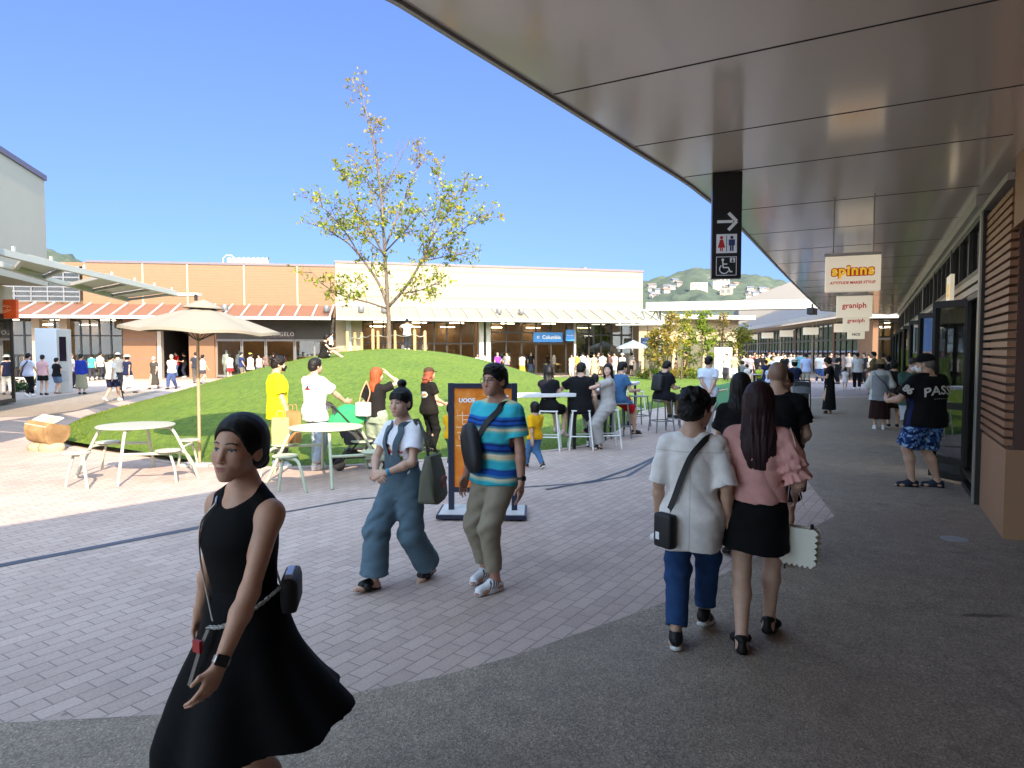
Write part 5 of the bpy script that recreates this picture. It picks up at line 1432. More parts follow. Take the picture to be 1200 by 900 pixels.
def secs(k, inflate=0.0, bust=True):
    f = k.f; w = k.w
    S = ([(-.13,.155,.11,-.01),(-.04,.172,.122,-.012),(.06,.150,.108,-.004),(.15,.126,.095,0),(.24,.135,.105,.008),(.33,.147,.12,.016 if bust else 0),(.40,.150,.106,.006),(.445,.136,.084,-.003),(.48,.096,.066,-.010),(.51,.062,.054,-.012)] if f else
         [(-.13,.155,.11,-.008),(-.04,.168,.118,-.008),(.06,.156,.112,0),(.15,.150,.108,.004),(.24,.160,.115,.006),(.33,.175,.124,.006),(.40,.176,.113,.002),(.445,.158,.090,-.005),(.485,.112,.070,-.012),(.52,.068,.058,-.014)])
    return [(a, b*(w)+inflate, c*(w*w if w > 1 else w)+inflate, d) for a, b, c, d in S]
def scl(S_, s): return [tuple(x*s for x in q) for q in S_]
def hand_prims(k, q, hr, fine):
    S = k.hs*.97*(.93 if k.f else 1); d, n = k.hd[q]; t = np.cross(n, d) if q == 'l' else np.cross(d, n); w = k.wr[q]; P = []
    c = w+d*.052*S; M = np.stack([t, n, d], 1)
    P.append(cap(w-d*.01, w+d*.03*S, .022*S, .024*S, .02, flat=(n, .72)))
    P.append(ell(c, (.040*S, .015*S, .050*S), M, .018))
    if not hr:
        P.append(cap(w+d*.085*S, w+d*.13*S+n*.02*S, .028*S, .020*S, .02, flat=(n, .5))); P.append(cap(w+d*.03*S+t*.03*S, w+d*.085*S+t*.045*S+n*.012, .012*S, .009*S, .01)); return P
    cu = k.curl if hasattr(k, 'curl') else .35
    for i, (off, l0) in enumerate(((.029,.040),(.0095,.045),(-.0095,.042),(-.027,.033))):
        b = w+d*(.092-.006*abs(i-1))*S+t*off*S; ang = cu*(.7+.16*i); p = b; dd = nrm(d+t*off*1.6)
        P.append(cap(b-dd*.028*S, b, .0095*S, .0092*S, .008))
        for j, ln in enumerate((l0, l0*.62, l0*.5)):
            a = ang*(j+1)*.75; v = dd*math.cos(a)+n*math.sin(a); e = p+v*ln*S; P.append(cap(p, e, (.0090-.0008*j)*S, (.0084-.0012*j)*S, .0035)); p = e
    b = w+d*.028*S+t*.026*S; v1 = nrm(d*.75+t*.62+n*.35); e = b+v1*.042*S; P.append(cap(b-v1*.01, e, .0125*S, .0098*S, .012)); v2 = nrm(d*.95+t*.22+n*.30); P.append(cap(e, e+v2*.034*S, .0098*S, .0075*S, .005))
    return P
def head_prims(k, hr=True):
    c, M, s = k.head, k.HM, k.hs; f = k.f
    L = lambda x, y, z: c+M @ np.array([x, y, z])*s
    j = .93 if f else 1.0; P = []
    P.append(ell(L(0,-.018,.030), (.074*s,.094*s,.086*s), M, .02))
    P.append(loft(c, M, scl([(-.110,.022*j,.020,.068),(-.096,.039*j,.034,.059),(-.074,.055*j,.053,.045),(-.045,.064*j,.066,.032),(-.01,.067,.076,.020),(.03,.068,.078,.012),(.06,.062,.070,.006)], s), .02))
    for sg in (-1, 1):
        P.append(ell(L(sg*.036,.066,-.030), (.027*s,.022*s,.026*s), M, .02))
        P.append(ell(L(sg*.0755,-.004,-.012), (.009*s,.020*s,.031*s), M @ rotz(sg*.35), .006))
    P.append(ell(L(0,.078,-.094), (.020*s,.015*s,.014*s), M, .018))
    if hr:
        P.append(ell(L(0,.078,.022), (.048*s,.014*s,.010*s), M, .014))
        for sg in (-1, 1): P.append(ell(L(sg*.032,.099,.001), (.021*s,.013*s,.0105*s), M, .010, 'sub'))
        for sg in (-1, 1): P.append(ell(L(sg*.0315,.0745,.0005), (.0155*s,.0125*s,.0095*s), M, .004))
        P.append(cap(L(0,.086,.008), L(0,.103,-.030), .0075*s, .0115*s, .012)); P.append(ell(L(0,.102,-.036), (.0125*s,.011*s,.009*s), M, .006))
        for sg in (-1, 1): P.append(ell(L(sg*.0125,.094,-.038), (.0085*s,.0095*s,.0075*s), M, .005))
        P.append(ell(L(0,.082,-.066), (.030*s,.014*s,.018*s), M, .014))
        P.append(ell(L(0,.0945,-.0605), (.021*s,.0075*s,.0055*s), M, .005)); P.append(ell(L(0,.0935,-.0715), (.019*s,.0085*s,.0065*s), M, .005))
        P.append(cap(L(-.022,.099,-.0660), L(.022,.099,-.0660), .0026*s, .0026*s, .003, 'sub'))
    else: P.append(cap(L(0,.085,.0), L(0,.104,-.034), .009*s, .014*s, .012))
    nr = (.047 if f else .057)*s
    P.append(cap(k.neck-k.T @ np.array([0,.0,.03])*k.S, L(0,-.020,-.075), nr*1.12, nr, .03))
    return P
def body_prims(k, hr):
    S = k.S; f = k.f; g = (.90 if f else 1.0)*(k.w*.6+.4); P = []
    P.append(loft(k.pelvis, k.T, scl(secs(k), S), .03))
    for q in 'lr':
        sg_ = -1 if q == 'l' else 1
        P.append(ell(k.sh[q]-k.T @ np.array([sg_*.008, 0, .010])*S, (.052*S*g, .050*S*g, .052*S*g), k.T, .035))
        P.append(cap(k.neck+k.T @ np.array([sg_*.020,-.012,.030])*S, k.sh[q]-k.T @ np.array([sg_*.02, .004, -.012])*S, .036*S*g, .036*S*g, .03))
        a, e, w = k.sh[q], k.el[q], k.wr[q]
        P.append(cap(a, e, .047*S*g, .037*S*g, .03)); P.append(cap(e, e+(w-e)*.3, .038*S*g, .040*S*g, .02)); P.append(cap(e+(w-e)*.3, w, .040*S*g, .026*S*g, .02))
        P += hand_prims(k, q, hr, None)
        h, n, an = k.hip[q], k.kn[q], k.an[q]; fb, FM = k.ft[q]
        gl = 1+(k.w-1)*.6
        P.append(cap(h, n, .088*S*gl, .056*S*gl, .05)); cb = n+(an-n)*.32-nrm(FM @ np.array([0,1,0]))*.012*S
        P.append(cap(n, cb, .053*S*gl, .056*S*gl, .03)); P.append(cap(cb, an, .056*S*gl, .036*S, .03))
        F_ = lambda x, y, z: fb+FM @ np.array([x, y, z])*S
        P.append(cap(an, F_(0,-.03,.04), .037*S, .034*S, .02)); P.append(cap(F_(0,-.03,.034), F_(0,.12,.028), .033*S, .038*S, .03, flat=(FM[:,2], .8))); P.append(cap(F_(0,.12,.024), F_(0,.175,.02), .036*S, .026*S, .02, flat=(FM[:,2], .65)))
    P += head_prims(k, hr)
    return P
def skin_col(k, tone, o):
    c, M, s = k.head, k.HM, k.hs; lip = np.array(o.get('lip', (.44,.17,.13))); brow = np.array(o.get('browc', (.03,.022,.018)))
    def f(V):
        Cc = np.tile(tone, (len(V), 1)); q = (V-c) @ M/s; x, y, z = q[:,0], q[:,1], q[:,2]; ax = np.abs(x); hd = (np.linalg.norm(q, axis=1) < .16)
        front = hd & (y > .04)
        bl = np.exp(-(((ax-.040)/.02)**2+((z+.028)/.02)**2))*front; Cc = Cc*(1-.22*bl[:,None])+np.array([.52,.20,.15])*.22*bl[:,None]
        m = front & (((x/.0195)**2+((z+.066)/.0095)**2) < 1) & (y > .083); Cc[m] = lip
        bz = .0235+.004*np.sin(np.clip((ax-.012)/.036, 0, 1)*PI); m = front & (ax > .012) & (ax < .050) & (np.abs(z-bz) < (.0030 if k.f else .0042)); Cc[m] = brow
        m = front & (ax > .017) & (ax < .047) & (np.abs(z-.0035-.002*np.sin((ax-.017)/.03*PI)) < .0030); Cc[m] = brow*.6
        if not o.get('lids'):
            m = front & (ax > .019) & (ax < .045) & (np.abs(z+.0010) < .0026); Cc[m] = np.array([.55,.52,.50])
            m = front & (np.abs(ax-.0315) < .0056) & (np.abs(z+.0005) < .0034); Cc[m] = np.array([.012,.009,.008])
        for nn in (-1, 1):
            m = front & (((x-nn*.010)/.005)**2+((z+.0455)/.003)**2 < 1); Cc[m] = tone*.35
        if 'stubble' in o:
            m = hd & (z > .045) & (y < .085); m |= hd & (z > -.045) & (y < -.03); Cc[m] = Cc[m]*.45+np.array(o['stubble'])*.55
        return Cc
    return f
def hair_prims(k, st, hr=True):
    c, M, s = k.head, k.HM, k.hs; L = lambda x, y, z: c+M @ np.array([x, y, z])*s; P = []
    vol = {'short': .012, 'crop': .009, 'bun': .013, 'topbun': .010, 'long': .013, 'bob': .016, 'pony': .012, 'messy': .018, 'fringe': .014, 'mohawk': .006, 'girl': .012}[st]
    P.append(ell(L(0,-.016,.036), ((.076+vol)*s,(.095+vol)*s,(.084+vol)*s), M, .012))
    P.append(ell(L(0,-.055,-.02), ((.066+vol*.8)*s,(.058+vol*.8)*s,(.066)*s), M, .02))
    if st in ('bob', 'long', 'girl'):
        for sg in (-1, 1): P.append(cap(L(sg*.072,-.01,.02), L(sg*.070,-.005,-.075 if st == 'bob' else -.12), .022*s, .020*s, .02))
    if st == 'bob': P.append(ell(L(0,-.05,-.05), (.078*s,.055*s,.06*s), M, .02))
    # carve out the face
    fr = {'fringe': .034, 'topbun': .030, 'girl': .03, 'bob': .034}.get(st, .058)
    if st == 'bun':
        P.append(ell(L(0,.200,-.058), (.140*s,.180*s,.180*s), M, .010, 'sub'))
    else: P.append(ell(L(0,.134,-.043), (.098*s,.100*s,(.052+fr)*s), M, .014, 'sub'))
    if st in ('short', 'crop', 'messy', 'fringe', 'mohawk', 'bun', 'topbun', 'pony'):
        for sg in (-1, 1):
          if st != 'bun': P.append(ell(L(sg*.088,.040,-.060), (.036*s,.052*s,.046*s), M, .008, 'sub'))
        P.append(ell(L(0,-.05,-.125), (.11*s,.09*s,.05*s), M, .01, 'sub'))
    if st == 'short': P.append(ell(L(0,.012,.082), (.066*s,.082*s,.048*s), M, .02)); P.append(ell(L(0,.135,-.045), (.098*s,.090*s,.114*s), M, .008, 'sub'))
    if st == 'fringe' or st == 'topbun': P.append(loft(c, M, scl([(.030,.058,.016,.072),(.05,.060,.02,.066),(.085,.055,.03,.05)], s), .015))
    if st == 'messy':
        rs = random.Random(5)
        for _ in range(16):
            a = rs.uniform(0, 2*PI); e = rs.uniform(.1, 1.2); d = np.array([math.cos(a)*math.cos(e), math.sin(a)*math.cos(e)-.1, math.sin(e)]); b = np.array([0,-.022,.04])+d*np.array([.085,.10,.092])
            P.append(cap(c+M @ b*s, c+M @ (b+d*.012+np.array([0,.0,-.006]))*s, .020*s, .009*s, .012))
    if st == 'bun':
        P.append(ell(L(-.0,-.118,-.052), (.042*s,.036*s,.040*s), M, .010)); P.append(cap(L(0,-.09,-.02), L(0,-.112,-.048), .03*s, .025*s, .02))
    if st == 'topbun': P.append(ell(L(.01,-.045,.155), (.040*s,.040*s,.034*s), M, .008)); P.append(cap(L(0,-.035,.11), L(.01,-.045,.14), .026*s, .022*s, .012))
    if st == 'mohawk': P.append(cap(L(0,.05,.115), L(0,-.08,.10), .024*s, .022*s, .02))
    ln = getattr(k, 'hairlen', .42)
    if st in ('long', 'girl'):
        Mz = k.T; o = c.copy(); 
        P.append(loft(o, np.stack([M[:,0], nrm(M[:,1]*np.array([1,1,0])), np.array([0,0,1.])], 1), [(-ln,.062*s,.024,-.085-getattr(k,'hairback',.02)),(-ln*.75,.098*s,.040*s,-.088-getattr(k,'hairback',.02)),(-ln*.5,.106*s,.048*s,-.082-getattr(k,'hairback',.02)*.8),(-.12,.100*s,.060*s,-.058),(-.04,.092*s,.066*s,-.042),(.04,.07*s,.06*s,-.04)], .03,
                      fold=lambda th, w: .05*np.sin(th*9+w*14)+.03*np.sin(th*17-w*9)))
    if st == 'pony':
        P.append(ell(L(0,-.115,.03), (.03*s,.03*s,.03*s), M, .01)); P.append(cap(L(0,-.135,.02), L(0,-.15,-.14), .030*s, .012*s, .02))
    return P
def tube_noise(amp, sc=14, seed=0):
    r = random.Random(seed); ph = [r.uniform(0, 6) for _ in range(8)]
    rg = lambda q: (1-np.abs(np.sin(q)))**1.6-.38
    def f(X, Y, Z):
        k = sc/12
        n = rg(X*17*k+Y*13*k+Z*6*k+1.7*np.sin(Z*5*k+ph[0])+ph[1])*(.65+.5*np.sin(Z*4.3*k+X*5+ph[2]))
        n = n+.9*rg(Z*24*k+X*8*k*np.sign(ph[3]-3)+1.6*np.sin(X*10*k+Y*7+ph[3]))*np.clip(np.sin(Z*6.1*k+Y*7*k+ph[4])*1.3, 0, 1)
        n = n+.35*np.sin(X*41*k+2*np.sin(Z*33*k+ph[5]))*np.sin(Z*37*k+Y*29*k+ph[6])
        return amp*n
    return f
def top_prims(k, o):
    """a shirt: torso loft with hem, sleeves to a fraction of the arm"""
    S = k.S; inf = o.get('loose', .022); hem = o.get('hem', -.10); sl = o.get('sleeve', .55); P = []
    sc = [q for q in secs(k, inf) if q[0] > hem+.02]; first = secs(k, inf); 
    wa = np.interp(hem, [q[0] for q in first], [q[1] for q in first]); wb = np.interp(hem, [q[0] for q in first], [q[2] for q in first])
    fl = o.get('flare', .01)
    sc = [(hem, wa+fl, wb+fl, -.006)]+sc
    if o.get('straight', True):      # cloth hangs from the chest rather than hugging the waist
        cw, cb = .14*k.w+inf, .105*k.w+inf; sc = [(a, max(b, cw*.99) if a < .33 else b, max(c, cb) if a < .33 else c, d) for a, b, c, d in sc]
    sc = [(a, max(b, .194*k.w+inf*.5), max(c, .126*k.w+inf*.5), d) if a < -.01 else (a, b, c, d) for a, b, c, d in sc]
    nk = o.get('neck', .505); sc = [q for q in sc if q[0] < nk-.015]
    last = secs(k, inf); sc.append((nk, np.interp(nk, [q[0] for q in last], [q[1] for q in last]), np.interp(nk, [q[0] for q in last], [q[2] for q in last]), -.012))
    ph = o.get('seed', 1)
    P.append(loft(k.pelvis, k.T, scl(sc, S), .03, hem=lambda th: .008*S*np.sin(th*2+ph)-o.get('tail', 0)*S*np.cos(th*2)*.5, fold=lambda th, w: .018*np.sin(th*5+ph+w*7)*np.clip((.30*S-w)/(.35*S), 0, 1)))
    if 'over' in o and hem < -.03:
        pl = k.t(0, 0, hem+.006); ro = o['over']
        for q in 'lr':
            h_, n_ = k.hip[q], k.kn[q]; P.append(cap(h_, h_+(n_-h_)*.5, (.092*(1+(k.w-1)*.6)+ro)*S, (.080+ro)*S, .05, clip=[(pl, -k.T[:,2])]))
    g = (.90 if k.f else 1)*(k.w*.6+.4); si = o.get('sloose', inf*.9)
    if sl > 0:
        for q in 'lr':
            a, e, w = k.sh[q], k.el[q], k.wr[q]; ax1 = nrm(e-a); ax2 = nrm(w-e); sg = -1 if q == 'l' else 1
            P.append(ell(a-k.T @ np.array([sg*.012,0,.006])*S, np.array([.050*g+si*.55]*3)*S, k.T, .04))
            P.append(cap(k.neck+k.T @ np.array([sg*.030,-.012,.006])*S, a-k.T @ np.array([sg*.015, .004, -.008])*S, (.030*g+si*.4)*S, (.038*g+si*.5)*S, .03))
            if sl <= 1.0:
                f = min(sl, .98); pe = a+(e-a)*f; r1 = (.050+(.038-.050)*f)*S*g+si*1.25+o.get('sflare', .006)
                P.append(cap(a, a+(e-a)*(f+.08), .048*S*g+si*.6, r1, .035, clip=[(pe, ax1)]))
                if o.get('hollow'): P.append(cap(a+(e-a)*(f-.12), a+(e-a)*(f+.2), r1-.015, r1-.013, .003, 'sub', clip=[(pe-ax1*.03, -ax1)]))
            else:
                f = min(sl-1, 1.0)*.94; pe = e+(w-e)*f
                P.append(cap(a, e, .048*S*g+si*.65, .042*S*g+si, .035)); P.append(cap(e, e+(w-e)*(f+.05), .042*S*g+si, (.026 if f > .6 else .034)*S*g+si*.9, .03, clip=[(pe, ax2)]))
    # neck opening
    no = o.get('opening', .0)
    P.append(cap(k.neck+k.T @ np.array([0,.02,-.015-no])*S, k.neck+k.T @ np.array([0,.06,.10])*S, (.056 if k.f else .06)*S+no*.8, .07*S+no*.8, .008, 'sub'))
    for (u, v, w, r) in o.get('armholes', ()): pass
    return P
def trouser_prims(k, o):
    S = k.S; inf = o.get('loose', .016); ln = o.get('len', .97); P = []; top = o.get('top', .12); gl = 1+(k.w-1)*.6
    sq = secs(k, min(inf, o.get('tinf', .016))); z = [q[0] for q in sq]; cut = [(-.13, sq[0][1], sq[0][2], -.01), (-.04, sq[1][1], sq[1][2], -.012)]+[q for q in sq if .02 < q[0] < top-.01]
    cut.append((top, np.interp(top, z, [q[1] for q in sq]), np.interp(top, z, [q[2] for q in sq]), 0)); P.append(loft(k.pelvis, k.T if o.get('tilt', True) else k.P, scl(cut, S), .03))
    kr = o.get('knee', .062); br = o.get('hem', .055)
    wr = o.get('wr', .007); ph = o.get('seed', 0)
    for q in 'lr':
        h, n, a = k.hip[q], k.kn[q], k.an[q]; ax = nrm(a-n)
        fo = lambda t, x, y, z_, ph=ph: wr*np.sin(z_*48/S+2*np.sin(x*25/S+ph)+ph)*np.clip((t-.35)*1.6, 0, 1)
        fo2 = lambda t, x, y, z_, ph=ph: wr*np.sin(z_*55/S+2.2*np.sin(x*30/S+ph)+y*20)*(np.clip((.35-t)*2, 0, 1)+np.clip((t-.7)*2.2, 0, 1))
        if ln > .55:
            f = (ln-.5)/.5; pe = n+(a-n)*f
            P.append(cap(h, n, (.092*gl+inf)*S, kr*S*gl+inf, .05, fold=fo)); P.append(cap(n, n+(a-n)*(f+.06), kr*S*gl+inf, br*S*gl+inf*.6, .035, clip=[(pe, ax)], fold=fo2))
            if o.get('hollow', True): P.append(cap(n+(a-n)*(f-.1), n+(a-n)*(f+.2), br*S*gl+inf*.6-.017, br*S*gl+inf*.6-.015, .003, 'sub', clip=[(pe-ax*.05, -ax)]))
        else:
            f = ln/.5; ax = nrm(n-h); pe = h+(n-h)*f; r1 = (.092*gl+inf)*S*(1-f)+f*(kr*S*gl+inf)+o.get('flare', .012)
            P.append(cap(h, h+(n-h)*(f+.06), (.094*gl+inf)*S, r1, .05, clip=[(pe, ax)], fold=fo))
            if o.get('hollow', True): P.append(cap(h+(n-h)*(f-.1), h+(n-h)*(f+.2), r1-.012, r1-.010, .003, 'sub', clip=[(pe-ax*.04, -ax)]))
    return P
def skirt_prims(k, o):
    S = k.S; top = o.get('top', .13); hem = o['hem']; a0 = o.get('wa', .15); b0 = o.get('wb', .12); a1 = o.get('ha', .20); b1 = o.get('hb', .17); n = o.get('folds', 7); A = o.get('famp', .04); sy = o.get('swing', (0, 0)); ph = o.get('seed', 0)
    hipw = .172*k.w+.02
    secs_ = [(top, .128*k.w+.022, .10*k.w+.02, 0), (.03, hipw-.008, .125*k.w+.015, -.008), (-.05, max(hipw, a0), max(.13*k.w+.015, b0), -.010)]
    for i in range(1, 5):
        t = i/4; w = -.05+(hem+.05)*t; secs_.append((w, max(hipw, a0)+(a1-max(hipw, a0))*t, max(.14, b0)+(b1-max(.14, b0))*t, -.01+sy[1]*t*t, sy[0]*t*t))
    hm = o.get('hemw', .01)
    fold = lambda th, w: A*np.sin(th*n+ph+.8*np.sin(w*6))*np.clip((-w/S+.02)/(abs(hem)+.05), 0, 1)**.8
    Mx = np.stack([k.P[:,0], k.P[:,1], np.array([0,0,1.])], 1) if not o.get('tilt') else k.T
    P = [loft(k.pelvis, Mx, scl(secs_, S), .02, fold=fold, hem=lambda th: hm*S*np.sin(th*max(2, int(n)//2)+ph)+o.get('hemslope', 0)*S*np.cos(th-o.get('hemdir', 0)), pad=.05)]
    inner = [(q[0]*S, q[1]*S-.026, q[2]*S-.026, q[3]*S, (q[4] if len(q) > 4 else 0)*S) for q in secs_ if q[0] < hem+.30*abs(hem)]
    if len(inner) >= 2 and o.get('hollow', True):
        inner = [(hem*S-.12, inner[-1][1], inner[-1][2], inner[-1][3], inner[-1][4])]+sorted(inner)
        P.append(loft(k.pelvis, Mx, inner, .004, 'sub', fold=fold, pad=.05))
    return P
def shoe_prims(k, q, o):
    S = k.S*(.94 if k.f else 1); fb, FM = k.ft[q]; F_ = lambda x, y, z: fb+FM @ np.array([x, y, z])*S; u = FM[:,2]; P = []; th = o.get('sole', .026); kind = o.get('kind', 'sneaker')
    dn = -u
    P.append(cap(F_(0,-.045,th*.5), F_(0,.06,th*.5), .040*S, .040*S, .02, flat=(u, .5*th/.04+.1), clip=[(F_(0,0,.001), dn)])); P.append(cap(F_(0,.06,th*.5), F_(.004,.165,th*.5), .042*S, .034*S, .02, flat=(u, .5*th/.04+.1), clip=[(F_(0,0,.001), dn)]))
    if kind in ('sneaker', 'slipon', 'clog'):
        P.append(cap(F_(0,-.04,th+.03), F_(0,.04,th+.035), .040*S, .042*S, .02)); P.append(cap(F_(0,.04,th+.025), F_(.004,.155,th+.012), .043*S, .034*S, .025, flat=(u, .85)))
        if kind == 'sneaker': P.append(cap(F_(0,-.03,th+.05), F_(0,-.01,th+.075), .042*S, .044*S, .02))
        P.append(cap(F_(0,-.012,th+.085), F_(0,-.005,th+.14), .036*S, .05*S, .006, 'sub'))
        if kind == 'clog': P.append(cap(F_(0,-.05,th+.055), F_(0,-.0,th+.09), .042*S, .042*S, .006, 'sub'))
    elif kind in ('sandal', 'slide'):
        P.append(cap(F_(-.044,.10,th+.012), F_(.044,.10,th+.012), .030*S, .030*S, .01, flat=(FM[:,1], 1.0))); P.append(cap(F_(0,.05,th+.03), F_(0,.12,th+.016), .044*S, .042*S, .015))
        if kind == 'sandal': P.append(cap(F_(0,-.03,th+.05), F_(0,-.03,th+.052), .047*S, .047*S, .01, flat=(u, .45))); P.append(cap(F_(0,-.055,th+.0), F_(0,-.058,th+.05), .030*S, .022*S, .015))
    return P
PAL = {}
def hand_boxes(k, h):
    out = []
    for q in 'lr':
        d, n = k.hd[q]; p = k.wr[q]; e = p+d*.19*k.S; out.append((np.minimum(p, e)-.05, np.maximum(p, e)+.05, h))
    return out
NP_ = [0]
def person(label, pos, yaw, H=1.65, sex='m', top=None, bottom=None, shoes=None, hair='short', hairc='0e0b0a', pose=None, vox=None, skin=None, group=None, dress=None, hat=None, mask=False, opts=None, mannequin=False, cat='person', z=None, glasses=False, extra=None):
    pose = dict(pose or {}); opts = dict(opts or {}); k = skeleton(H, sex, pose); NP_[0] += 1
    for a in ('curl', 'hairlen', 'hairback'):
        if a in pose: setattr(k, a, pose[a])
    pos = Vector(pos); d = pos.length; h = vox or min(.034, max(.0045, d*.00105)); near = d < 9.5
    tone = SKIN*(1.0 if sex == 'f' else .88) if skin is None else np.asarray(skin)
    hr = d < 13.5
    fine = []
    if d < 7: 
        r = .135*k.hs; fh = max(.0024, d*.00072); fine.append((k.head-r, k.head+r, fh)); fine += hand_boxes(k, max(.0034, d*.0008))
    elif hr:
        r = .135*k.hs; fine.append((k.head-r, k.head+r, max(.005, d*.0006))); fine += hand_boxes(k, .0055)
    V, Q = polygonise(body_prims(k, hr), h, fine); body = vc_mesh('person', V, Q, skin_col(k, tone, opts) if not mannequin else tone, VC['skin'] if not mannequin else VC['shoe'], None)
    if mannequin: body.name = 'mannequin'
    body.location = (pos.x, pos.y, pos.z if z is None else z); body.rotation_euler = (0, 0, R(yaw))
    tag(body, label, cat, group); gar = max(h*.95, .0055)
    nz = lambda a, s_=13, sd=0: (tube_noise(a, s_, sd) if d < 22 else None)
    def make(name, prims, col, mat='cloth', hh=None, noise=None, sm=1):
        V, Q = polygonise(prims, hh or gar, (), noise)
        if len(V) == 0: return None
        return vc_mesh(name, V, Q, col, VC[mat], body, sm)
    if hair:
        def hcol(V): return np.tile(hx(hairc), (len(V), 1))
        hn = None
        if d < 16 and hair in ('short', 'messy', 'crop'): hn = lambda X, Y, Z: .0022*np.sin(X*95+3*np.sin(Z*60))*np.sin(Y*85+2.5*np.sin(X*70))+.0014*np.sin(Z*150+2*np.sin(Y*90))
        elif near: hn = lambda X, Y, Z: .0009*np.sin(np.arctan2(Y-k.head[1], X-k.head[0])*52+5*np.sin(Z*22))+.0007*np.sin(X*170+Z*20)*np.sin(Y*150)
        make('hair', hair_prims(k, hair), hcol if hairc != 'auburn' else None, 'hair', max(.0036, h*.62), hn, 1)
    if top:
        top = dict(top); top.setdefault('hollow', d < 9)
        if bottom and not bottom.get('skirt'): top['over'] = bottom.get('loose', .016)+.016
        make(top.get('name', 'shirt'), top_prims(k, top), top['col'](k) if callable(top['col']) else hx(top['col']), top.get('mat', 'cloth'), None, nz(top.get('wrinkle', .0058 if top.get('loose', .02) > .02 else .004), 12, NP_[0]))
    if bottom:
        bottom = dict(bottom); bottom.setdefault('hollow', d < 8)
        pr = skirt_prims(k, bottom) if 'hem' in bottom and bottom.get('skirt') else trouser_prims(k, bottom)
        make(bottom.get('name', 'skirt' if bottom.get('skirt') else 'trousers'), pr, bottom['col'](k) if callable(bottom['col']) else hx(bottom['col']), bottom.get('mat', 'cloth'), None, nz(bottom.get('wrinkle', .006), 10, NP_[0]+3))
    if dress: make('dress', dress['prims'](k), dress['col'](k) if callable(dress['col']) else hx(dress['col']), 'cloth', dress.get('vox'), nz(dress.get('noise', .003), 9, 2))
    sh = shoes or {}
    for q in 'lr':
        if sh.get('none'): break
        c1, c2 = hx(sh.get('col', '1a1a1c')), hx(sh.get('solec', sh.get('col', '1a1a1c'))); fb, FM = k.ft[q]; th = sh.get('sole', .026)*k.S
        def scol(V, fb=fb, FM=FM, c1=c1, c2=c2, th=th):
            q_ = (V-fb) @ FM; C = np.tile(c1, (len(V), 1)); C[q_[:,2] < th] = c2
            if sh.get('stripes'):
                m = (q_[:,2] > th+.006) & (np.abs(q_[:,0]) > .018) & (np.abs(((q_[:,1]-.02+q_[:,2]*.4)/.024) % 1-.5) < .22) & (q_[:,1] > .0) & (q_[:,1] < .095); C[m] = hx('101012')
            return C
        V, Q = polygonise(shoe_prims(k, q, sh), min(gar, .012) if d < 26 else gar*.7)
        if len(V): vc_mesh('shoe', V, Q, scol, VC['shoe'], body)
    c, M, s = k.head, k.HM, k.hs; L = lambda x, y, z: c+M @ np.array([x, y, z])*s
    if hat:
        kind, hc = hat; P = []
        hv = .105 if hair not in (None,) else .10
        if kind == 'cap':
            P = [ell(L(0,-.018,.050), (.092*s,.110*s,.082*s), M, .01), ell(L(0,-.02,-.105), (.2*s,.2*s,.130*s), M, .004, 'sub')]
            P += [loft(L(0,.10,.045), M @ rotx(-.15), [(-.004,.075*s,.075*s),(.006,.075*s,.075*s)], .012)]
        elif kind == 'bucket':
            P = [loft(L(0,-.015,.045), M, scl([(-.03,.145,.160),(.0,.118,.132),(.02,.100,.116),(.075,.088,.100),(.095,.06,.07)], s), .01), loft(L(0,-.015,.045), M, scl([(-.09,.135,.15),(-.02,.118,.134),(.01,.09,.105)], s), .004, 'sub')]
        elif kind == 'sun':
            P = [loft(L(0,-.015,.05), M, scl([(-.008,.20,.21),(.008,.18,.19),(.014,.105,.12),(.075,.092,.104),(.092,.07,.08)], s), .01)]
        def hcl(V):
            C = np.tile(hx(hc if isinstance(hc, str) else hc[0]), (len(V), 1))
            if not isinstance(hc, str): q_ = (V-c) @ M/s; C[(q_[:,2] > .062) & (q_[:,2] < .09)] = hx(hc[1])
            return C
        make('hat', P, hcl, 'cloth', max(.005, h*.75))
    if mask:
        mm = [loft(c, M, scl([(-.100,.040,.036,.062),(-.07,.058,.062,.046),(-.035,.067,.082,.038),(-.010,.058,.078,.040)], s), .01), ell(L(0,-.03,-.05), (.10*s,.075*s,.09*s), M, .004, 'sub')]
        make('face_mask', mm, hx(mask if isinstance(mask, str) else 'e8e8ea'), 'cloth', max(.005, h*.7))
    if glasses:
        gm = MB()
        for sg in (-1, 1):
            gm.tube([L(sg*.033+.023*math.cos(a), .101, .001+.018*math.sin(a)) for a in np.linspace(0, 2*PI, 19)], .0016*s, 6, False)
            gm.tube([L(sg*.056,.099,.006), L(sg*.072,.07,.008), L(sg*.079,.0,.006)], .0018*s, 6)
        gm.tube([L(-.010,.102,.004), L(0,.105,.006), L(.010,.102,.004)], .0015*s, 6)
        gm.build('glasses', MAT['dark_metal'], body, world=False)
    if extra: extra(k, body, make)
    body['_k'] = 0; del body['_k']
    return body, k
def held(body, name, label, cat, group=None):
    """a thing carried by a person: an empty standing where the person stands"""
    t = thing(name, label, cat, body.location, 0, group); t.rotation_euler = body.rotation_euler; return t
def on_torso(k, w, th, inf, S=None):
    """point on the clothed torso at height w, angle th (deg; 0 = right, 90 = front), with outward normal"""
    S = k.S; sq = secs(k, inf); a, b, c = [np.interp(w, [q[0] for q in sq], [q[i] for q in sq]) for i in (1, 2, 3)]
    cw, cb = .14*k.w+inf, .105*k.w+inf
    if w < .33: a = max(a, cw); b = max(b, cb)
    t = R(th); p = k.pelvis+k.T @ (np.array([a*math.cos(t), b*math.sin(t)+c, w])*S); n = k.T @ nrm([math.cos(t)/a, math.sin(t)/b, 0]); return p, n
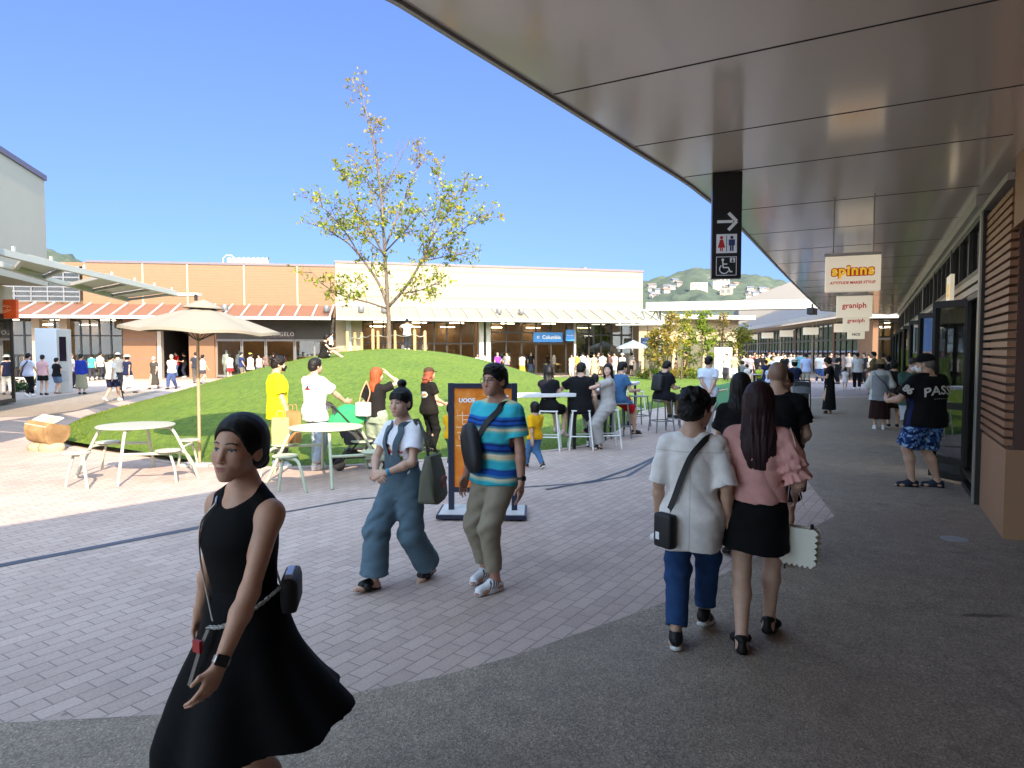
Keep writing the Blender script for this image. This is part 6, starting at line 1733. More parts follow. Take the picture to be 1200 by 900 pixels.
def strap(k, pts, inf, w, t, name, mat, parent, off=.004):
    P = []; Nn = []
    cps = [on_torso(k, a, b, inf) if len((a, b)) == 2 else None for a, b in pts]
    ps = bez([Vector(p+n*off) for p, n in cps], 6); ns = bez([Vector(n) for p, n in cps], 6)
    m = MB(); m.ribbon(ps, ns, w, t); return m.build(name, mat, parent, world=False)
# ================================================================== THE PEOPLE IN THE PHOTOGRAPH
def tee(col, **kw): return dict(dict(col=col, sleeve=.58, loose=.026, hem=-.10), **kw)
def pants(col, **kw): return dict(dict(col=col, len=.96), **kw)
def shorts(col, **kw): return dict(dict(col=col, len=.43, loose=.03, name='shorts'), **kw)
def skirt(col, hem, **kw): return dict(dict(col=col, hem=hem, skirt=True), **kw)
def sit(z, H): return (0, 0, (z+.075)/(H/1.70)-.925)
BLK = '0b0b0d'; WHT = 'dcdad8'; NAVY = '151a30'; JEAN = '35506f'; KHA = '9c8f76'
WALK1 = dict(lf=(-.085,.26,0), rf=(.085,-.24,.05), rfp=28, hip=(0,0,-.02), lh=(-.24,-.16,.82), rh=(.24,.22,.86))
WALK2 = dict(lf=(-.085,-.24,.05), lfp=28, rf=(.085,.26,0), hip=(0,0,-.02), lh=(-.24,.22,.86), rh=(.24,-.16,.82))
PHONE = dict(lh=(-.10,.30,1.12), rh=(.08,.30,1.10), lhd=(.3,.6,.5), rhd=(-.3,.6,.5), head=(0,22,0))
def box_uv(k, V): q = (V-k.pelvis) @ k.T/k.S; return q[:,0], q[:,1], q[:,2]
leather_black = simple('black_nylon', (.012,.012,.014), .6, 0, .2, 20, .2)
silver = simple('silver_chain', (.55,.52,.48), .3, .8, .1, 30)
def wrist_band(k, q, mat, body, w=.018, r=.030, name='watch', face=None, back=.03):
    a, e = k.wr[q], k.el[q]; ax = nrm(e-a); c = a+ax*back; zx = Vector(ax); M = zx.to_track_quat('Z', 'Y').to_matrix().to_4x4(); M.translation = Vector(c)
    m = MB(); m.lathe([(r*.92,-w/2),(r,-w/2+.002),(r,w/2-.002),(r*.92,w/2)], 20, M=M); o = m.build(name, mat, body, world=False, smooth=R(40))
    if face is not None:
        d = nrm(np.array(face)-ax*(np.array(face)@ax)); p = Vector(c+d*(r+.002)); f = facing(p, ax, Vector(np.cross(d, ax))); m = MB()
        m.box(-.017,.017,-.019,.019,-.006,.005, f); m.build('watch_face', MAT['black'], o, world=False, bevel=.003)

# ---------------------------------------------------------------- 1 woman in the black dress
def dress1(k):
    S = k.S; sq = secs(k, .010); P = []
    b = [q for q in sq if .1 < q[0] < .42]+[(.445,.142,.094,-.003),(.482,.105,.075,-.010)]
    P.append(loft(k.pelvis, k.T, scl([(.07,.138,.112,0)]+b, S), .03))
    for q in 'lr':
        sg = -1 if q == 'l' else 1
        P.append(cap(k.sh[q]+k.T @ np.array([sg*.048,.0,-.10])*S, k.sh[q]+k.T @ np.array([sg*.040,0,.06])*S, .042*S, .038*S, .010, 'sub'))
        P.append(cap(k.neck+k.T @ np.array([sg*.035,-.012,.0])*S, k.sh[q]-k.T @ np.array([sg*.030,.004,-.016])*S, .045*S, .046*S, .03))
    P.append(cap(k.neck+k.T @ np.array([0,.055,-.005])*S, k.neck+k.T @ np.array([0,.075,.10])*S, .060*S, .09*S, .008, 'sub'))
    P.append(cap(k.neck+k.T @ np.array([-.050,.03,.012])*S, k.neck+k.T @ np.array([.050,.03,.012])*S, .036*S, .036*S, .008, 'sub'))
    P = [q for q in P if q.op == 'add']+[q for q in P if q.op != 'add']
    P += skirt_prims(k, dict(hem=-.415, top=.13, ha=.37, hb=.38, wa=.19, wb=.175, folds=7, famp=.085, swing=(-.03,-.06), seed=1.1, hemslope=.065, hemdir=R(205), hemw=.018))
    return P
P1_ = G(292, 1003)
b1, k1 = person('woman in a sleeveless black midi dress with low bun and watch', P1_, 150, 1.555, 'f', hair='bun', hairc='0d0908',
    dress=dict(prims=dress1, col='08080a', vox=.0062, noise=.0022),
    pose=dict(lh=(-.185,.275,.850), le=(-.25,-1,-.05), lhd=(.10,.50,-.85), ln=(1,.05,.15), rh=(.36,-.06,.86), rhd=(0,-.2,-1), lf=(-.08,-.12,.01), lfp=8, rf=(.09,.24,0), head=(15,-2,-3), curl=.5),
    shoes=dict(kind='sandal', col='15120f'), skin=(.62,.35,.235), opts=dict(lids=False, lip=(.42,.15,.12)))
wrist_band(k1, 'l', simple('steel_strap', (.45,.45,.46), .3, .8), b1, .022, .0275, 'watch', (-.75,.5,.35), .012)
bg_ = held(b1, 'shoulder_bag', 'black shoulder bag with silver chain strap at the hip of the black dress woman', 'bag')
p, n = on_torso(k1, .155, 214, .02); p = p+n*.030
M = facing(Vector(p), Vector(np.cross([0,0,1.], n)), Vector((0,0,1)))
m = MB(); m.box(-.088,.088,-.085,.045,-.030,.030, M); m.build('bag_body', leather_black, bg_, world=False, bevel=.028, smooth=R(60))
m = MB(); m.box(-.075,.030,.030,.056,-.012,.012, M); m.build('bag_flap', simple('silver_flap', (.40,.42,.45), .3, .5), bg_, world=False, bevel=.004)
strap(k1, [(.47,66),(.40,62),(.28,64),(.14,72),(.035,88)], .014, .008, .005, 'strap', silver, bg_, .006)
strap(k1, [(.47,66),(.485,20),(.47,-40),(.35,-70),(.2,-100),(.08,-140)], .014, .008, .005, 'strap', silver, bg_, .006)
ch = [on_torso(k1, w, th, .035) for w, th in [(.035,88),(.05,108),(.085,130),(.125,155),(.165,182)]]
ps = bez([Vector(p+n*.01) for p, n in ch], 7)
for i in range(0, len(ps)-1, 1):
    c = (ps[i]+ps[i+1])/2; d = (ps[i+1]-ps[i]).normalized(); sd = d.cross(Vector((0,0,1))).normalized(); u2 = d.cross(sd) if i % 2 else sd
    m = MB(); m.tube([c+d*math.cos(a)*.013+u2*math.sin(a)*.006 for a in np.linspace(0, 2*PI, 9)], .0021, 5, False); m.build('chain_link', silver, bg_, world=False)
p, n = on_torso(k1, .03, 90, .05); q0 = Vector(p)
m = MB(); m.ribbon([q0, q0+Vector(n)*.03+Vector((0,0,-.05)), q0+Vector(n)*.06+Vector((.02,0,-.17))], [n]*3, .016, .003); m.build('tail_strap', simple('taupe_leather', (.16,.13,.11), .6), bg_, world=False)
m = MB(); m.box(-.018,.018,-.03,.01,-.006,.006, facing(q0+Vector(n)*.035+Vector((.01,0,-.035)), Vector(np.cross([0,0,1.], n)))); m.build('charm', simple('red_charm', (.40,.03,.03), .5), bg_, world=False)

# ---------------------------------------------------------------- 2 woman in overalls
def tee2(k):
    def f(V):
        u, v, w = box_uv(k, V); C = np.tile(hx('e3e1e6'), (len(V), 1)); fr = v > 0
        m = fr & (((u-.045)/.040)**2+((w-.285)/.045)**2 < 1); C[m] = hx('d8a690'); m = fr & (((u-.040)/.034)**2+((w-.318)/.016)**2 < 1); C[m] = hx('57342a')
        m = fr & (np.abs(u-.005) < .055) & (np.abs(w-.262-.010*np.sin(u*120)) < .016); C[m] = hx('c25a45')
        m = fr & (np.abs(u+.075) < .030) & (np.abs(w-.268-.006*np.sin(u*160)) < .010); C[m] = hx('c04c5c'); m = fr & (np.abs(u+.05) < .045) & (np.abs(w-.205+.01*np.sin(u*90)) < .018); C[m] = hx('9a9a40')
        return C
    return f
b2, k2 = person('woman in denim overalls over a printed white tee, top bun, hands clasped', G(473, 683), 146, 1.52, 'f', hair='topbun', hairc='0e0a09',
    top=tee(tee2, sleeve=.62, loose=.014, hem=.06, sloose=.024, straight=False), bottom=pants('566b78', len=.955, loose=.022, knee=.082, hem=.106, wr=.009, mat='denim', name='overalls', tinf=.022, top=.165, tilt=False),
    pose=dict(lh=(-.05,.275,1.00), rh=(.06,.265,.985), lhd=(.80,.45,-.15), rhd=(-.80,.45,-.12), ln=(.2,-.6,-.5), rn=(-.1,-.6,-.5), le=(-1,-.35,-.5), re=(1,-.35,-.5), curl=.8,
              rf=(.10,.27,0), rfp=-8, lf=(-.085,-.25,.02), lfp=12, hip=(0,0,-.03), head=(11,2,0)), shoes=dict(kind='slide', col='0f0f10', sole=.034), skin=(.55,.33,.235))
oden = simple('denim_strap', (.075,.115,.145), .9, 0, .12, 60, .4)
def on_front(k, name, pts, inf, w, mat, body, t=.006, off=.006): return strap(k, pts, inf, w, t, name, mat, body, off)
on_front(k2, 'overall_strap', [(.14,112),(.24,106),(.34,112),(.43,118),(.485,120),(.488,180),(.44,236),(.34,250),(.2,262)], .022, .046, oden, b2)
on_front(k2, 'overall_strap', [(.14,68),(.24,74),(.34,68),(.43,62),(.485,60),(.488,0),(.44,-56),(.34,-70),(.2,-82)], .022, .046, oden, b2)
m = MB(); vs = []; fs = []
nu, nw_ = 14, 8
for i in range(nu+1):
    for j in range(nw_+1):
        w = .09+.15*j/nw_; th = 90+(i/nu-.5)*(86-26*j/nw_); p, n = on_torso(k2, w, th, .022); vs.append(p+n*.012)
for i in range(nu):
    for j in range(nw_): a = i*(nw_+1)+j; fs.append((a, a+nw_+1, a+nw_+2, a+1))
m.add(vs, fs); o = m.build('overall_bib', oden, b2, world=False, smooth=True)
wrist_band(k2, 'l', simple('blue_band', (.03,.25,.42), .6), b2, .022, .031, 'wrist_band')
tb_ = held(b2, 'tote_bag', 'olive canvas tote bag with red outline patch on the overalls woman shoulder', 'bag')
p, n = on_torso(k2, .07, 196, .03); p = p+n*.10; M = facing(Vector(p), Vector(np.cross([0,0,1.], n)), Vector((0,0,1)))
olive = simple('olive_canvas', (.105,.105,.075), .9, 0, .15, 30, .4)
m = MB(); pr = [(-.19,-.19),(-.08,-.215),(.08,-.205),(.18,-.17),(.165,0),(.13,.15),(-.15,.16),(-.175,0)]
N_ = len(pr); vs = [M @ Vector((x*(1-.15*abs(z)/.05), y, z*(1.5 if y < 0 else .6))) for z in (-.05,.05) for x, y in pr]
m.add(vs, [tuple(range(N_))[::-1], tuple(range(N_, 2*N_))]+[(i, (i+1) % N_, N_+(i+1) % N_, N_+i) for i in range(N_)]); m.build('bag_body', olive, tb_, world=False, bevel=.025, smooth=R(50))
m = MB(); m.tube([M @ Vector((math.cos(a)*.055*(1+.2*math.sin(3*a))+.02, math.sin(a)*.04-.05, .078)) for a in np.linspace(0, 2*PI, 30)], .005, 5, False)
m.build('patch_outline', simple('red_thread', (.45,.08,.07), .8), tb_, world=False)
s_top = Vector(k2.t(-.145,0,.515)); ta, tb2 = M @ Vector((-.11,.14,0)), M @ Vector((.10,.14,0))
m = MB(); m.ribbon(bez([ta, (ta+s_top)/2+Vector((-.045,.01,0)), s_top+Vector((-.012,-.03,.012))], 8)+bez([s_top+Vector((-.012,.03,.012)), (tb2+s_top)/2+Vector((-.045,.02,0)), tb2], 8), [Vector((-1,0,.5))]*18, .028, .005); m.build('strap', olive, tb_, world=False)

# ---------------------------------------------------------------- 3 man in the striped tee
STR = [(.80,'2b9aa8'),(.835,'8fb8a8'),(.85,'cfc3a2'),(.865,'2f6f96'),(.885,'17489a'),(.915,'1c3f86'),(.93,'31a4b4'),(.985,'5fb9b4'),(1.0,'d9c6a0'),(1.025,'e2d3b4'),(1.04,'3f7f96'),(1.055,'14255c'),(1.075,'1b4aa0'),(1.10,'16306c'),(1.12,'2c86a0'),
       (1.13,'38b0bd'),(1.20,'66bdb4'),(1.215,'d6c7a6'),(1.235,'4d8798'),(1.25,'123066'),(1.265,'1d56ab'),(1.285,'12265c'),(1.30,'1d5cae'),(1.32,'37adbd'),(1.40,'4cb6bd'),(1.42,'b9b78e'),(1.44,'d7c794'),(1.47,'4aaeb6')]
def stripes(k):
    zz = [a for a, _ in STR]; cc = np.array([hx(c) for _, c in STR])
    def f(V):
        z = V[:,2]/k.S+.003*np.sin(V[:,0]*31)-.02*np.clip(np.abs(V[:,0])/k.S-.19, 0, 1); xk = np.array([q+o_ for q in zz[1:] for o_ in (-.004, .004)]); ck = np.array([c for i in range(1, len(zz)) for c in (cc[i-1], cc[i])]); return np.stack([np.interp(z, xk, ck[:,j]) for j in range(3)], 1)
    return f
b3, k3 = person('man with glasses in blue striped tee, khaki trousers and white clogs', G(582, 686), 141, 1.69, 'm', hair='short', hairc='0c0a0a', glasses=True,
    top=tee(stripes, sleeve=.66, loose=.030, hem=-.10, sflare=.012), bottom=pants('8d8270', len=.90, loose=.016, knee=.066, hem=.052, wr=.008),
    pose=dict(rf=(.165,-.06,0), lf=(-.07,.10,0), rfy=8, lfy=-6, rk=(.2,1,.1), hip=(0,0,-.012), head=(2,1,0), lh=(-.25,.01,.83), rh=(.26,.06,.83), lhd=(0,.05,-1), curl=.45, wide=.98),
    shoes=dict(kind='clog', col='dfe0e4', solec='d4d4d8', stripes=True, sole=.03), skin=(.42,.215,.145))
sb_ = held(b3, 'sling_bag', 'black rounded sling bag across the striped man chest', 'bag')
p, n = on_torso(k3, .165, 63, .032); p = p+n*.05; zq = np.array([.42,0,1.]); zq = nrm(zq-n*(zq@n)); M = facing(Vector(p), Vector(np.cross(zq, n)), Vector(zq))
m = MB(); vs = []; fs = []; rows = [(-.045,.75),(-.03,.95),(0,1.0),(.03,.93),(.05,.6)]
for dz, sc_ in rows:
    for a in range(26):
        t = 2*PI*a/26; vs.append(M @ Vector((math.copysign(abs(math.cos(t))**.8, math.cos(t))*.108*sc_, math.copysign(abs(math.sin(t))**.8, math.sin(t))*.195*sc_, dz)))
for i in range(4):
    for a in range(26): fs.append((i*26+a, i*26+(a+1) % 26, (i+1)*26+(a+1) % 26, (i+1)*26+a))
fs += [tuple(range(26))[::-1], tuple(range(104, 130))]; m.add(vs, fs); m.build('bag_body', leather_black, sb_, world=False, smooth=R(60))
m = MB(); m.tube([M @ Vector((-.05,-.12,.051)), M @ Vector((-.062,.0,.054)), M @ Vector((-.045,.12,.051))], .003, 6); m.build('zip', MAT['dark_metal'], sb_, world=False)
strap(k3, [(.22,70),(.30,88),(.38,104),(.45,122),(.495,140),(.497,190),(.43,235),(.3,262),(.15,300),(.08,340),(.10,380)], .034, .042, .006, 'strap', leather_black, sb_, .006)
wrist_band(k3, 'l', leather_black, b3, .02, .031, 'watch', (-1,.3,.1))

# ---------------------------------------------------------------- 4 boy in the white shirt
def shirt4(k):
    def f(V):
        C = np.tile(hx('e8e2de'), (len(V), 1)); u, v, w = box_uv(k, V); m = (np.abs(u-.0) < .0035) & (v < 0) & (w < .40); C[m] = hx('c9c2be'); m = (np.abs(w-.405) < .004) & (v < 0); C[m] = hx('ccc5c1'); return C
    return f
b4, k4 = person('boy in a loose white shirt and rolled blue jeans walking away', G(808, 752), -21, 1.54, 'm', hair='messy', hairc='0a0909',
    top=tee(shirt4, sleeve=.96, loose=.028, hem=-.265, sloose=.024, sflare=.006, tail=.03), bottom=pants('27436e', len=.93, loose=.022, knee=.066, hem=.060, mat='denim', wr=.010),
    pose=dict(lf=(-.075,-.13,0), rf=(.07,.24,.03), rfp=14, lfp=4, hip=(0,.03,-.015), lh=(-.235,.08,.84), rh=(.24,.05,.85), head=(-34,3,0), headscale=1.06, wide=.90), shoes=dict(kind='sneaker', col='131316', solec='d8d8d8', sole=.032))
sb4 = held(b4, 'sling_bag', 'small black sling bag with white label at the left hip of the white shirt boy', 'bag')
p, n = on_torso(k4, -.125, 226, .040); p = p+n*.045; M = facing(Vector(p), Vector(np.cross([0,0,1.], n)), Vector((0,0,1)))
m = MB(); m.box(-.070,.070,-.105,.105,-.035,.035, M); m.build('bag_body', leather_black, sb4, world=False, bevel=.022, smooth=R(60))
m = MB(); m.box(-.045,-.015,-.055,-.010,.0355,.0375, M); m.build('label_patch', MAT['white_ink'], sb4, world=False)
m = MB(); m.lathe([(.005,-.03),(.03,-.015),(.032,.01),(.005,.03)], 12, tuple(M @ Vector((-.085,-.06,0)))); m.build('pompom', simple('white_plush', (.7,.7,.7), .95), sb4, world=False, smooth=True)
strap(k4, [(-.03,222),(.10,238),(.25,256),(.38,272),(.46,292),(.50,320),(.497,20),(.42,55),(.3,80),(.1,120),(-.03,170)], .042, .036, .005, 'strap', leather_black, sb4, .006)

# ---------------------------------------------------------------- 5 woman in the pink blouse
def blouse5(k, o):
    P = top_prims(k, o); S = k.S
    for q in 'lr':
        a, e = k.sh[q], k.el[q]; ax = nrm(e-a); sg = -1 if q == 'l' else 1
        for i, (f, r0, r1) in enumerate(((.05,.062,.082),(.30,.062,.086),(.58,.055,.084))):
            s0 = a+(e-a)*f; s1 = a+(e-a)*(f+.40)
            P.append(cap(s0, s1, r0*S, r1*S, .022, clip=[(s1, ax)], fold=lambda t, x, y, z, i=i: (.010*np.sin(np.arctan2(y, x+z*.4)*9+i*2+z*30)+.006*np.sin(np.arctan2(y, x)*17+z*40))*t))
    return P
_tp = top_prims
b5, k5 = person('woman with long dark hair, frilled pink blouse and black mini skirt', G(884, 757), -23, 1.60, 'f', hair='long', hairc='2a1518',
    bottom=skirt('09090b', -.275, top=.085, ha=.205, hb=.165, folds=3, famp=.02),
    pose=dict(lf=(-.07,-.12,0), lfp=3, rf=(.075,.20,.02), rfp=12, hip=(0,.02,-.012), lh=(-.25,.10,.86), rh=(.22,.20,.98), rhd=(.1,.6,-.6), hairlen=.40, hairback=.03, head=(4,2,0)),
    shoes=dict(kind='sandal', col='0c0c0d', sole=.05), skin=(.56,.35,.255),
    extra=lambda k, body, make: make('blouse', blouse5(k, tee('cf9a92', sleeve=.55, loose=.022, hem=.045, neck=.44, sloose=.03)), hx('d49d96'), 'cloth', .0075, tube_noise(.007, 14, 4)))
wb = held(b5, 'handbag', 'white scalloped edge handbag on a long strap beside the pink blouse woman', 'bag')
c0 = Vector((.262*k5.S, .03, .645)); M = facing(c0, Vector((.95,-.3,0)), Vector((.04,0,1)))
out = []
W_, H_ = .090, .105
def edge(x0, y0, x1, y1, n, r=.011):
    L = math.hypot(x1-x0, y1-y0); nx, ny = (y1-y0)/L, -(x1-x0)/L
    for i in range(n*8):
        t = i/(n*8); o_ = abs(math.sin(PI*n*t))*r*1.5; out.append((x0+(x1-x0)*t+nx*o_, y0+(y1-y0)*t+ny*o_))
edge(-W_,-H_,W_,-H_,6); edge(W_,-H_,W_,H_,6); edge(W_,H_,-W_,H_,6,.004); edge(-W_,H_,-W_,-H_,6)
def plate(out, z0, z1, name, mat, sc_=1):
    n = len(out); m = MB(); vs = [M @ Vector((x*sc_, y*sc_, z)) for z in (z0, z1) for x, y in out]
    m.add(vs, [tuple(range(n))[::-1], tuple(range(n, 2*n))]+[(i, (i+1) % n, n+(i+1) % n, n+i) for i in range(n)]); return m.build(name, mat, wb, world=False)
creamb = simple('cream_bag_leather', (.70,.68,.58), .55, 0, .05, 12)
plate(out, .028, .040, 'front_panel', creamb); plate(out, -.040, -.028, 'back_panel', creamb)
m = MB(); m.box(-W_+.006,W_-.006,-H_+.006,H_-.012,-.027,.027, M); m.build('gusset', simple('tan_gusset', (.42,.33,.17), .6), wb, world=False)
sh5 = Vector(k5.sh['r'])+Vector((.035,-.005,.062))
m = MB(); m.ribbon(bez([M @ Vector((-.085,H_,.03)), c0+Vector((-.07,-.03,.35)), sh5+Vector((.03,-.05,-.12)), sh5+Vector((0,-.01,0)), sh5+Vector((.02,.05,-.10)), c0+Vector((-.03,.06,.35)), M @ Vector((.06,H_,-.02))], 8), [Vector((1,0,.2))]*49, .016, .004)
m.build('strap', simple('pale_pink_strap', (.62,.50,.45), .6), wb, world=False)
for x in (-.085, .06):
    m = MB(); m.lathe([(.010,-.02),(.011,.012),(.006,.02)], 10, tuple(M @ Vector((x,H_+.01,.0)))); m.build('buckle', MAT['dark_metal'], wb, world=False)
m = MB(); m.tube([M @ Vector((-.085,-H_-.01,.0)), M @ Vector((-.083,-H_-.055,.0))], .006, 6); m.build('tassel', MAT['black'], wb, world=False)

# ---------------------------------------------------------------- 6, 7 the pair just ahead
b6, k6 = person('bald man in a plain black tee carrying a child in front of him', G(907, 652), -24, 1.71, 'm', hair=None, top=tee('0c0c10', sleeve=.62, loose=.032), bottom=shorts('16161a'),
    pose=dict(lh=(-.16,.28,1.02), rh=(.20,.27,.98), lhd=(.8,.5,.1), rhd=(-.8,.5,.1), wide=1.04, **{q: WALK1[q] for q in ('lf','rf','rfp','hip')}), shoes=dict(col='101012', solec='b0b0b0'), opts=dict(stubble=(.10,.06,.05)))
p6 = Vector(b6.location); f6 = Vector((math.sin(R(24)), math.cos(R(24)), 0)); r6 = Vector((f6.y, -f6.x, 0))
b6c, k6c = person('small child carried by the bald man, one leg hanging with a black sneaker', p6+f6*.33+r6*.05, 156, .95, 'm', hair='messy', top=tee('7a6a55'), bottom=shorts('4a4238'), z=.60,
    pose=dict(lf=(-.30,.12,.05), rf=(.26,.08,.1), lfp=50, rfp=50, lh=(-.2,.2,1.3), rh=(.2,.2,1.3), headscale=1.1), shoes=dict(col='0d0d0f', solec='d8d8d8'))
b7, k7 = person('woman with dark hair and black top just ahead of the white shirt boy', G(865, 645), -22, 1.60, 'f', hair='long', hairc='120b0b', top=tee('0b0b0d', sleeve=.7, loose=.03), bottom=skirt('141416', -.55, ha=.24, hb=.2),
    pose=dict(hairlen=.26, **WALK2), shoes=dict(col='101010'))
tt = held(b7, 'tote_bag', 'beige tote bag with white straps at the dark haired woman side, behind the boy', 'bag')
m = MB(); c_ = Vector((-.28,.0,.78)); m.box(c_.x-.05,c_.x+.05,c_.y-.17,c_.y+.17,c_.z-.18,c_.z+.15); m.build('bag_body', simple('beige_canvas', (.42,.33,.22), .9), tt, world=False, bevel=.02)
for y in (-.09,.09):
    m = MB(); m.tube(bez([c_+Vector((0,y-.04,.15)), c_+Vector((.03,y,.42)), Vector((-.20,y*.4,1.335))], 6), .008, 6); m.build('strap', MAT['white_metal'], tt, world=False)

# ---------------------------------------------------------------- 8 man in the black PASS shirt
def camo(a, b_, c_, d_, sc=26):
    A = [hx(x) for x in (a, b_, c_, d_)]
    def mk(k):
        def f(V):
            x, y, z = V[:,0]*sc, V[:,1]*sc, V[:,2]*sc
            n = np.sin(x+1.7*np.sin(z*1.1))*np.sin(z*1.3+1.3*np.sin(y))+.6*np.sin(2.3*x+z*1.9+np.sin(y*2.1)*1.5); n2 = np.sin(z*2.1+2*np.sin(x*1.3+y))*np.sin(x*1.7+y*1.1)
            C = np.tile(A[0], (len(V), 1)); C[n > .35] = A[1]; C[n2 > .45] = A[2]; C[(n < -.6) & (n2 < .1)] = A[3]; return C
        return f
    return mk
def shirt8(k):
    def f(V):
        u, v, w = box_uv(k, V); C = np.tile(hx('0b0b0f'), (len(V), 1)); m = (np.abs(v) < .035) & (u < -.12) & (w < .25); C[m] = hx('1b2450'); return C
    return f
b8, k8 = person('big man in black lettered shirt and blue camouflage shorts by the shops', G(1083, 571), 12, 1.745, 'm', hair='crop', hairc='6d6660', top=tee(shirt8, sleeve=.80, loose=.045, hem=-.13, sloose=.04), bottom=shorts(camo('20386e','5d86b8','0f1c44','8fb0d0'), len=.47, loose=.045, flare=.02),
    pose=dict(wide=1.22, lf=(-.14,.05,0), rf=(.15,-.05,0), lfy=62, rfy=45, lh=(-.32,.30,1.10), rh=(-.10,.36,1.10), lhd=(.2,.7,.5), rhd=(-.6,.5,.5), head=(40,10,0)), shoes=dict(kind='slipon', col='121c34', solec='0c1220'), hat=('cap', '0c0c0e'), mask=True)
def torso_text(k, body, s, w0, th0, size, inf, mat, arch=0, spacing=1.05, bold=.004):
    c = bpy.data.curves.new('lettering', 'FONT'); c.body = s; c.size = size; c.extrude = .0; c.offset = bold; c.align_x = 'CENTER'; c.align_y = 'CENTER'; c.space_character = spacing; c.resolution_u = 3
    o = bpy.data.objects.new('lettering', c); COL.objects.link(o); dg = bpy.context.evaluated_depsgraph_get(); dg.update()
    me = bpy.data.meshes.new_from_object(o.evaluated_get(dg)); bpy.data.objects.remove(o)
    bm = bmesh.new(); bm.from_mesh(me); bmesh.ops.triangulate(bm, faces=bm.faces); bmesh.ops.subdivide_edges(bm, edges=[e for e in bm.edges if e.calc_length() > .03], cuts=1)
    sq = secs(k, inf)
    for v in bm.verts:
        x, y = v.co.x/k.S, v.co.y/k.S; r = .165*k.w+inf; p, n = on_torso(k, w0+y+arch*x*x, th0+math.degrees(x/r), inf); v.co = Vector(p+n*(.012+inf*.15))
    bm.to_mesh(me); bm.free(); me.materials.clear(); return mesh_obj('lettering', me, mat, body)
ink = simple('pale_print', (.55,.54,.50), .8, 0, .1, 30)
torso_text(k8, b8, 'PASSA', .335, 272, .155, .05, ink, -.9); torso_text(k8, b8, '- - - - - - - -', .235, 272, .04, .052, ink, -.4, 1.1, .001)
def arm_text(k, body, q, s, f, size, r, mat):
    a, e = k.sh[q], k.el[q]; p = a+(e-a)*f; ax = nrm(e-a); d = np.array([-.55 if q == 'l' else .55, -.75, .1]); d = nrm(d-ax*(d@ax)); c = p+d*r
    M = facing(Vector(c), Vector(np.cross(-ax, d)), Vector(-ax))
    cu = bpy.data.curves.new('lettering', 'FONT'); cu.body = s; cu.size = size; cu.extrude = .003; cu.offset = .006; cu.align_x = 'CENTER'; cu.align_y = 'CENTER'
    o = bpy.data.objects.new('lettering', cu); COL.objects.link(o); dg = bpy.context.evaluated_depsgraph_get(); dg.update(); me = bpy.data.meshes.new_from_object(o.evaluated_get(dg)); bpy.data.objects.remove(o); me.transform(M); me.materials.clear(); return mesh_obj('lettering', me, mat, body)
arm_text(k8, b8, 'l', '86', .52, .12, .107, ink)
def phone(body, k, q, label):
    t = held(body, 'phone', label, 'phone'); d, n = k.hd[q]; c = k.wr[q]+d*.10+n*.022; M = facing(Vector(c), Vector(np.cross(d, n)), Vector(d)); m = MB(); m.box(-.036,.036,-.05,.09,-.004,.004, M); m.build('phone_body', MAT['black'], t, world=False, bevel=.003)
    m = MB(); m.box(-.031,.031,-.042,.082,.0041,.0048, M); m.build('screen', simple('phone_glass', (.03,.035,.05), .1), t, world=False)
phone(b8, k8, 'l', 'black phone in the hands of the camouflage shorts man')
b9, k9 = person('older man with white face mask, teal tee and white shorts standing by the shop doors', G(1066, 524), 172, 1.66, 'm', hair='crop', hairc='3a3532', top=tee('3d5650', hem=-.12), bottom=shorts('a9adb4', len=.46), pose=PHONE, shoes=dict(col='c8c8ca', solec='d8d8d8'), mask=True, opts=dict(stubble=(.08,.06,.05)))
phone(b9, k9, 'l', 'dark phone held up by the masked older man')
# 10, 11 further along
def vest(k):
    def f(V):
        u, v, w = box_uv(k, V); C = np.tile(hx('868a90'), (len(V), 1)); C[np.abs(u) > .185] = hx('c9c7c4'); C[(w > .42) & (v < 0)] = hx('b9b9ba'); return C
    return f
b10, k10 = person('woman in a tan bucket hat, long grey vest and brown skirt', G(1030, 503), -24, 1.57, 'f', hair='bob', top=tee(vest, sleeve=1.9, loose=.06, hem=-.20, flare=.05), bottom=skirt('2a1413', -.66, ha=.24, hb=.2, folds=9), pose=dict(lh=(-.22,.22,1.0), rh=(.22,.2,1.0)), shoes=dict(col='d5d5d5', solec='e0e0e0', sole=.035), hat=('bucket', '8a7556'))
hb10 = held(b10, 'shoulder_bag', 'black shoulder bag on a thin strap at the side of the bucket hat woman', 'bag')
m = MB(); m.box(.20,.30,-.17,.12,.72,.95); m.build('bag_body', leather_black, hb10, world=False, bevel=.03)
strap(k10, [(.02,-20),(.2,-60),(.36,-100),(.46,-130),(.497,-150)], .07, .016, .005, 'strap', leather_black, hb10, .006)
b10b, _ = person('slim woman in dark clothes mostly hidden beside the bucket hat woman', G(1046, 501), -24, 1.56, 'f', hair='bob', top=tee('1b1a1e', loose=.02), bottom=skirt('2c1714', -.42, ha=.2, hb=.17), pose=dict(lh=(-.15,.25,1.0)), shoes=dict(col='141414', solec='d0d0d0'))
ld = lambda c, hem=-.80, ha=.23, **kw: dict(skirt=True, hem=hem, ha=ha, hb=ha*.85, col=c, top=.14, **kw)
b11, k11 = person('woman in a long plain black dress standing with a phone on the open walkway', G(971, 484.5), 62, 1.60, 'f', hair='bob', top=tee('09090b', hem=.0, loose=.03), bottom=ld('09090b'), pose=PHONE, shoes=dict(kind='sandal', col='2a241f'))

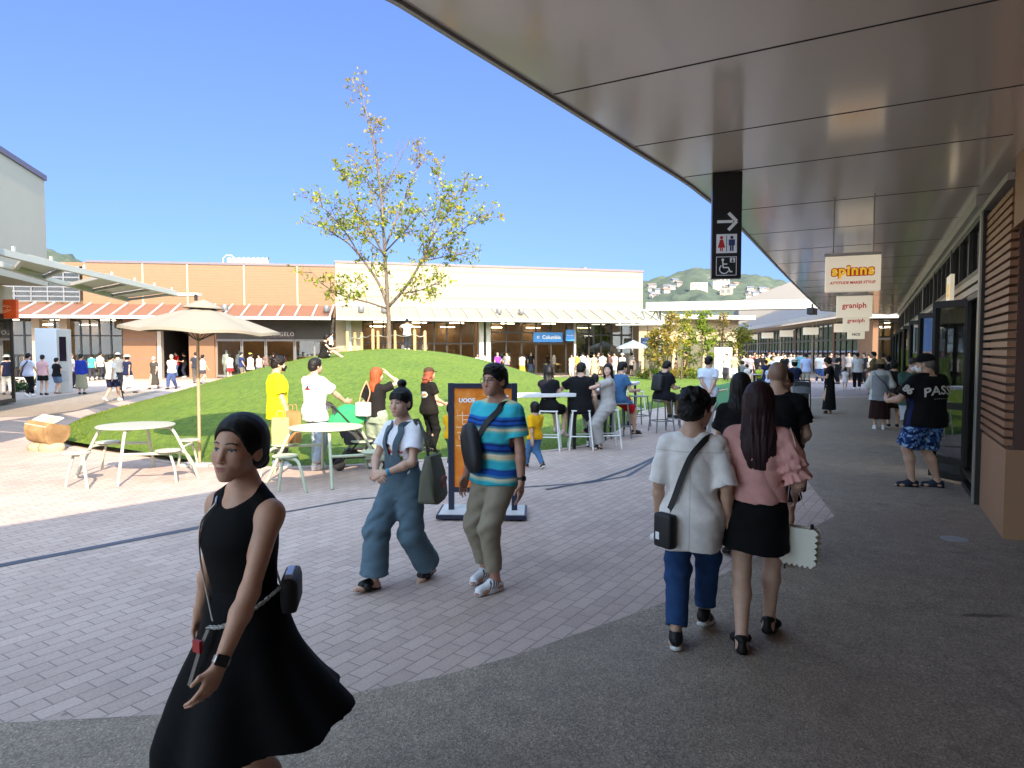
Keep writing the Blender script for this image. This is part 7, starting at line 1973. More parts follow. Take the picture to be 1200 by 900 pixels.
# ---------------------------------------------------------------- stool and counter people
SZ = .726
Hs = 1.60
b12, k12 = person('girl with long black hair in black crop top and shorts on a white stool', ST[0], -34, 1.60, 'f', hair='long', hairc='0b0a0b', top=tee('101018', sleeve=.4, loose=.012, hem=.12, straight=False), bottom=shorts('0a0a0c', len=.36, loose=.02),
    pose=dict(hip=sit(SZ, 1.60), turn=34, lean=8, lh=(-.34,.42,1.16), lhd=(-.6,.6,0), rh=(.0,.44,1.16), rhd=(-.5,.8,0), lf=(-.06,.36,.30), rf=(.12,.33,.26), lfp=15, rfp=25, hairlen=.40, head=(10,5,0)), shoes=dict(kind='sandal', col='c4b8b0'), skin=(.58,.37,.27))
b13, k13 = person('man in plain black tee sitting on a white stool with his back to the walkway', ST[1], -8, 1.70, 'm', hair='short', top=tee('0c0c11', loose=.036, hem=-.14), bottom=shorts('2a2f3a', len=.46),
    pose=dict(hip=sit(SZ, 1.70), lean=10, lh=(-.30,.42,1.12), lhd=(.2,.9,0), rh=(.27,.12,.76), rhd=(.0,.3,-.9), lf=(-.14,.33,.26), rf=(.16,.30,.02), rfy=-35, wide=1.03, head=(-18,5,0)), shoes=dict(col='c9ced4', solec='e4e4e4', sole=.035))
b14, k14 = person('small boy with mohawk hair and black tee between the counter sitters', G(697, 512), 18, 1.27, 'm', hair='mohawk', hairc='181310', top=tee('101013'), bottom=pants('2c4a78'), pose=dict(lh=(-.2,.35,1.25), rh=(.2,.32,1.2), headscale=1.06), shoes=dict(col='202024'), opts=dict(stubble=(.05,.035,.03)))
b15, k15 = person('woman with long dark hair in pale grey top and trousers looking back from a stool', ST[2], 78, 1.63, 'f', hair='long', hairc='140e0d', top=tee('a9a5a2', sleeve=.66, loose=.036, hem=-.12), bottom=pants('a5a29f', len=.95, loose=.035, knee=.085, hem=.10),
    pose=dict(hip=(0,0,sit(SZ, 1.63)[2]), turn=8, lh=(-.26,.48,1.13), lhd=(-.1,1,-.1), rh=(.10,.40,1.14), rhd=(-.3,.9,0), rf=(.15,.34,.27), lf=(-.19,.14,.0), lfy=60, head=(74,-2,0), hairlen=.36), shoes=dict(kind='sandal', col='17120f', sole=.035), skin=(.60,.38,.29))
b16, k16 = person('person in red shorts and blue tee on a stool, mostly hidden behind the grey woman', G(724, 512), -62, 1.66, 'm', hair='short', top=tee('3c5f86'), bottom=shorts('a81418', len=.42), pose=dict(hip=sit(SZ, 1.66), lf=(-.1,.40,.22), rf=(.12,.34,.05), lean=8, lh=(-.2,.4,1.1), rh=(.2,.36,1.0)), shoes=dict(kind='sandal', col='141211'))
stool(G(724, 513), R(12), MAT['stool_g'], 'dark grey bar stool under the person in red shorts', 'grey bar stools')
b17, k17 = person('man in black tee and khaki trousers sitting sideways on a grey stool with small backpack', ST[3], -52, 1.70, 'm', hair='short', top=tee('11121a', loose=.03), bottom=pants('8e7d5e', len=.95, loose=.025), pose=dict(hip=sit(SZ, 1.70), lean=12, lh=(-.10,.44,.98), rh=(.12,.42,.98), lhd=(.2,.9,-.1), rhd=(-.2,.9,-.1), lf=(-.1,.42,.26), rf=(.12,.40,.25), head=(0,8,0)), shoes=dict(col='22252c', solec='c0c0c0'))
bp = held(b17, 'backpack', 'small black backpack on the man sitting sideways on the grey stool', 'backpack')
pc_ = k17.t(0,-.19,.27); m = MB(); Mb = Matrix.Translation(Vector(pc_)) @ Matrix(k17.T.tolist()).to_4x4(); m.box(-.13,.13,-.075,.055,-.19,.17, Mb); m.build('pack_body', leather_black, bp, world=False, bevel=.04, smooth=R(60))
for sg in (-1, 1):
    m = MB(); m.ribbon(bez([Vector(k17.t(sg*.09,-.12,.42)), Vector(k17.t(sg*.11,-.03,.545)), Vector(k17.t(sg*.12,.10,.45)), Vector(k17.t(sg*.14,.12,.25))], 6), [Vector(k17.T @ np.array([sg*.3,.6,.6]))]*19, .04, .008); m.build('strap', leather_black, bp, world=False)
phone(b17, k17, 'l', 'phone in the hands of the man on the grey stool')
b18, k18 = person('toddler in yellow tee and blue jeans walking behind the striped man', G(627, 549), 40, .98, 'm', hair='bob', top=tee('e2a812', sleeve=.9), bottom=pants('4a7099'), pose=dict(WALK1, headscale=1.02), shoes=dict(col='16161a', solec='e0e0e0'))
b19, k19 = person('toddler in yellow top half hidden behind the left edge of the poster stand', G(529, 548), -40, .95, 'm', hair='bob', top=tee('dca414'), bottom=pants('3a5a3c'), pose=dict(headscale=1.02), shoes=dict(col='c8c8c8'))
def pale_tee(k): return lambda V: np.tile(hx('c9d2e2'), (len(V), 1))
b20, k20 = person('man in pale blue tee and black shorts strolling with hands behind his back', G(829, 503), -12, 1.65, 'm', hair='short', top=tee(pale_tee, loose=.034, hem=-.14, sleeve=.66), bottom=shorts('0d0d10', len=.45), pose=dict(lh=(-.02,-.19,.92), rh=(.03,-.20,.90), lhd=(.6,0,-.5), rhd=(-.6,0,-.5), le=(-1,-.6,0), re=(1,-.6,0), head=(-40,2,0), lf=(-.08,-.12,0), rf=(.09,.24,.08), rfp=20), shoes=dict(col='17181c', solec='303238'))
# lying child
b21, k21 = person('child in bright blue lying flat on the green play mat', G(853, 461), 0, 1.15, 'm', hair='short', top=tee('123a9c'), bottom=shorts('173f9c', len=.4), pose=dict(headscale=1.0), shoes=dict(none=True))
b21.rotation_euler = (R(-90), 0, R(72)); b21.location.z = .17

# ---------------------------------------------------------------- people on the lawn edge
def back_print(base, spots):
    def mk(k):
        def f(V):
            u, v, w = box_uv(k, V); C = np.tile(hx(base), (len(V), 1))
            for (u0, w0, ru, rw, c, front) in spots:
                m = ((u-u0)/ru)**2+((w-w0)/rw)**2 < 1; m &= (v > 0) if front else (v < 0); C[m] = hx(c)
            return C
        return f
    return mk
b22, k22 = person('man in a bright yellow tee and grey trousers wearing a mask, beside the sage table', G(326, 548), -62, 1.70, 'm', hair='messy', hairc='17100d', top=tee('d9dc16', loose=.042, hem=-.16, sleeve=.75), bottom=pants('5b5450', len=.95, loose=.02), pose=dict(lh=(-.22,.03,.80), rh=(.21,.12,.84), head=(-6,8,0)), shoes=dict(col='cfcfcf'), mask='16161a')
b23, k23 = person('man in a white tee with red back print and pale jeans pushing a stroller', G(370, 549), -32, 1.66, 'm', hair='short', hairc='1a1413', top=tee(back_print('e2dfdb', [(.01,.33,.055,.020,'9a2a2a',0),(.015,.355,.022,.035,'3a3436',0),(-.03,.325,.016,.016,'b83a3a',0),(.05,.322,.016,.016,'b83a3a',0)]), loose=.04, hem=-.16, sleeve=.75), bottom=pants('9fb0c2', len=.96, loose=.03, mat='denim'),
    pose=dict(lh=(-.2,.35,1.0), rh=(.26,.44,1.0), rhd=(.1,.9,0), lf=(-.1,.1,0), rf=(.12,-.1,0), head=(-6,0,0)), shoes=dict(col='d5d5d8', solec='e2e2e2'))
def stroller(pos, rz, hood, label):
    t = thing('stroller', label, 'stroller', pos, rz); fr = MAT['dark_metal']
    for x in (-.22,.22):
        for y in (-.30,.38):
            m = MB(); m.lathe([(.03,-.02),(.085,-.022),(.09,0),(.085,.022),(.03,.02)], 18, M=Matrix.Translation((x,y,.09)) @ Matrix.Rotation(PI/2, 4, 'Y')); m.build('wheel', MAT['black'], t, world=False, smooth=R(40))
        m = MB(); m.tube([(x,.38,.09),(x,.10,.45),(x*.95,-.38,.98),(x*.9,-.46,1.02)], .014, 8); m.tube([(x,-.30,.09),(x,.05,.50)], .013, 8); m.build('side_frame', fr, t, world=False, smooth=R(50))
    m = MB(); m.tube([(-.2,-.46,1.02),(.2,-.46,1.02)], .018, 10); m.build('handle', MAT['black'], t, world=False)
    m = MB(); m.add([(-.18,-.22,.62),(.18,-.22,.62),(.18,.25,.46),(-.18,.25,.46),(-.17,-.20,.38),(.17,-.20,.38),(.17,.25,.38),(-.17,.25,.38)], [(0,1,2,3),(7,6,5,4),(0,4,5,1),(1,5,6,2),(2,6,7,3),(3,7,4,0)])
    m.add([(-.18,-.36,.98),(.18,-.36,.98),(.18,-.2,.5),(-.18,-.2,.5),(-.18,-.40,.97),(.18,-.40,.97),(.18,-.25,.48),(-.18,-.25,.48)], [(0,3,2,1),(4,5,6,7),(0,1,5,4),(1,2,6,5),(2,3,7,6),(3,0,4,7)]); m.build('seat', simple('stroller_seat', (.04,.04,.045), .9), t, world=False)
    m = MB(); vs = []; fs = []
    for i in range(11):
        a = R(28)+R(140)*i/10
        for j in range(9):
            b_ = (j/8-.5)*2; r = .34*(1-.16*abs(b_)**3)*(1+.02*(i % 2)); vs.append((b_*.215, -.14-math.cos(a)*-r*.95, .60+math.sin(a)*r*1.12))
    for i in range(10):
        for j in range(8): k_ = i*9+j; fs.append((k_, k_+1, k_+10, k_+9))
    for sd in (0, 8):
        c_ = len(vs); vs.append(((sd/4-1)*.205, -.14, .62))
        for i in range(10): fs.append((c_, i*9+sd, (i+1)*9+sd))
    m.add(vs, fs); m.build('hood', hood, t, world=False, smooth=R(50))
    m = MB(); m.box(-.15,.15,-.2,.2,.16,.30); m.build('basket', MAT['black'], t, world=False, bevel=.03)
gh_ = simple('emerald_fabric', (.02,.32,.11), .7, 0, .1, 5); stroller(G(420, 548), R(-72), gh_, 'stroller with an emerald green hood pushed by the man in white')
b24, k24 = person('woman with long orange hair shading her eyes, black top and sage wide trousers', G(441, 549), -18, 1.52, 'f', hair='long', hairc='9a4a24', top=tee('1b1818', sleeve=.6, loose=.03, hem=-.02), bottom=pants('8f9a86', len=.95, loose=.035, knee=.085, hem=.11),
    pose=dict(rh=(.15,.18,1.60), rhd=(-.6,.2,.7), re=(1,.3,-.2), lh=(-.2,.18,.95), head=(-30,5,0), hairlen=.30), shoes=dict(col='d0d0d0', solec='4a6a74', sole=.035))
hb = held(b24, 'handbag', 'small white handbag with tan straps on the orange haired woman back', 'bag')
m = MB(); m.box(-.20,.02,-.26,-.16,.82,1.03); m.build('bag_body', simple('ivory_leather', (.66,.63,.54), .5), hb, world=False, bevel=.02)
for x in (-.16,-.02):
    m = MB(); m.tube(bez([(x,-.21,1.03),(x+.02,-.17,1.18),(-.12,-.06,1.34)], 6), .009, 6); m.build('strap', simple('tan_strap', (.45,.25,.13), .6), hb, world=False)
b25, k25 = person('woman in a brown cap and black top with a bright printed back panel', G(503, 531), -48, 1.48, 'f', hair='long', hairc='8a4630', top=tee(back_print('17130f', [(0,.27,.11,.062,'d8d2cc',0),(.04,.262,.05,.03,'d77a2c',0),(-.04,.26,.03,.03,'c8a890',0),(0,.245,.02,.02,'5a78b0',0)]), hem=-.12, loose=.035), bottom=pants('100f10'), pose=dict(hairlen=.17, lh=(-.15,.28,1.0), rh=(.15,.28,1.0)), shoes=dict(col='151515'), hat=('cap', '4a3426'))
# paper bags on the sage table stool
def paper_bag(loc, rz, w, d, h, label, mat):
    t = thing('paper_bag', label, 'bag', loc, rz); m = MB()
    vs = [(-w/2,-d/2,0),(w/2,-d/2,0),(w/2,d/2,0),(-w/2,d/2,0),(-w*.48,-d*.3,h),(w*.5,-d*.36,h*.98),(w*.48,d*.36,h),(-w*.5,d*.3,h*1.02),(-w*.51,-d*.46,h*.5),(w*.5,-d*.5,h*.5),(w*.52,d*.45,h*.5),(-w*.5,d*.5,h*.5)]
    m.add(vs, [(3,2,1,0),(0,1,9,8),(1,2,10,9),(2,3,11,10),(3,0,8,11),(8,9,5,4),(9,10,6,5),(10,11,7,6),(11,8,4,7)]); m.build('bag_body', mat, t, world=False)
    for y in (-d*.32, d*.32):
        m = MB(); m.tube(bez([(-w*.2,y,h*.98),(-w*.15,y,h+.09),(w*.15,y,h+.09),(w*.2,y,h*.98)], 5), .005, 6); m.build('handle', mat, t, world=False)
kraft = simple('kraft_paper', (.50,.30,.12), .8, 0, .12, 6)
a_ = R(20)+PI/4+PI/2; sq_ = Vector((PT2.x, PT2.y, 0))
c5 = [sq_+Vector((math.cos(R(20)+PI/4+j*PI/2)*.80, math.sin(R(20)+PI/4+j*PI/2)*.80, .448)) for j in range(4)]
cl_ = min(c5, key=lambda p: p.x)
paper_bag(cl_+Vector((-.03,.0,0)), .3, .24, .13, .38, 'upright brown kraft paper bag standing on a stool of the sage table', kraft)
tb3 = paper_bag(cl_+Vector((.10,.16,0)), -.5, .22, .12, .46, 'second taller kraft paper bag behind the upright one', simple('dark_kraft_paper', (.42,.22,.08), .8, 0, .12, 6))

# ---------------------------------------------------------------- on the mound
pw = hit(378, 421.5)
b26, k26 = person('woman in black tank and white shorts sitting on the grassy mound', pw, -75, 1.60, 'f', hair='bob', top=tee('15130f', sleeve=.2, loose=.015), bottom=shorts('cfcdc8', len=.34), pose=dict(hip=sit(.06, 1.60), lf=(-.1,.72,.0), rf=(.12,.70,.0), lh=(-.2,.48,.42), rh=(.2,.48,.42), lean=12), shoes=dict(col='b8aea6'), z=pw.z)
pg = Vector((W(388, 400, 29.6).x, 29.6, 0)); pg.z = lawn_z(pg.x, pg.y)
b27, k27 = person('little girl in a white tee standing behind the woman sitting on the mound', pg, -60, .98, 'f', hair='bob', top=tee('dedcd6'), bottom=shorts('1b1b20'), pose=dict(lh=(-.2,.25,1.1), headscale=1.03), shoes=dict(col='c0b8b0'), z=pg.z)
pk = Vector((W(477, 400, 30.6).x, 30.6, 0)); pk.z = lawn_z(pk.x, pk.y)
b28, k28 = person('child in white tee and dark trousers leaning on the rope fence under the tree', pk, -10, 1.36, 'm', hair='short', top=tee('e6e4de', loose=.04), bottom=pants('2b2d33', loose=.03), pose=dict(lh=(-.42,.25,1.15), rh=(.34,.2,1.1), le=(-1,-.5,.2), re=(1,-.5,.2)), shoes=dict(col='c8c8c8'), z=pk.z)

# ---------------------------------------------------------------- everyone farther off
POSES = [dict(), WALK1, WALK2, dict(lh=(-.2,.26,1.0), rh=(.2,.24,.96)), PHONE, dict(lf=(-.13,.02,0), rf=(.12,-.05,0), lh=(-.27,.05,.85), rh=(.16,.30,1.1)), dict(turn=12, lf=(-.09,.1,0), rf=(.1,-.1,0))]
def far(label, px, py, H, yaw, sex, topc, bot, hair='short', pose=0, group=None, hat=None, sleeve=.58, hairc='0e0b0a', shoes='2a2a2c', hem=-.10, mask=False):
    kind, bc = bot
    B = {'p': lambda: pants(bc, loose=.024), 's': lambda: shorts(bc), 'k': lambda: skirt(bc, -.30, ha=.22, hb=.18), 'l': lambda: skirt(bc, -.68, ha=.25, hb=.21), 'w': lambda: pants(bc, loose=.035, knee=.085, hem=.10)}[kind]()
    return person(label, G(px, py), yaw, H, sex, top=tee(topc, sleeve=sleeve, loose=.032, hem=hem), bottom=B, hair=hair, hairc=hairc, pose=POSES[pose], group=group, hat=hat, shoes=dict(col=shoes), mask=mask)
GL = 'shoppers by the left shops'
fa1 = far('man in pale lilac tee and black trousers with dark messenger bag, leftmost of the queue', 34, 465, 1.70, -10, 'm', 'c9cbe0', ('p', BLK), pose=1, group=GL, shoes='d0d0d0')
mb1 = held(fa1[0], 'messenger_bag', 'dark brown messenger bag on the leftmost lilac tee man', 'bag'); m = MB(); m.box(-.36,-.20,-.16,.14,.78,1.06); m.build('bag_body', simple('dark_brown_leather', (.035,.02,.02), .6), mb1, world=False, bevel=.03)
strap(fa1[1], [(.05,205),(.25,240),(.40,285),(.495,310)], .04, .05, .008, 'strap', leather_black, mb1, .008)
far('woman in pale pink top and black shorts in the queue by the kiosk', 51, 463, 1.62, 10, 'f', 'd0a4a8', ('k', BLK), 'bun', 0, GL, shoes='1a1a1a')
far('girl in black tee and denim cut off shorts in front of the white kiosk', 67, 461.5, 1.48, -15, 'f', '0e0e12', ('s', '5b6f8a'), 'short', 5, GL, shoes='8a7060')
far('person in black top and blue jeans beside the white kiosk screen', 78, 458, 1.48, -60, 'f', '121318', ('p', '3f6fa8'), 'bob', 3, GL)
far('man in white tee behind the blue jeans person by the kiosk', 84, 455, 1.66, -30, 'm', 'cfd0d8', ('p', '2a2230'), 'crop', 0, GL, hairc='6a5a52')
far('woman in royal blue jacket with orange hem and long grey green skirt', 96, 462, 1.66, 5, 'f', '1c3190', ('l', '83836f'), 'bun', 0, GL, sleeve=1.9)
f7 = far('man in printed white tee and navy shorts with a long black umbrella', 131, 470, 1.66, -20, 'm', 'd9d9dc', ('s', '191d3c'), 'short', 2, GL, shoes='c9c9c9')
um = held(f7[0], 'closed_umbrella', 'long closed black umbrella used as a cane by the navy shorts man', 'umbrella'); m = MB(); m.tube([(.30,.26,.0),(.29,.22,.10),(.26,.16,.62),(.25,.12,.80)], [.006,.022,.03,.012], 8); m.build('umbrella_cloth', MAT['black'], um, world=False, smooth=True)
m = MB(); m.tube(bez([(.25,.12,.80),(.245,.10,.88),(.23,.06,.91),(.225,.03,.86)], 5), .012, 7); m.build('handle', MAT['black'], um, world=False)
far('man in grey tee and dark trousers walking behind the umbrella man', 139, 457, 1.70, 25, 'm', '6d7074', ('p', '1a1c28'), 'short', 1, GL, hat=('sun', '9a9a98'))
far('woman in white sun hat, navy vest and white trousers by the terracotta wall', 150, 461, 1.62, -15, 'f', '1c2340', ('p', 'd5d5d2'), 'bob', 2, GL, hat=('sun', 'e6dcc8'), sleeve=.3)
far('older woman in long dark grey dress near the passage', 181, 456, 1.52, 175, 'f', '3f3d38', ('l', '3f3d38'), 'crop', 2, GL, hairc='b0aca6')
far('man in white shirt and blue trousers with a crossbody strap near the passage', 202, 456, 1.62, 178, 'm', 'e3e0d8', ('p', '3a4a74'), 'short', 2, GL, hairc='8a847c')
GD = 'people in the terracotta passage'
far('person in dark red top in the shaded passage doorway', 179, 443, 1.60, 160, 'f', '6a1f24', ('p', '1d1d26'), 'bob', 0, GD)
far('tall man in grey tee in the shaded passage doorway', 189, 443, 1.78, -20, 'm', '8a8a90', ('p', '32384c'), 'short', 0, GD)
far('man in red tee at the passage doorway', 207, 442.5, 1.72, 150, 'm', 'a3161c', ('p', '45587e'), 'short', 3, GD)
far('man in black tee at the right edge of the passage doorway', 217, 442.5, 1.66, 100, 'm', '0f0f14', ('p', '20263c'), 'short', 4, GD, shoes='d0d0d0')
far('person in beige top between the red and grey tees in the passage', 197, 442, 1.62, 190, 'f', 'b3a596', ('p', '3a3a40'), 'short', 0, GD)
GS = 'shoppers by the far shopfronts'
far('person in white sweatshirt and yellow cap walking past the shop window', 294, 451, 1.70, -30, 'f', 'e0ded6', ('s', '2c2a36'), 'bob', 2, GS, hat=('cap', 'd6c64a'), sleeve=1.9)
far('woman in pale top near the yellow cap walker', 304, 444, 1.55, 170, 'f', 'c9c0c4', ('p', '4a4a58'), 'bob', 0, GS)
far('man in brown check shirt by the shop entrance right of the yellow cap walker', 313, 443, 1.68, 30, 'm', '6a5048', ('s', '34303a'), 'short', 0, GS)
far('woman in rust skirt by the dark fascia shop entrance', 322, 443, 1.58, 150, 'f', '37333c', ('k', '9a4a24'), 'bob', 0, GS)
far('person in dark coat farther inside the dark fascia shop', 349, 441, 1.62, 180, 'f', '2b2a30', ('p', '2c2c30'), 'bob', 0, GS)
far('person in white top half hidden behind the mound crest', 428, 438, 1.62, 170, 'f', 'd8d6d2', ('p', '1a1c22'), 'short', 3, GS)
far('first white clad shopper by the paired white columns', 560, 441, 1.60, 170, 'f', 'e2ded8', ('p', 'c9c4bc'), 'bob', 0, GS)
far('second shopper in cream by the white columns, nearer the shelf', 567, 441, 1.66, 20, 'm', 'e0d8c4', ('p', 'b9b2a4'), 'short', 0, GS)
far('shopper in white low behind the mound left of the columns', 548, 440, 1.45, 190, 'f', 'e4e0dc', ('p', 'a8a29c'), 'bob', 3, GS)
far('shopper in bright purple tee by the wooden shoe shelf', 583, 441, 1.66, 10, 'm', '7a3aa8', ('p', '27242c'), 'crop', 1, GS, hairc='b09a88')
far('shopper in grey stooping at the table under the blue sign', 649, 440, 1.64, 60, 'm', '8a7c78', ('p', '6a5a56'), 'short', 4, GS)
far('dark shopper inside the doorway under the blue sign', 642, 438, 1.60, 180, 'f', '3a3434', ('p', '2c2828'), 'bob', 0, GS)
far('shopper in white left of the orange clad one', 670, 442, 1.55, 160, 'f', 'e6e2dc', ('p', 'd0c8bc'), 'bob', 0, GS)
far('shopper in orange top before the green shop window', 676, 442, 1.62, -10, 'f', 'd88a42', ('s', '8a7462'), 'short', 0, GS)
far('shopper in pale grey top before the green shop window', 689, 443, 1.58, 150, 'f', 'c8c4c4', ('w', 'b8aca0'), 'bob', 1, GS)
far('shopper in beige dress right of the pale grey top', 696, 444, 1.60, 170, 'f', 'b8a284', ('l', 'b09a7c'), 'bob', 0, GS)
far('shopper in black jacket over white before the dark mullion', 701, 440, 1.70, 200, 'm', '2b2b33', ('p', 'b8a88e'), 'short', 0, GS)
far('shopper in brown dress by the beige shop corner', 714, 442, 1.68, 90, 'f', '5a4540', ('l', '5a4540'), 'bob', 0, GS, sleeve=1.9)
far('shopper in pink top by the beige shop corner', 720, 442, 1.66, 150, 'm', 'd3a8a4', ('p', 'd6d0c6'), 'short', 0, GS)
far('shopper in white sun hat and white clothes at the shop corner', 729, 443, 1.60, 175, 'f', 'e4e2de', ('w', 'e0dcd6'), 'bob', 0, GS, hat=('sun', 'e8e4dc'))
far('man in grey tee and black shorts leaning on a dark bin at the building end', 740, 441, 1.62, -50, 'm', '9a928c', ('s', '17171a'), 'short', 3, GS)
bn = thing('litter_bin', 'dark square litter bin at the cream building end', 'bin', G(746, 441)); MB().box(-.28,.28,-.28,.28,0,1.0).build('bin_body', simple('bin_brown', (.10,.08,.07), .6), bn, world=False, bevel=.03); MB().box(-.30,.30,-.30,.30,1.001,1.06).build('bin_lid', MAT['dark_metal'], bn, world=False, bevel=.01)
GT = 'people by the yellow trees'
far('child in beige crouching at the lawn edge by the ochre tree', 780, 446, .85, 150, 'm', 'c8b49a', ('s', 'b8a890'), 'short', 3, GT)
far('person in brown top sitting by the leaning pale trunk', 792, 443, 1.30, 80, 'f', '6a5148', ('s', '3a2d2c'), 'bob', 3, GT)
far('tall person in dark brown clothes under the leaning pale trunk', 803, 443.5, 1.74, 70, 'm', '3c302e', ('p', '39302f'), 'short', 0, GT, shoes='e0e0e0')
far('person in white clothes walking right of the bright green tree', 838, 444, 1.62, 190, 'f', 'e6e4e0', ('w', 'e2dfda'), 'bob', 1, GT)
far('person in white with dark trousers before the white display board, left one', 851, 446, 1.62, 140, 'f', 'dcd8d4', ('w', '5a5254'), 'bob', 3, GT)
far('person in khaki top and white trousers before the white display board, right one', 860, 447, 1.66, 200, 'm', 'a89a7a', ('p', 'e0ddd8'), 'short', 3, GT)
GC = 'crowd under the far eaves'
C_ = [('woman in grey sleeveless top and black in the far seated crowd, leftmost', 878, 450, 1.62, 170, 'f', '8c8890', ('k', BLK)), ('man in black tee just right of the leftmost grey top woman', 886, 449, 1.64, 160, 'm', '131318', ('p', '2a2a30')),
 ('person in navy jacket and navy cap at the white cafe table', 897, 458, 1.36, 20, 'm', '1d2748', ('p', '28304c')), ('person in white tee behind the navy jacket at the cafe table', 905, 451, 1.50, 180, 'f', 'dcd8d6', ('p', '3a3a40')),
 ('child with yellow green top at the white cafe table', 890, 457, 1.10, 150, 'm', 'b4bc2e', ('s', '3a4050')), ('masked person in black behind the bald man left side', 893, 446, 1.66, 175, 'f', '17171c', ('p', '202026')),
 ('person in pale grey shirt behind the bald man right side', 926, 447, 1.64, 170, 'm', '9fa4aa', ('p', '3a3c44')), ('person in black shirt right behind the bald man head', 919, 449, 1.62, 150, 'm', '111116', ('p', '23232a')),
 ('person in white blouse farther behind the bald man', 911, 445, 1.66, 180, 'f', 'd6d2d0', ('p', '44444c')), ('person in pale blue tee bending at the red cushion', 901, 467, 1.25, -60, 'f', 'b4bcd8', ('s', '2a3046'))]
for l, px, py, H, yw, sx, tc, bt in C_: far(l, px, py, H, yw, sx, tc, bt, 'bob' if sx == 'f' else 'short', random.choice((0,3,5)), GC)
C2 = [('child in white cap clothes at the near side of the white cafe table', 875, 458, 1.15, 30, 'm', 'd6d4d0', ('s', '34405c')), ('woman in grey top sitting at the white cafe table, left side', 870, 455, 1.30, -70, 'f', '7a7a80', ('p', '26262c')), ('man in dark green tee in the crowd left of the bald man', 884, 444, 1.74, 170, 'm', '24402c', ('p', '2e2e34')), ('woman in lilac blouse in the crowd left of the bald man', 889, 444, 1.60, 190, 'f', 'a898c8', ('p', '30303a')), ('tall man in white tee by the far pale pier', 901, 442, 1.78, 180, 'm', 'e0deda', ('p', '4c4c54')),
 ('woman in white blouse and long beige skirt at the near end of the far crowd', 872, 446, 1.60, 120, 'f', 'e0dcd8', ('l', 'b8a88c')), ('man in red tee in the far seated crowd under the eaves', 881, 446, 1.68, 20, 'm', 'a02a26', ('p', '2a2c34')),
 ('woman in mustard top behind the white cafe table', 899, 446, 1.58, 200, 'f', 'b8922e', ('p', '38343a')), ('man in olive shirt at the far edge of the crowd by the pale pier', 906, 443, 1.72, 150, 'm', '5c6040', ('p', '2a2a2e')),
 ('woman in navy dress under the far hanging signs', 930, 445, 1.60, 170, 'f', '1e2a50', ('l', '1e2a50')), ('man in white polo under the far hanging signs', 917, 443, 1.70, 190, 'm', 'dedcda', ('p', '4a4c58')),
 ('boy in lime tee near the far hanging signs', 934, 446, 1.25, 30, 'm', 'a4c03a', ('s', '2c3040')), ('woman in pink top beside the man in white shirt and jeans', 966, 446, 1.58, -30, 'f', 'cf9a9e', ('p', '3c3c46')),
 ('man in grey hoodie in the far shop doorway', 994, 446, 1.72, 160, 'm', '74767c', ('p', '25262c')), ('woman in cream cardigan at the far shop windows', 1018, 448, 1.60, 100, 'f', 'd4c8ac', ('k', '2b2a30')),
 ('woman in black beside the shop glass beyond the bucket hat woman', 1040, 470, 1.60, 60, 'f', '1a1a1e', ('p', '202024')), ('man in blue check shirt by the far shop glass', 1034, 462, 1.70, -40, 'm', '41597f', ('p', '2a2c30'))]
for l, px, py, H, yw, sx, tc, bt in C2: far(l, px, py, H, yw, sx, tc, bt, 'bob' if sx == 'f' else 'short', random.choice((0,1,2,3)), GC)
C3 = [('man in dark shirt on the paving left of the lawn near the passage', 230, 449, 1.70, 30, 'm', '2c2f3a', ('p', '56524c')), ('woman in cream top pausing left of the lawn near the passage', 238, 450, 1.58, -40, 'f', 'd8cfba', ('k', '3a3a44')),
 ('shopper in teal top at the dark mullioned shop on the left', 108, 446, 1.62, 20, 'f', '3f8a8a', ('p', '34343c')), ('shopper in white shirt at the dark mullioned shop on the left', 118, 445, 1.70, -20, 'm', 'dcdad6', ('p', '2a2c34')),
 ('shopper in red skirt by the shop behind the parasol', 270, 447, 1.60, 60, 'f', 'd0ccc8', ('k', '9a2428')), ('shopper in dark blue polo by the shop behind the parasol', 283, 446, 1.70, -70, 'm', '23305c', ('s', '6a6458')),
 ('shopper in grey tee right of the purple one', 594, 441, 1.68, 160, 'm', '84868c', ('p', '2c2c32')), ('shopper in yellow skirt by the blue shop sign', 612, 441, 1.60, 10, 'f', 'd8d4ce', ('l', 'c8a838')),
 ('shopper in black tee by the blue shop sign', 622, 440, 1.72, 190, 'm', '15151a', ('p', '3a4868')), ('shopper in light blue shirt before the green window', 683, 441, 1.70, 30, 'm', 'a4b8d8', ('p', '50525c')),
 ('shopper in white tee between the beige dress and the black jacket', 706, 443, 1.66, -20, 'm', 'e2e0dc', ('s', '6a5c4a'))]
for l, px, py, H, yw, sx, tc, bt in C3: far(l, px, py, H, yw, sx, tc, bt, 'bob' if sx == 'f' else 'short', random.choice((0,1,2,3)), GS)
GW = 'people along the far walkway'
far('man in teal shirt standing behind the pale blue shirt walker', 937, 449, 1.72, -30, 'm', '5f98a8', ('p', '2c3038'), 'short', 0, GW)
far('man in pale blue tee and beige trousers carrying a paper bag down the walkway', 944, 456, 1.70, -20, 'm', 'b3c0e6', ('p', 'a8a294'), 'short', 1, GW)
far('man in white shirt and jeans walking this way on the far walkway', 960, 449, 1.68, 175, 'm', 'dad6d2', ('p', '38507c'), 'short', 1, GW, shoes='d0d0d0')
far('man in dark open jacket over white beside the white shirt and jeans man', 973, 447, 1.70, 180, 'm', '1c1c24', ('p', '22242c'), 'short', 0, GW, sleeve=1.9)
far('person dressed all in black behind the long black dress woman', 982, 450, 1.70, 90, 'm', '101013', ('p', '121216'), 'short', 4, GW)
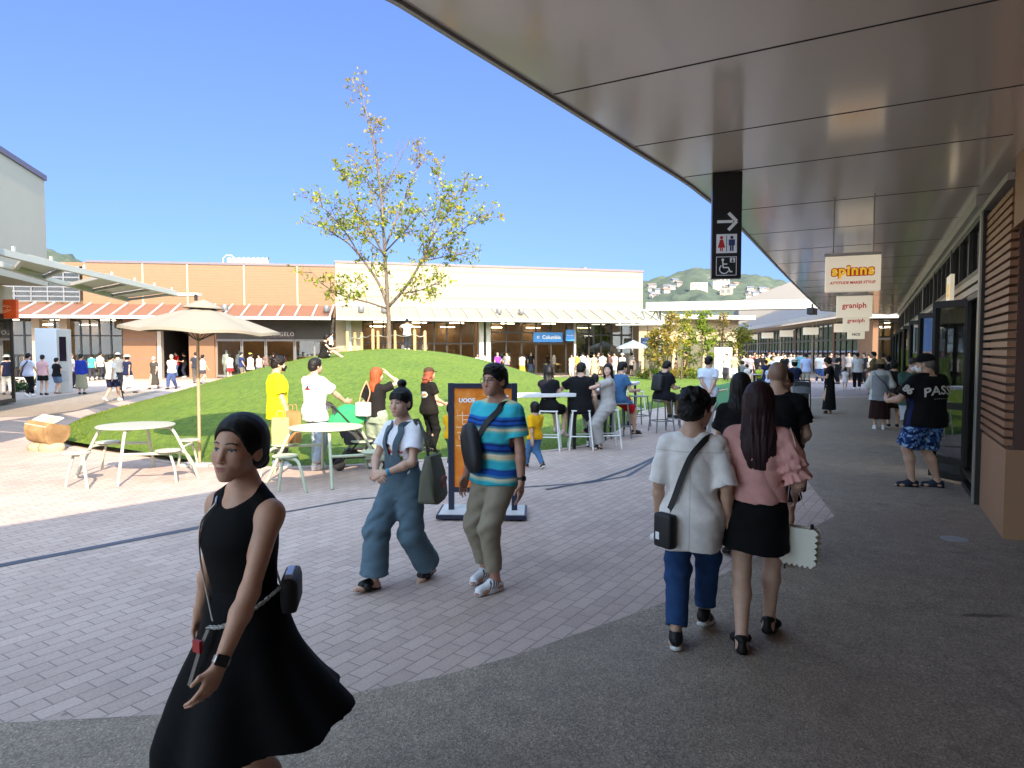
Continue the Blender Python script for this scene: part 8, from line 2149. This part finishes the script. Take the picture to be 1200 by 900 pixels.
far('man in white tee and black trousers holding a small child hand', 1004, 457, 1.72, -25, 'm', 'd6d4d8', ('p', '0f0f12'), 'short', 1, GW, shoes='e0e0e0')
far('small girl in a white dress holding the white tee man hand', 990, 458, 1.02, -25, 'f', 'd8d2d6', ('k', 'd4ced4'), 'bob', 2, GW, shoes='c0b8b8')
far('man in tan jacket and jeans facing the shops, right of the white tee man', 1023, 462, 1.74, 60, 'm', '6a5844', ('p', '2d3a54'), 'short', 3, GW, sleeve=1.9)
far('person in dark coat standing in the far shop entrance', 1012, 450, 1.68, 120, 'f', '26242a', ('p', '1d1c20'), 'bob', 0, GW)
b29, k29 = person('person in navy top and white hat with black band behind the stroller', G(930, 482), -25, 1.52, 'f', hair='bob', top=tee('1c2442'), bottom=pants('c9c8c4'), pose=dict(lh=(-.2,.42,1.05), rh=(.2,.42,1.05)), shoes=dict(col='c0c0c0'), hat=('sun', ('d8d4c8', '17171a')))
stroller(G(939, 489), R(-24), simple('grey_stroller_hood', (.10,.10,.11), .8), 'dark stroller pushed down the walkway beyond the bald man')
# shop dummies
for px, l, c1, c2 in ((262, 'white shop mannequin in a pale coat inside the window', 'd4d2cc', 'b4b0aa'), (278, 'second shop mannequin in grey inside the same window', '8a8c90', '4a4c52')):
    q_ = fa.p(sA(px), -.8, .03)
    person(l, q_, 185, 1.80, 'm', hair=None, top=tee(c1, sleeve=1.9, loose=.04), bottom=pants(c2), skin=(.62,.60,.57), mannequin=True, cat='mannequin', group='shop window mannequins', shoes=dict(col='c8c8c8'), z=.03)
# ================================================================== LIGHT, SKY, CAMERA
SUN_EL = R(31); SD = Vector((-.335, .942))     # the way sunlight travels over the ground
w = bpy.data.worlds.new('World'); SC.world = w; w.use_nodes = True
nt = w.node_tree; bg = nt.nodes['Background']
sky = nt.nodes.new('ShaderNodeTexSky'); sky.sky_type = 'NISHITA'; sky.sun_disc = False
sky.sun_elevation = SUN_EL; sky.sun_rotation = math.atan2(-SD.x, -SD.y)
sky.air_density = 1.0; sky.dust_density = .4; sky.ozone_density = 2.2; sky.altitude = 0
# sky dimmed bluer away from the sun; warm boost added sunward to fill shade
def vmath(op, *v):
    n = nt.nodes.new('ShaderNodeVectorMath'); n.operation = op
    for i, q in enumerate(v):
        if isinstance(q, tuple): n.inputs[i].default_value = q
        else: nt.links.new(q, n.inputs[i])
    return n
tcs = nt.nodes.new('ShaderNodeTexCoord')
lift = vmath('NORMALIZE', vmath('ADD', tcs.outputs['Generated'], (0, 0, .28)).outputs[0]); nt.links.new(lift.outputs[0], sky.inputs['Vector'])
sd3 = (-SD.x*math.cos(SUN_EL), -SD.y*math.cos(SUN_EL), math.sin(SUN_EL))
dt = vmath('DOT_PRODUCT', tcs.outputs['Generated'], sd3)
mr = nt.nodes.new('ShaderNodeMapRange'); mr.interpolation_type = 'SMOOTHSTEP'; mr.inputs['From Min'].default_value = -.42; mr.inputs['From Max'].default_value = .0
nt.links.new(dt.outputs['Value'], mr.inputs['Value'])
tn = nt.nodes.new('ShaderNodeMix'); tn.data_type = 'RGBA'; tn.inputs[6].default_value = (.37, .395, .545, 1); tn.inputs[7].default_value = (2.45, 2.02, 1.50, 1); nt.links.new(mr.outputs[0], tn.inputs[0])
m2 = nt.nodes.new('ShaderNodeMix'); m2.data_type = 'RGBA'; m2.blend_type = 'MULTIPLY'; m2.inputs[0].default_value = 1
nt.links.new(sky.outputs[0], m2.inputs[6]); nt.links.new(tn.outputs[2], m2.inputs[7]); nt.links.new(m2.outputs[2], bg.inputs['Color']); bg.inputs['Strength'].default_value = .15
sl = bpy.data.lights.new('sun', 'SUN'); sl.energy = 2.35; sl.angle = R(.53); sl.color = (1, .84, .64)
so = bpy.data.objects.new('sun', sl); COL.objects.link(so)
dirv = Vector((SD.x*math.cos(SUN_EL), SD.y*math.cos(SUN_EL), -math.sin(SUN_EL)))
so.rotation_euler = dirv.to_track_quat('-Z', 'Y').to_euler(); so.location = (10, -20, 20)
cam = bpy.data.cameras.new('camera'); co = bpy.data.objects.new('camera', cam); COL.objects.link(co)
cam.sensor_width = 36; cam.lens = 36*F/1200; cam.clip_start = .05; cam.clip_end = 4000
co.location = (0, 0, CAMH); co.rotation_euler = (PI/2-PITCH, 0, 0)
SC.camera = co
vs_ = SC.view_settings; vs_.view_transform = 'Standard'; vs_.look = 'None'; vs_.gamma = 1; vs_.use_curve_mapping = False
vs_.exposure = 2.22
SC.cycles.max_bounces = 8; SC.cycles.transparent_max_bounces = 10; SC.cycles.diffuse_bounces = 4
SC.cycles.use_denoising = True; SC.cycles.sample_clamp_indirect = 6
SC.render.film_transparent = False
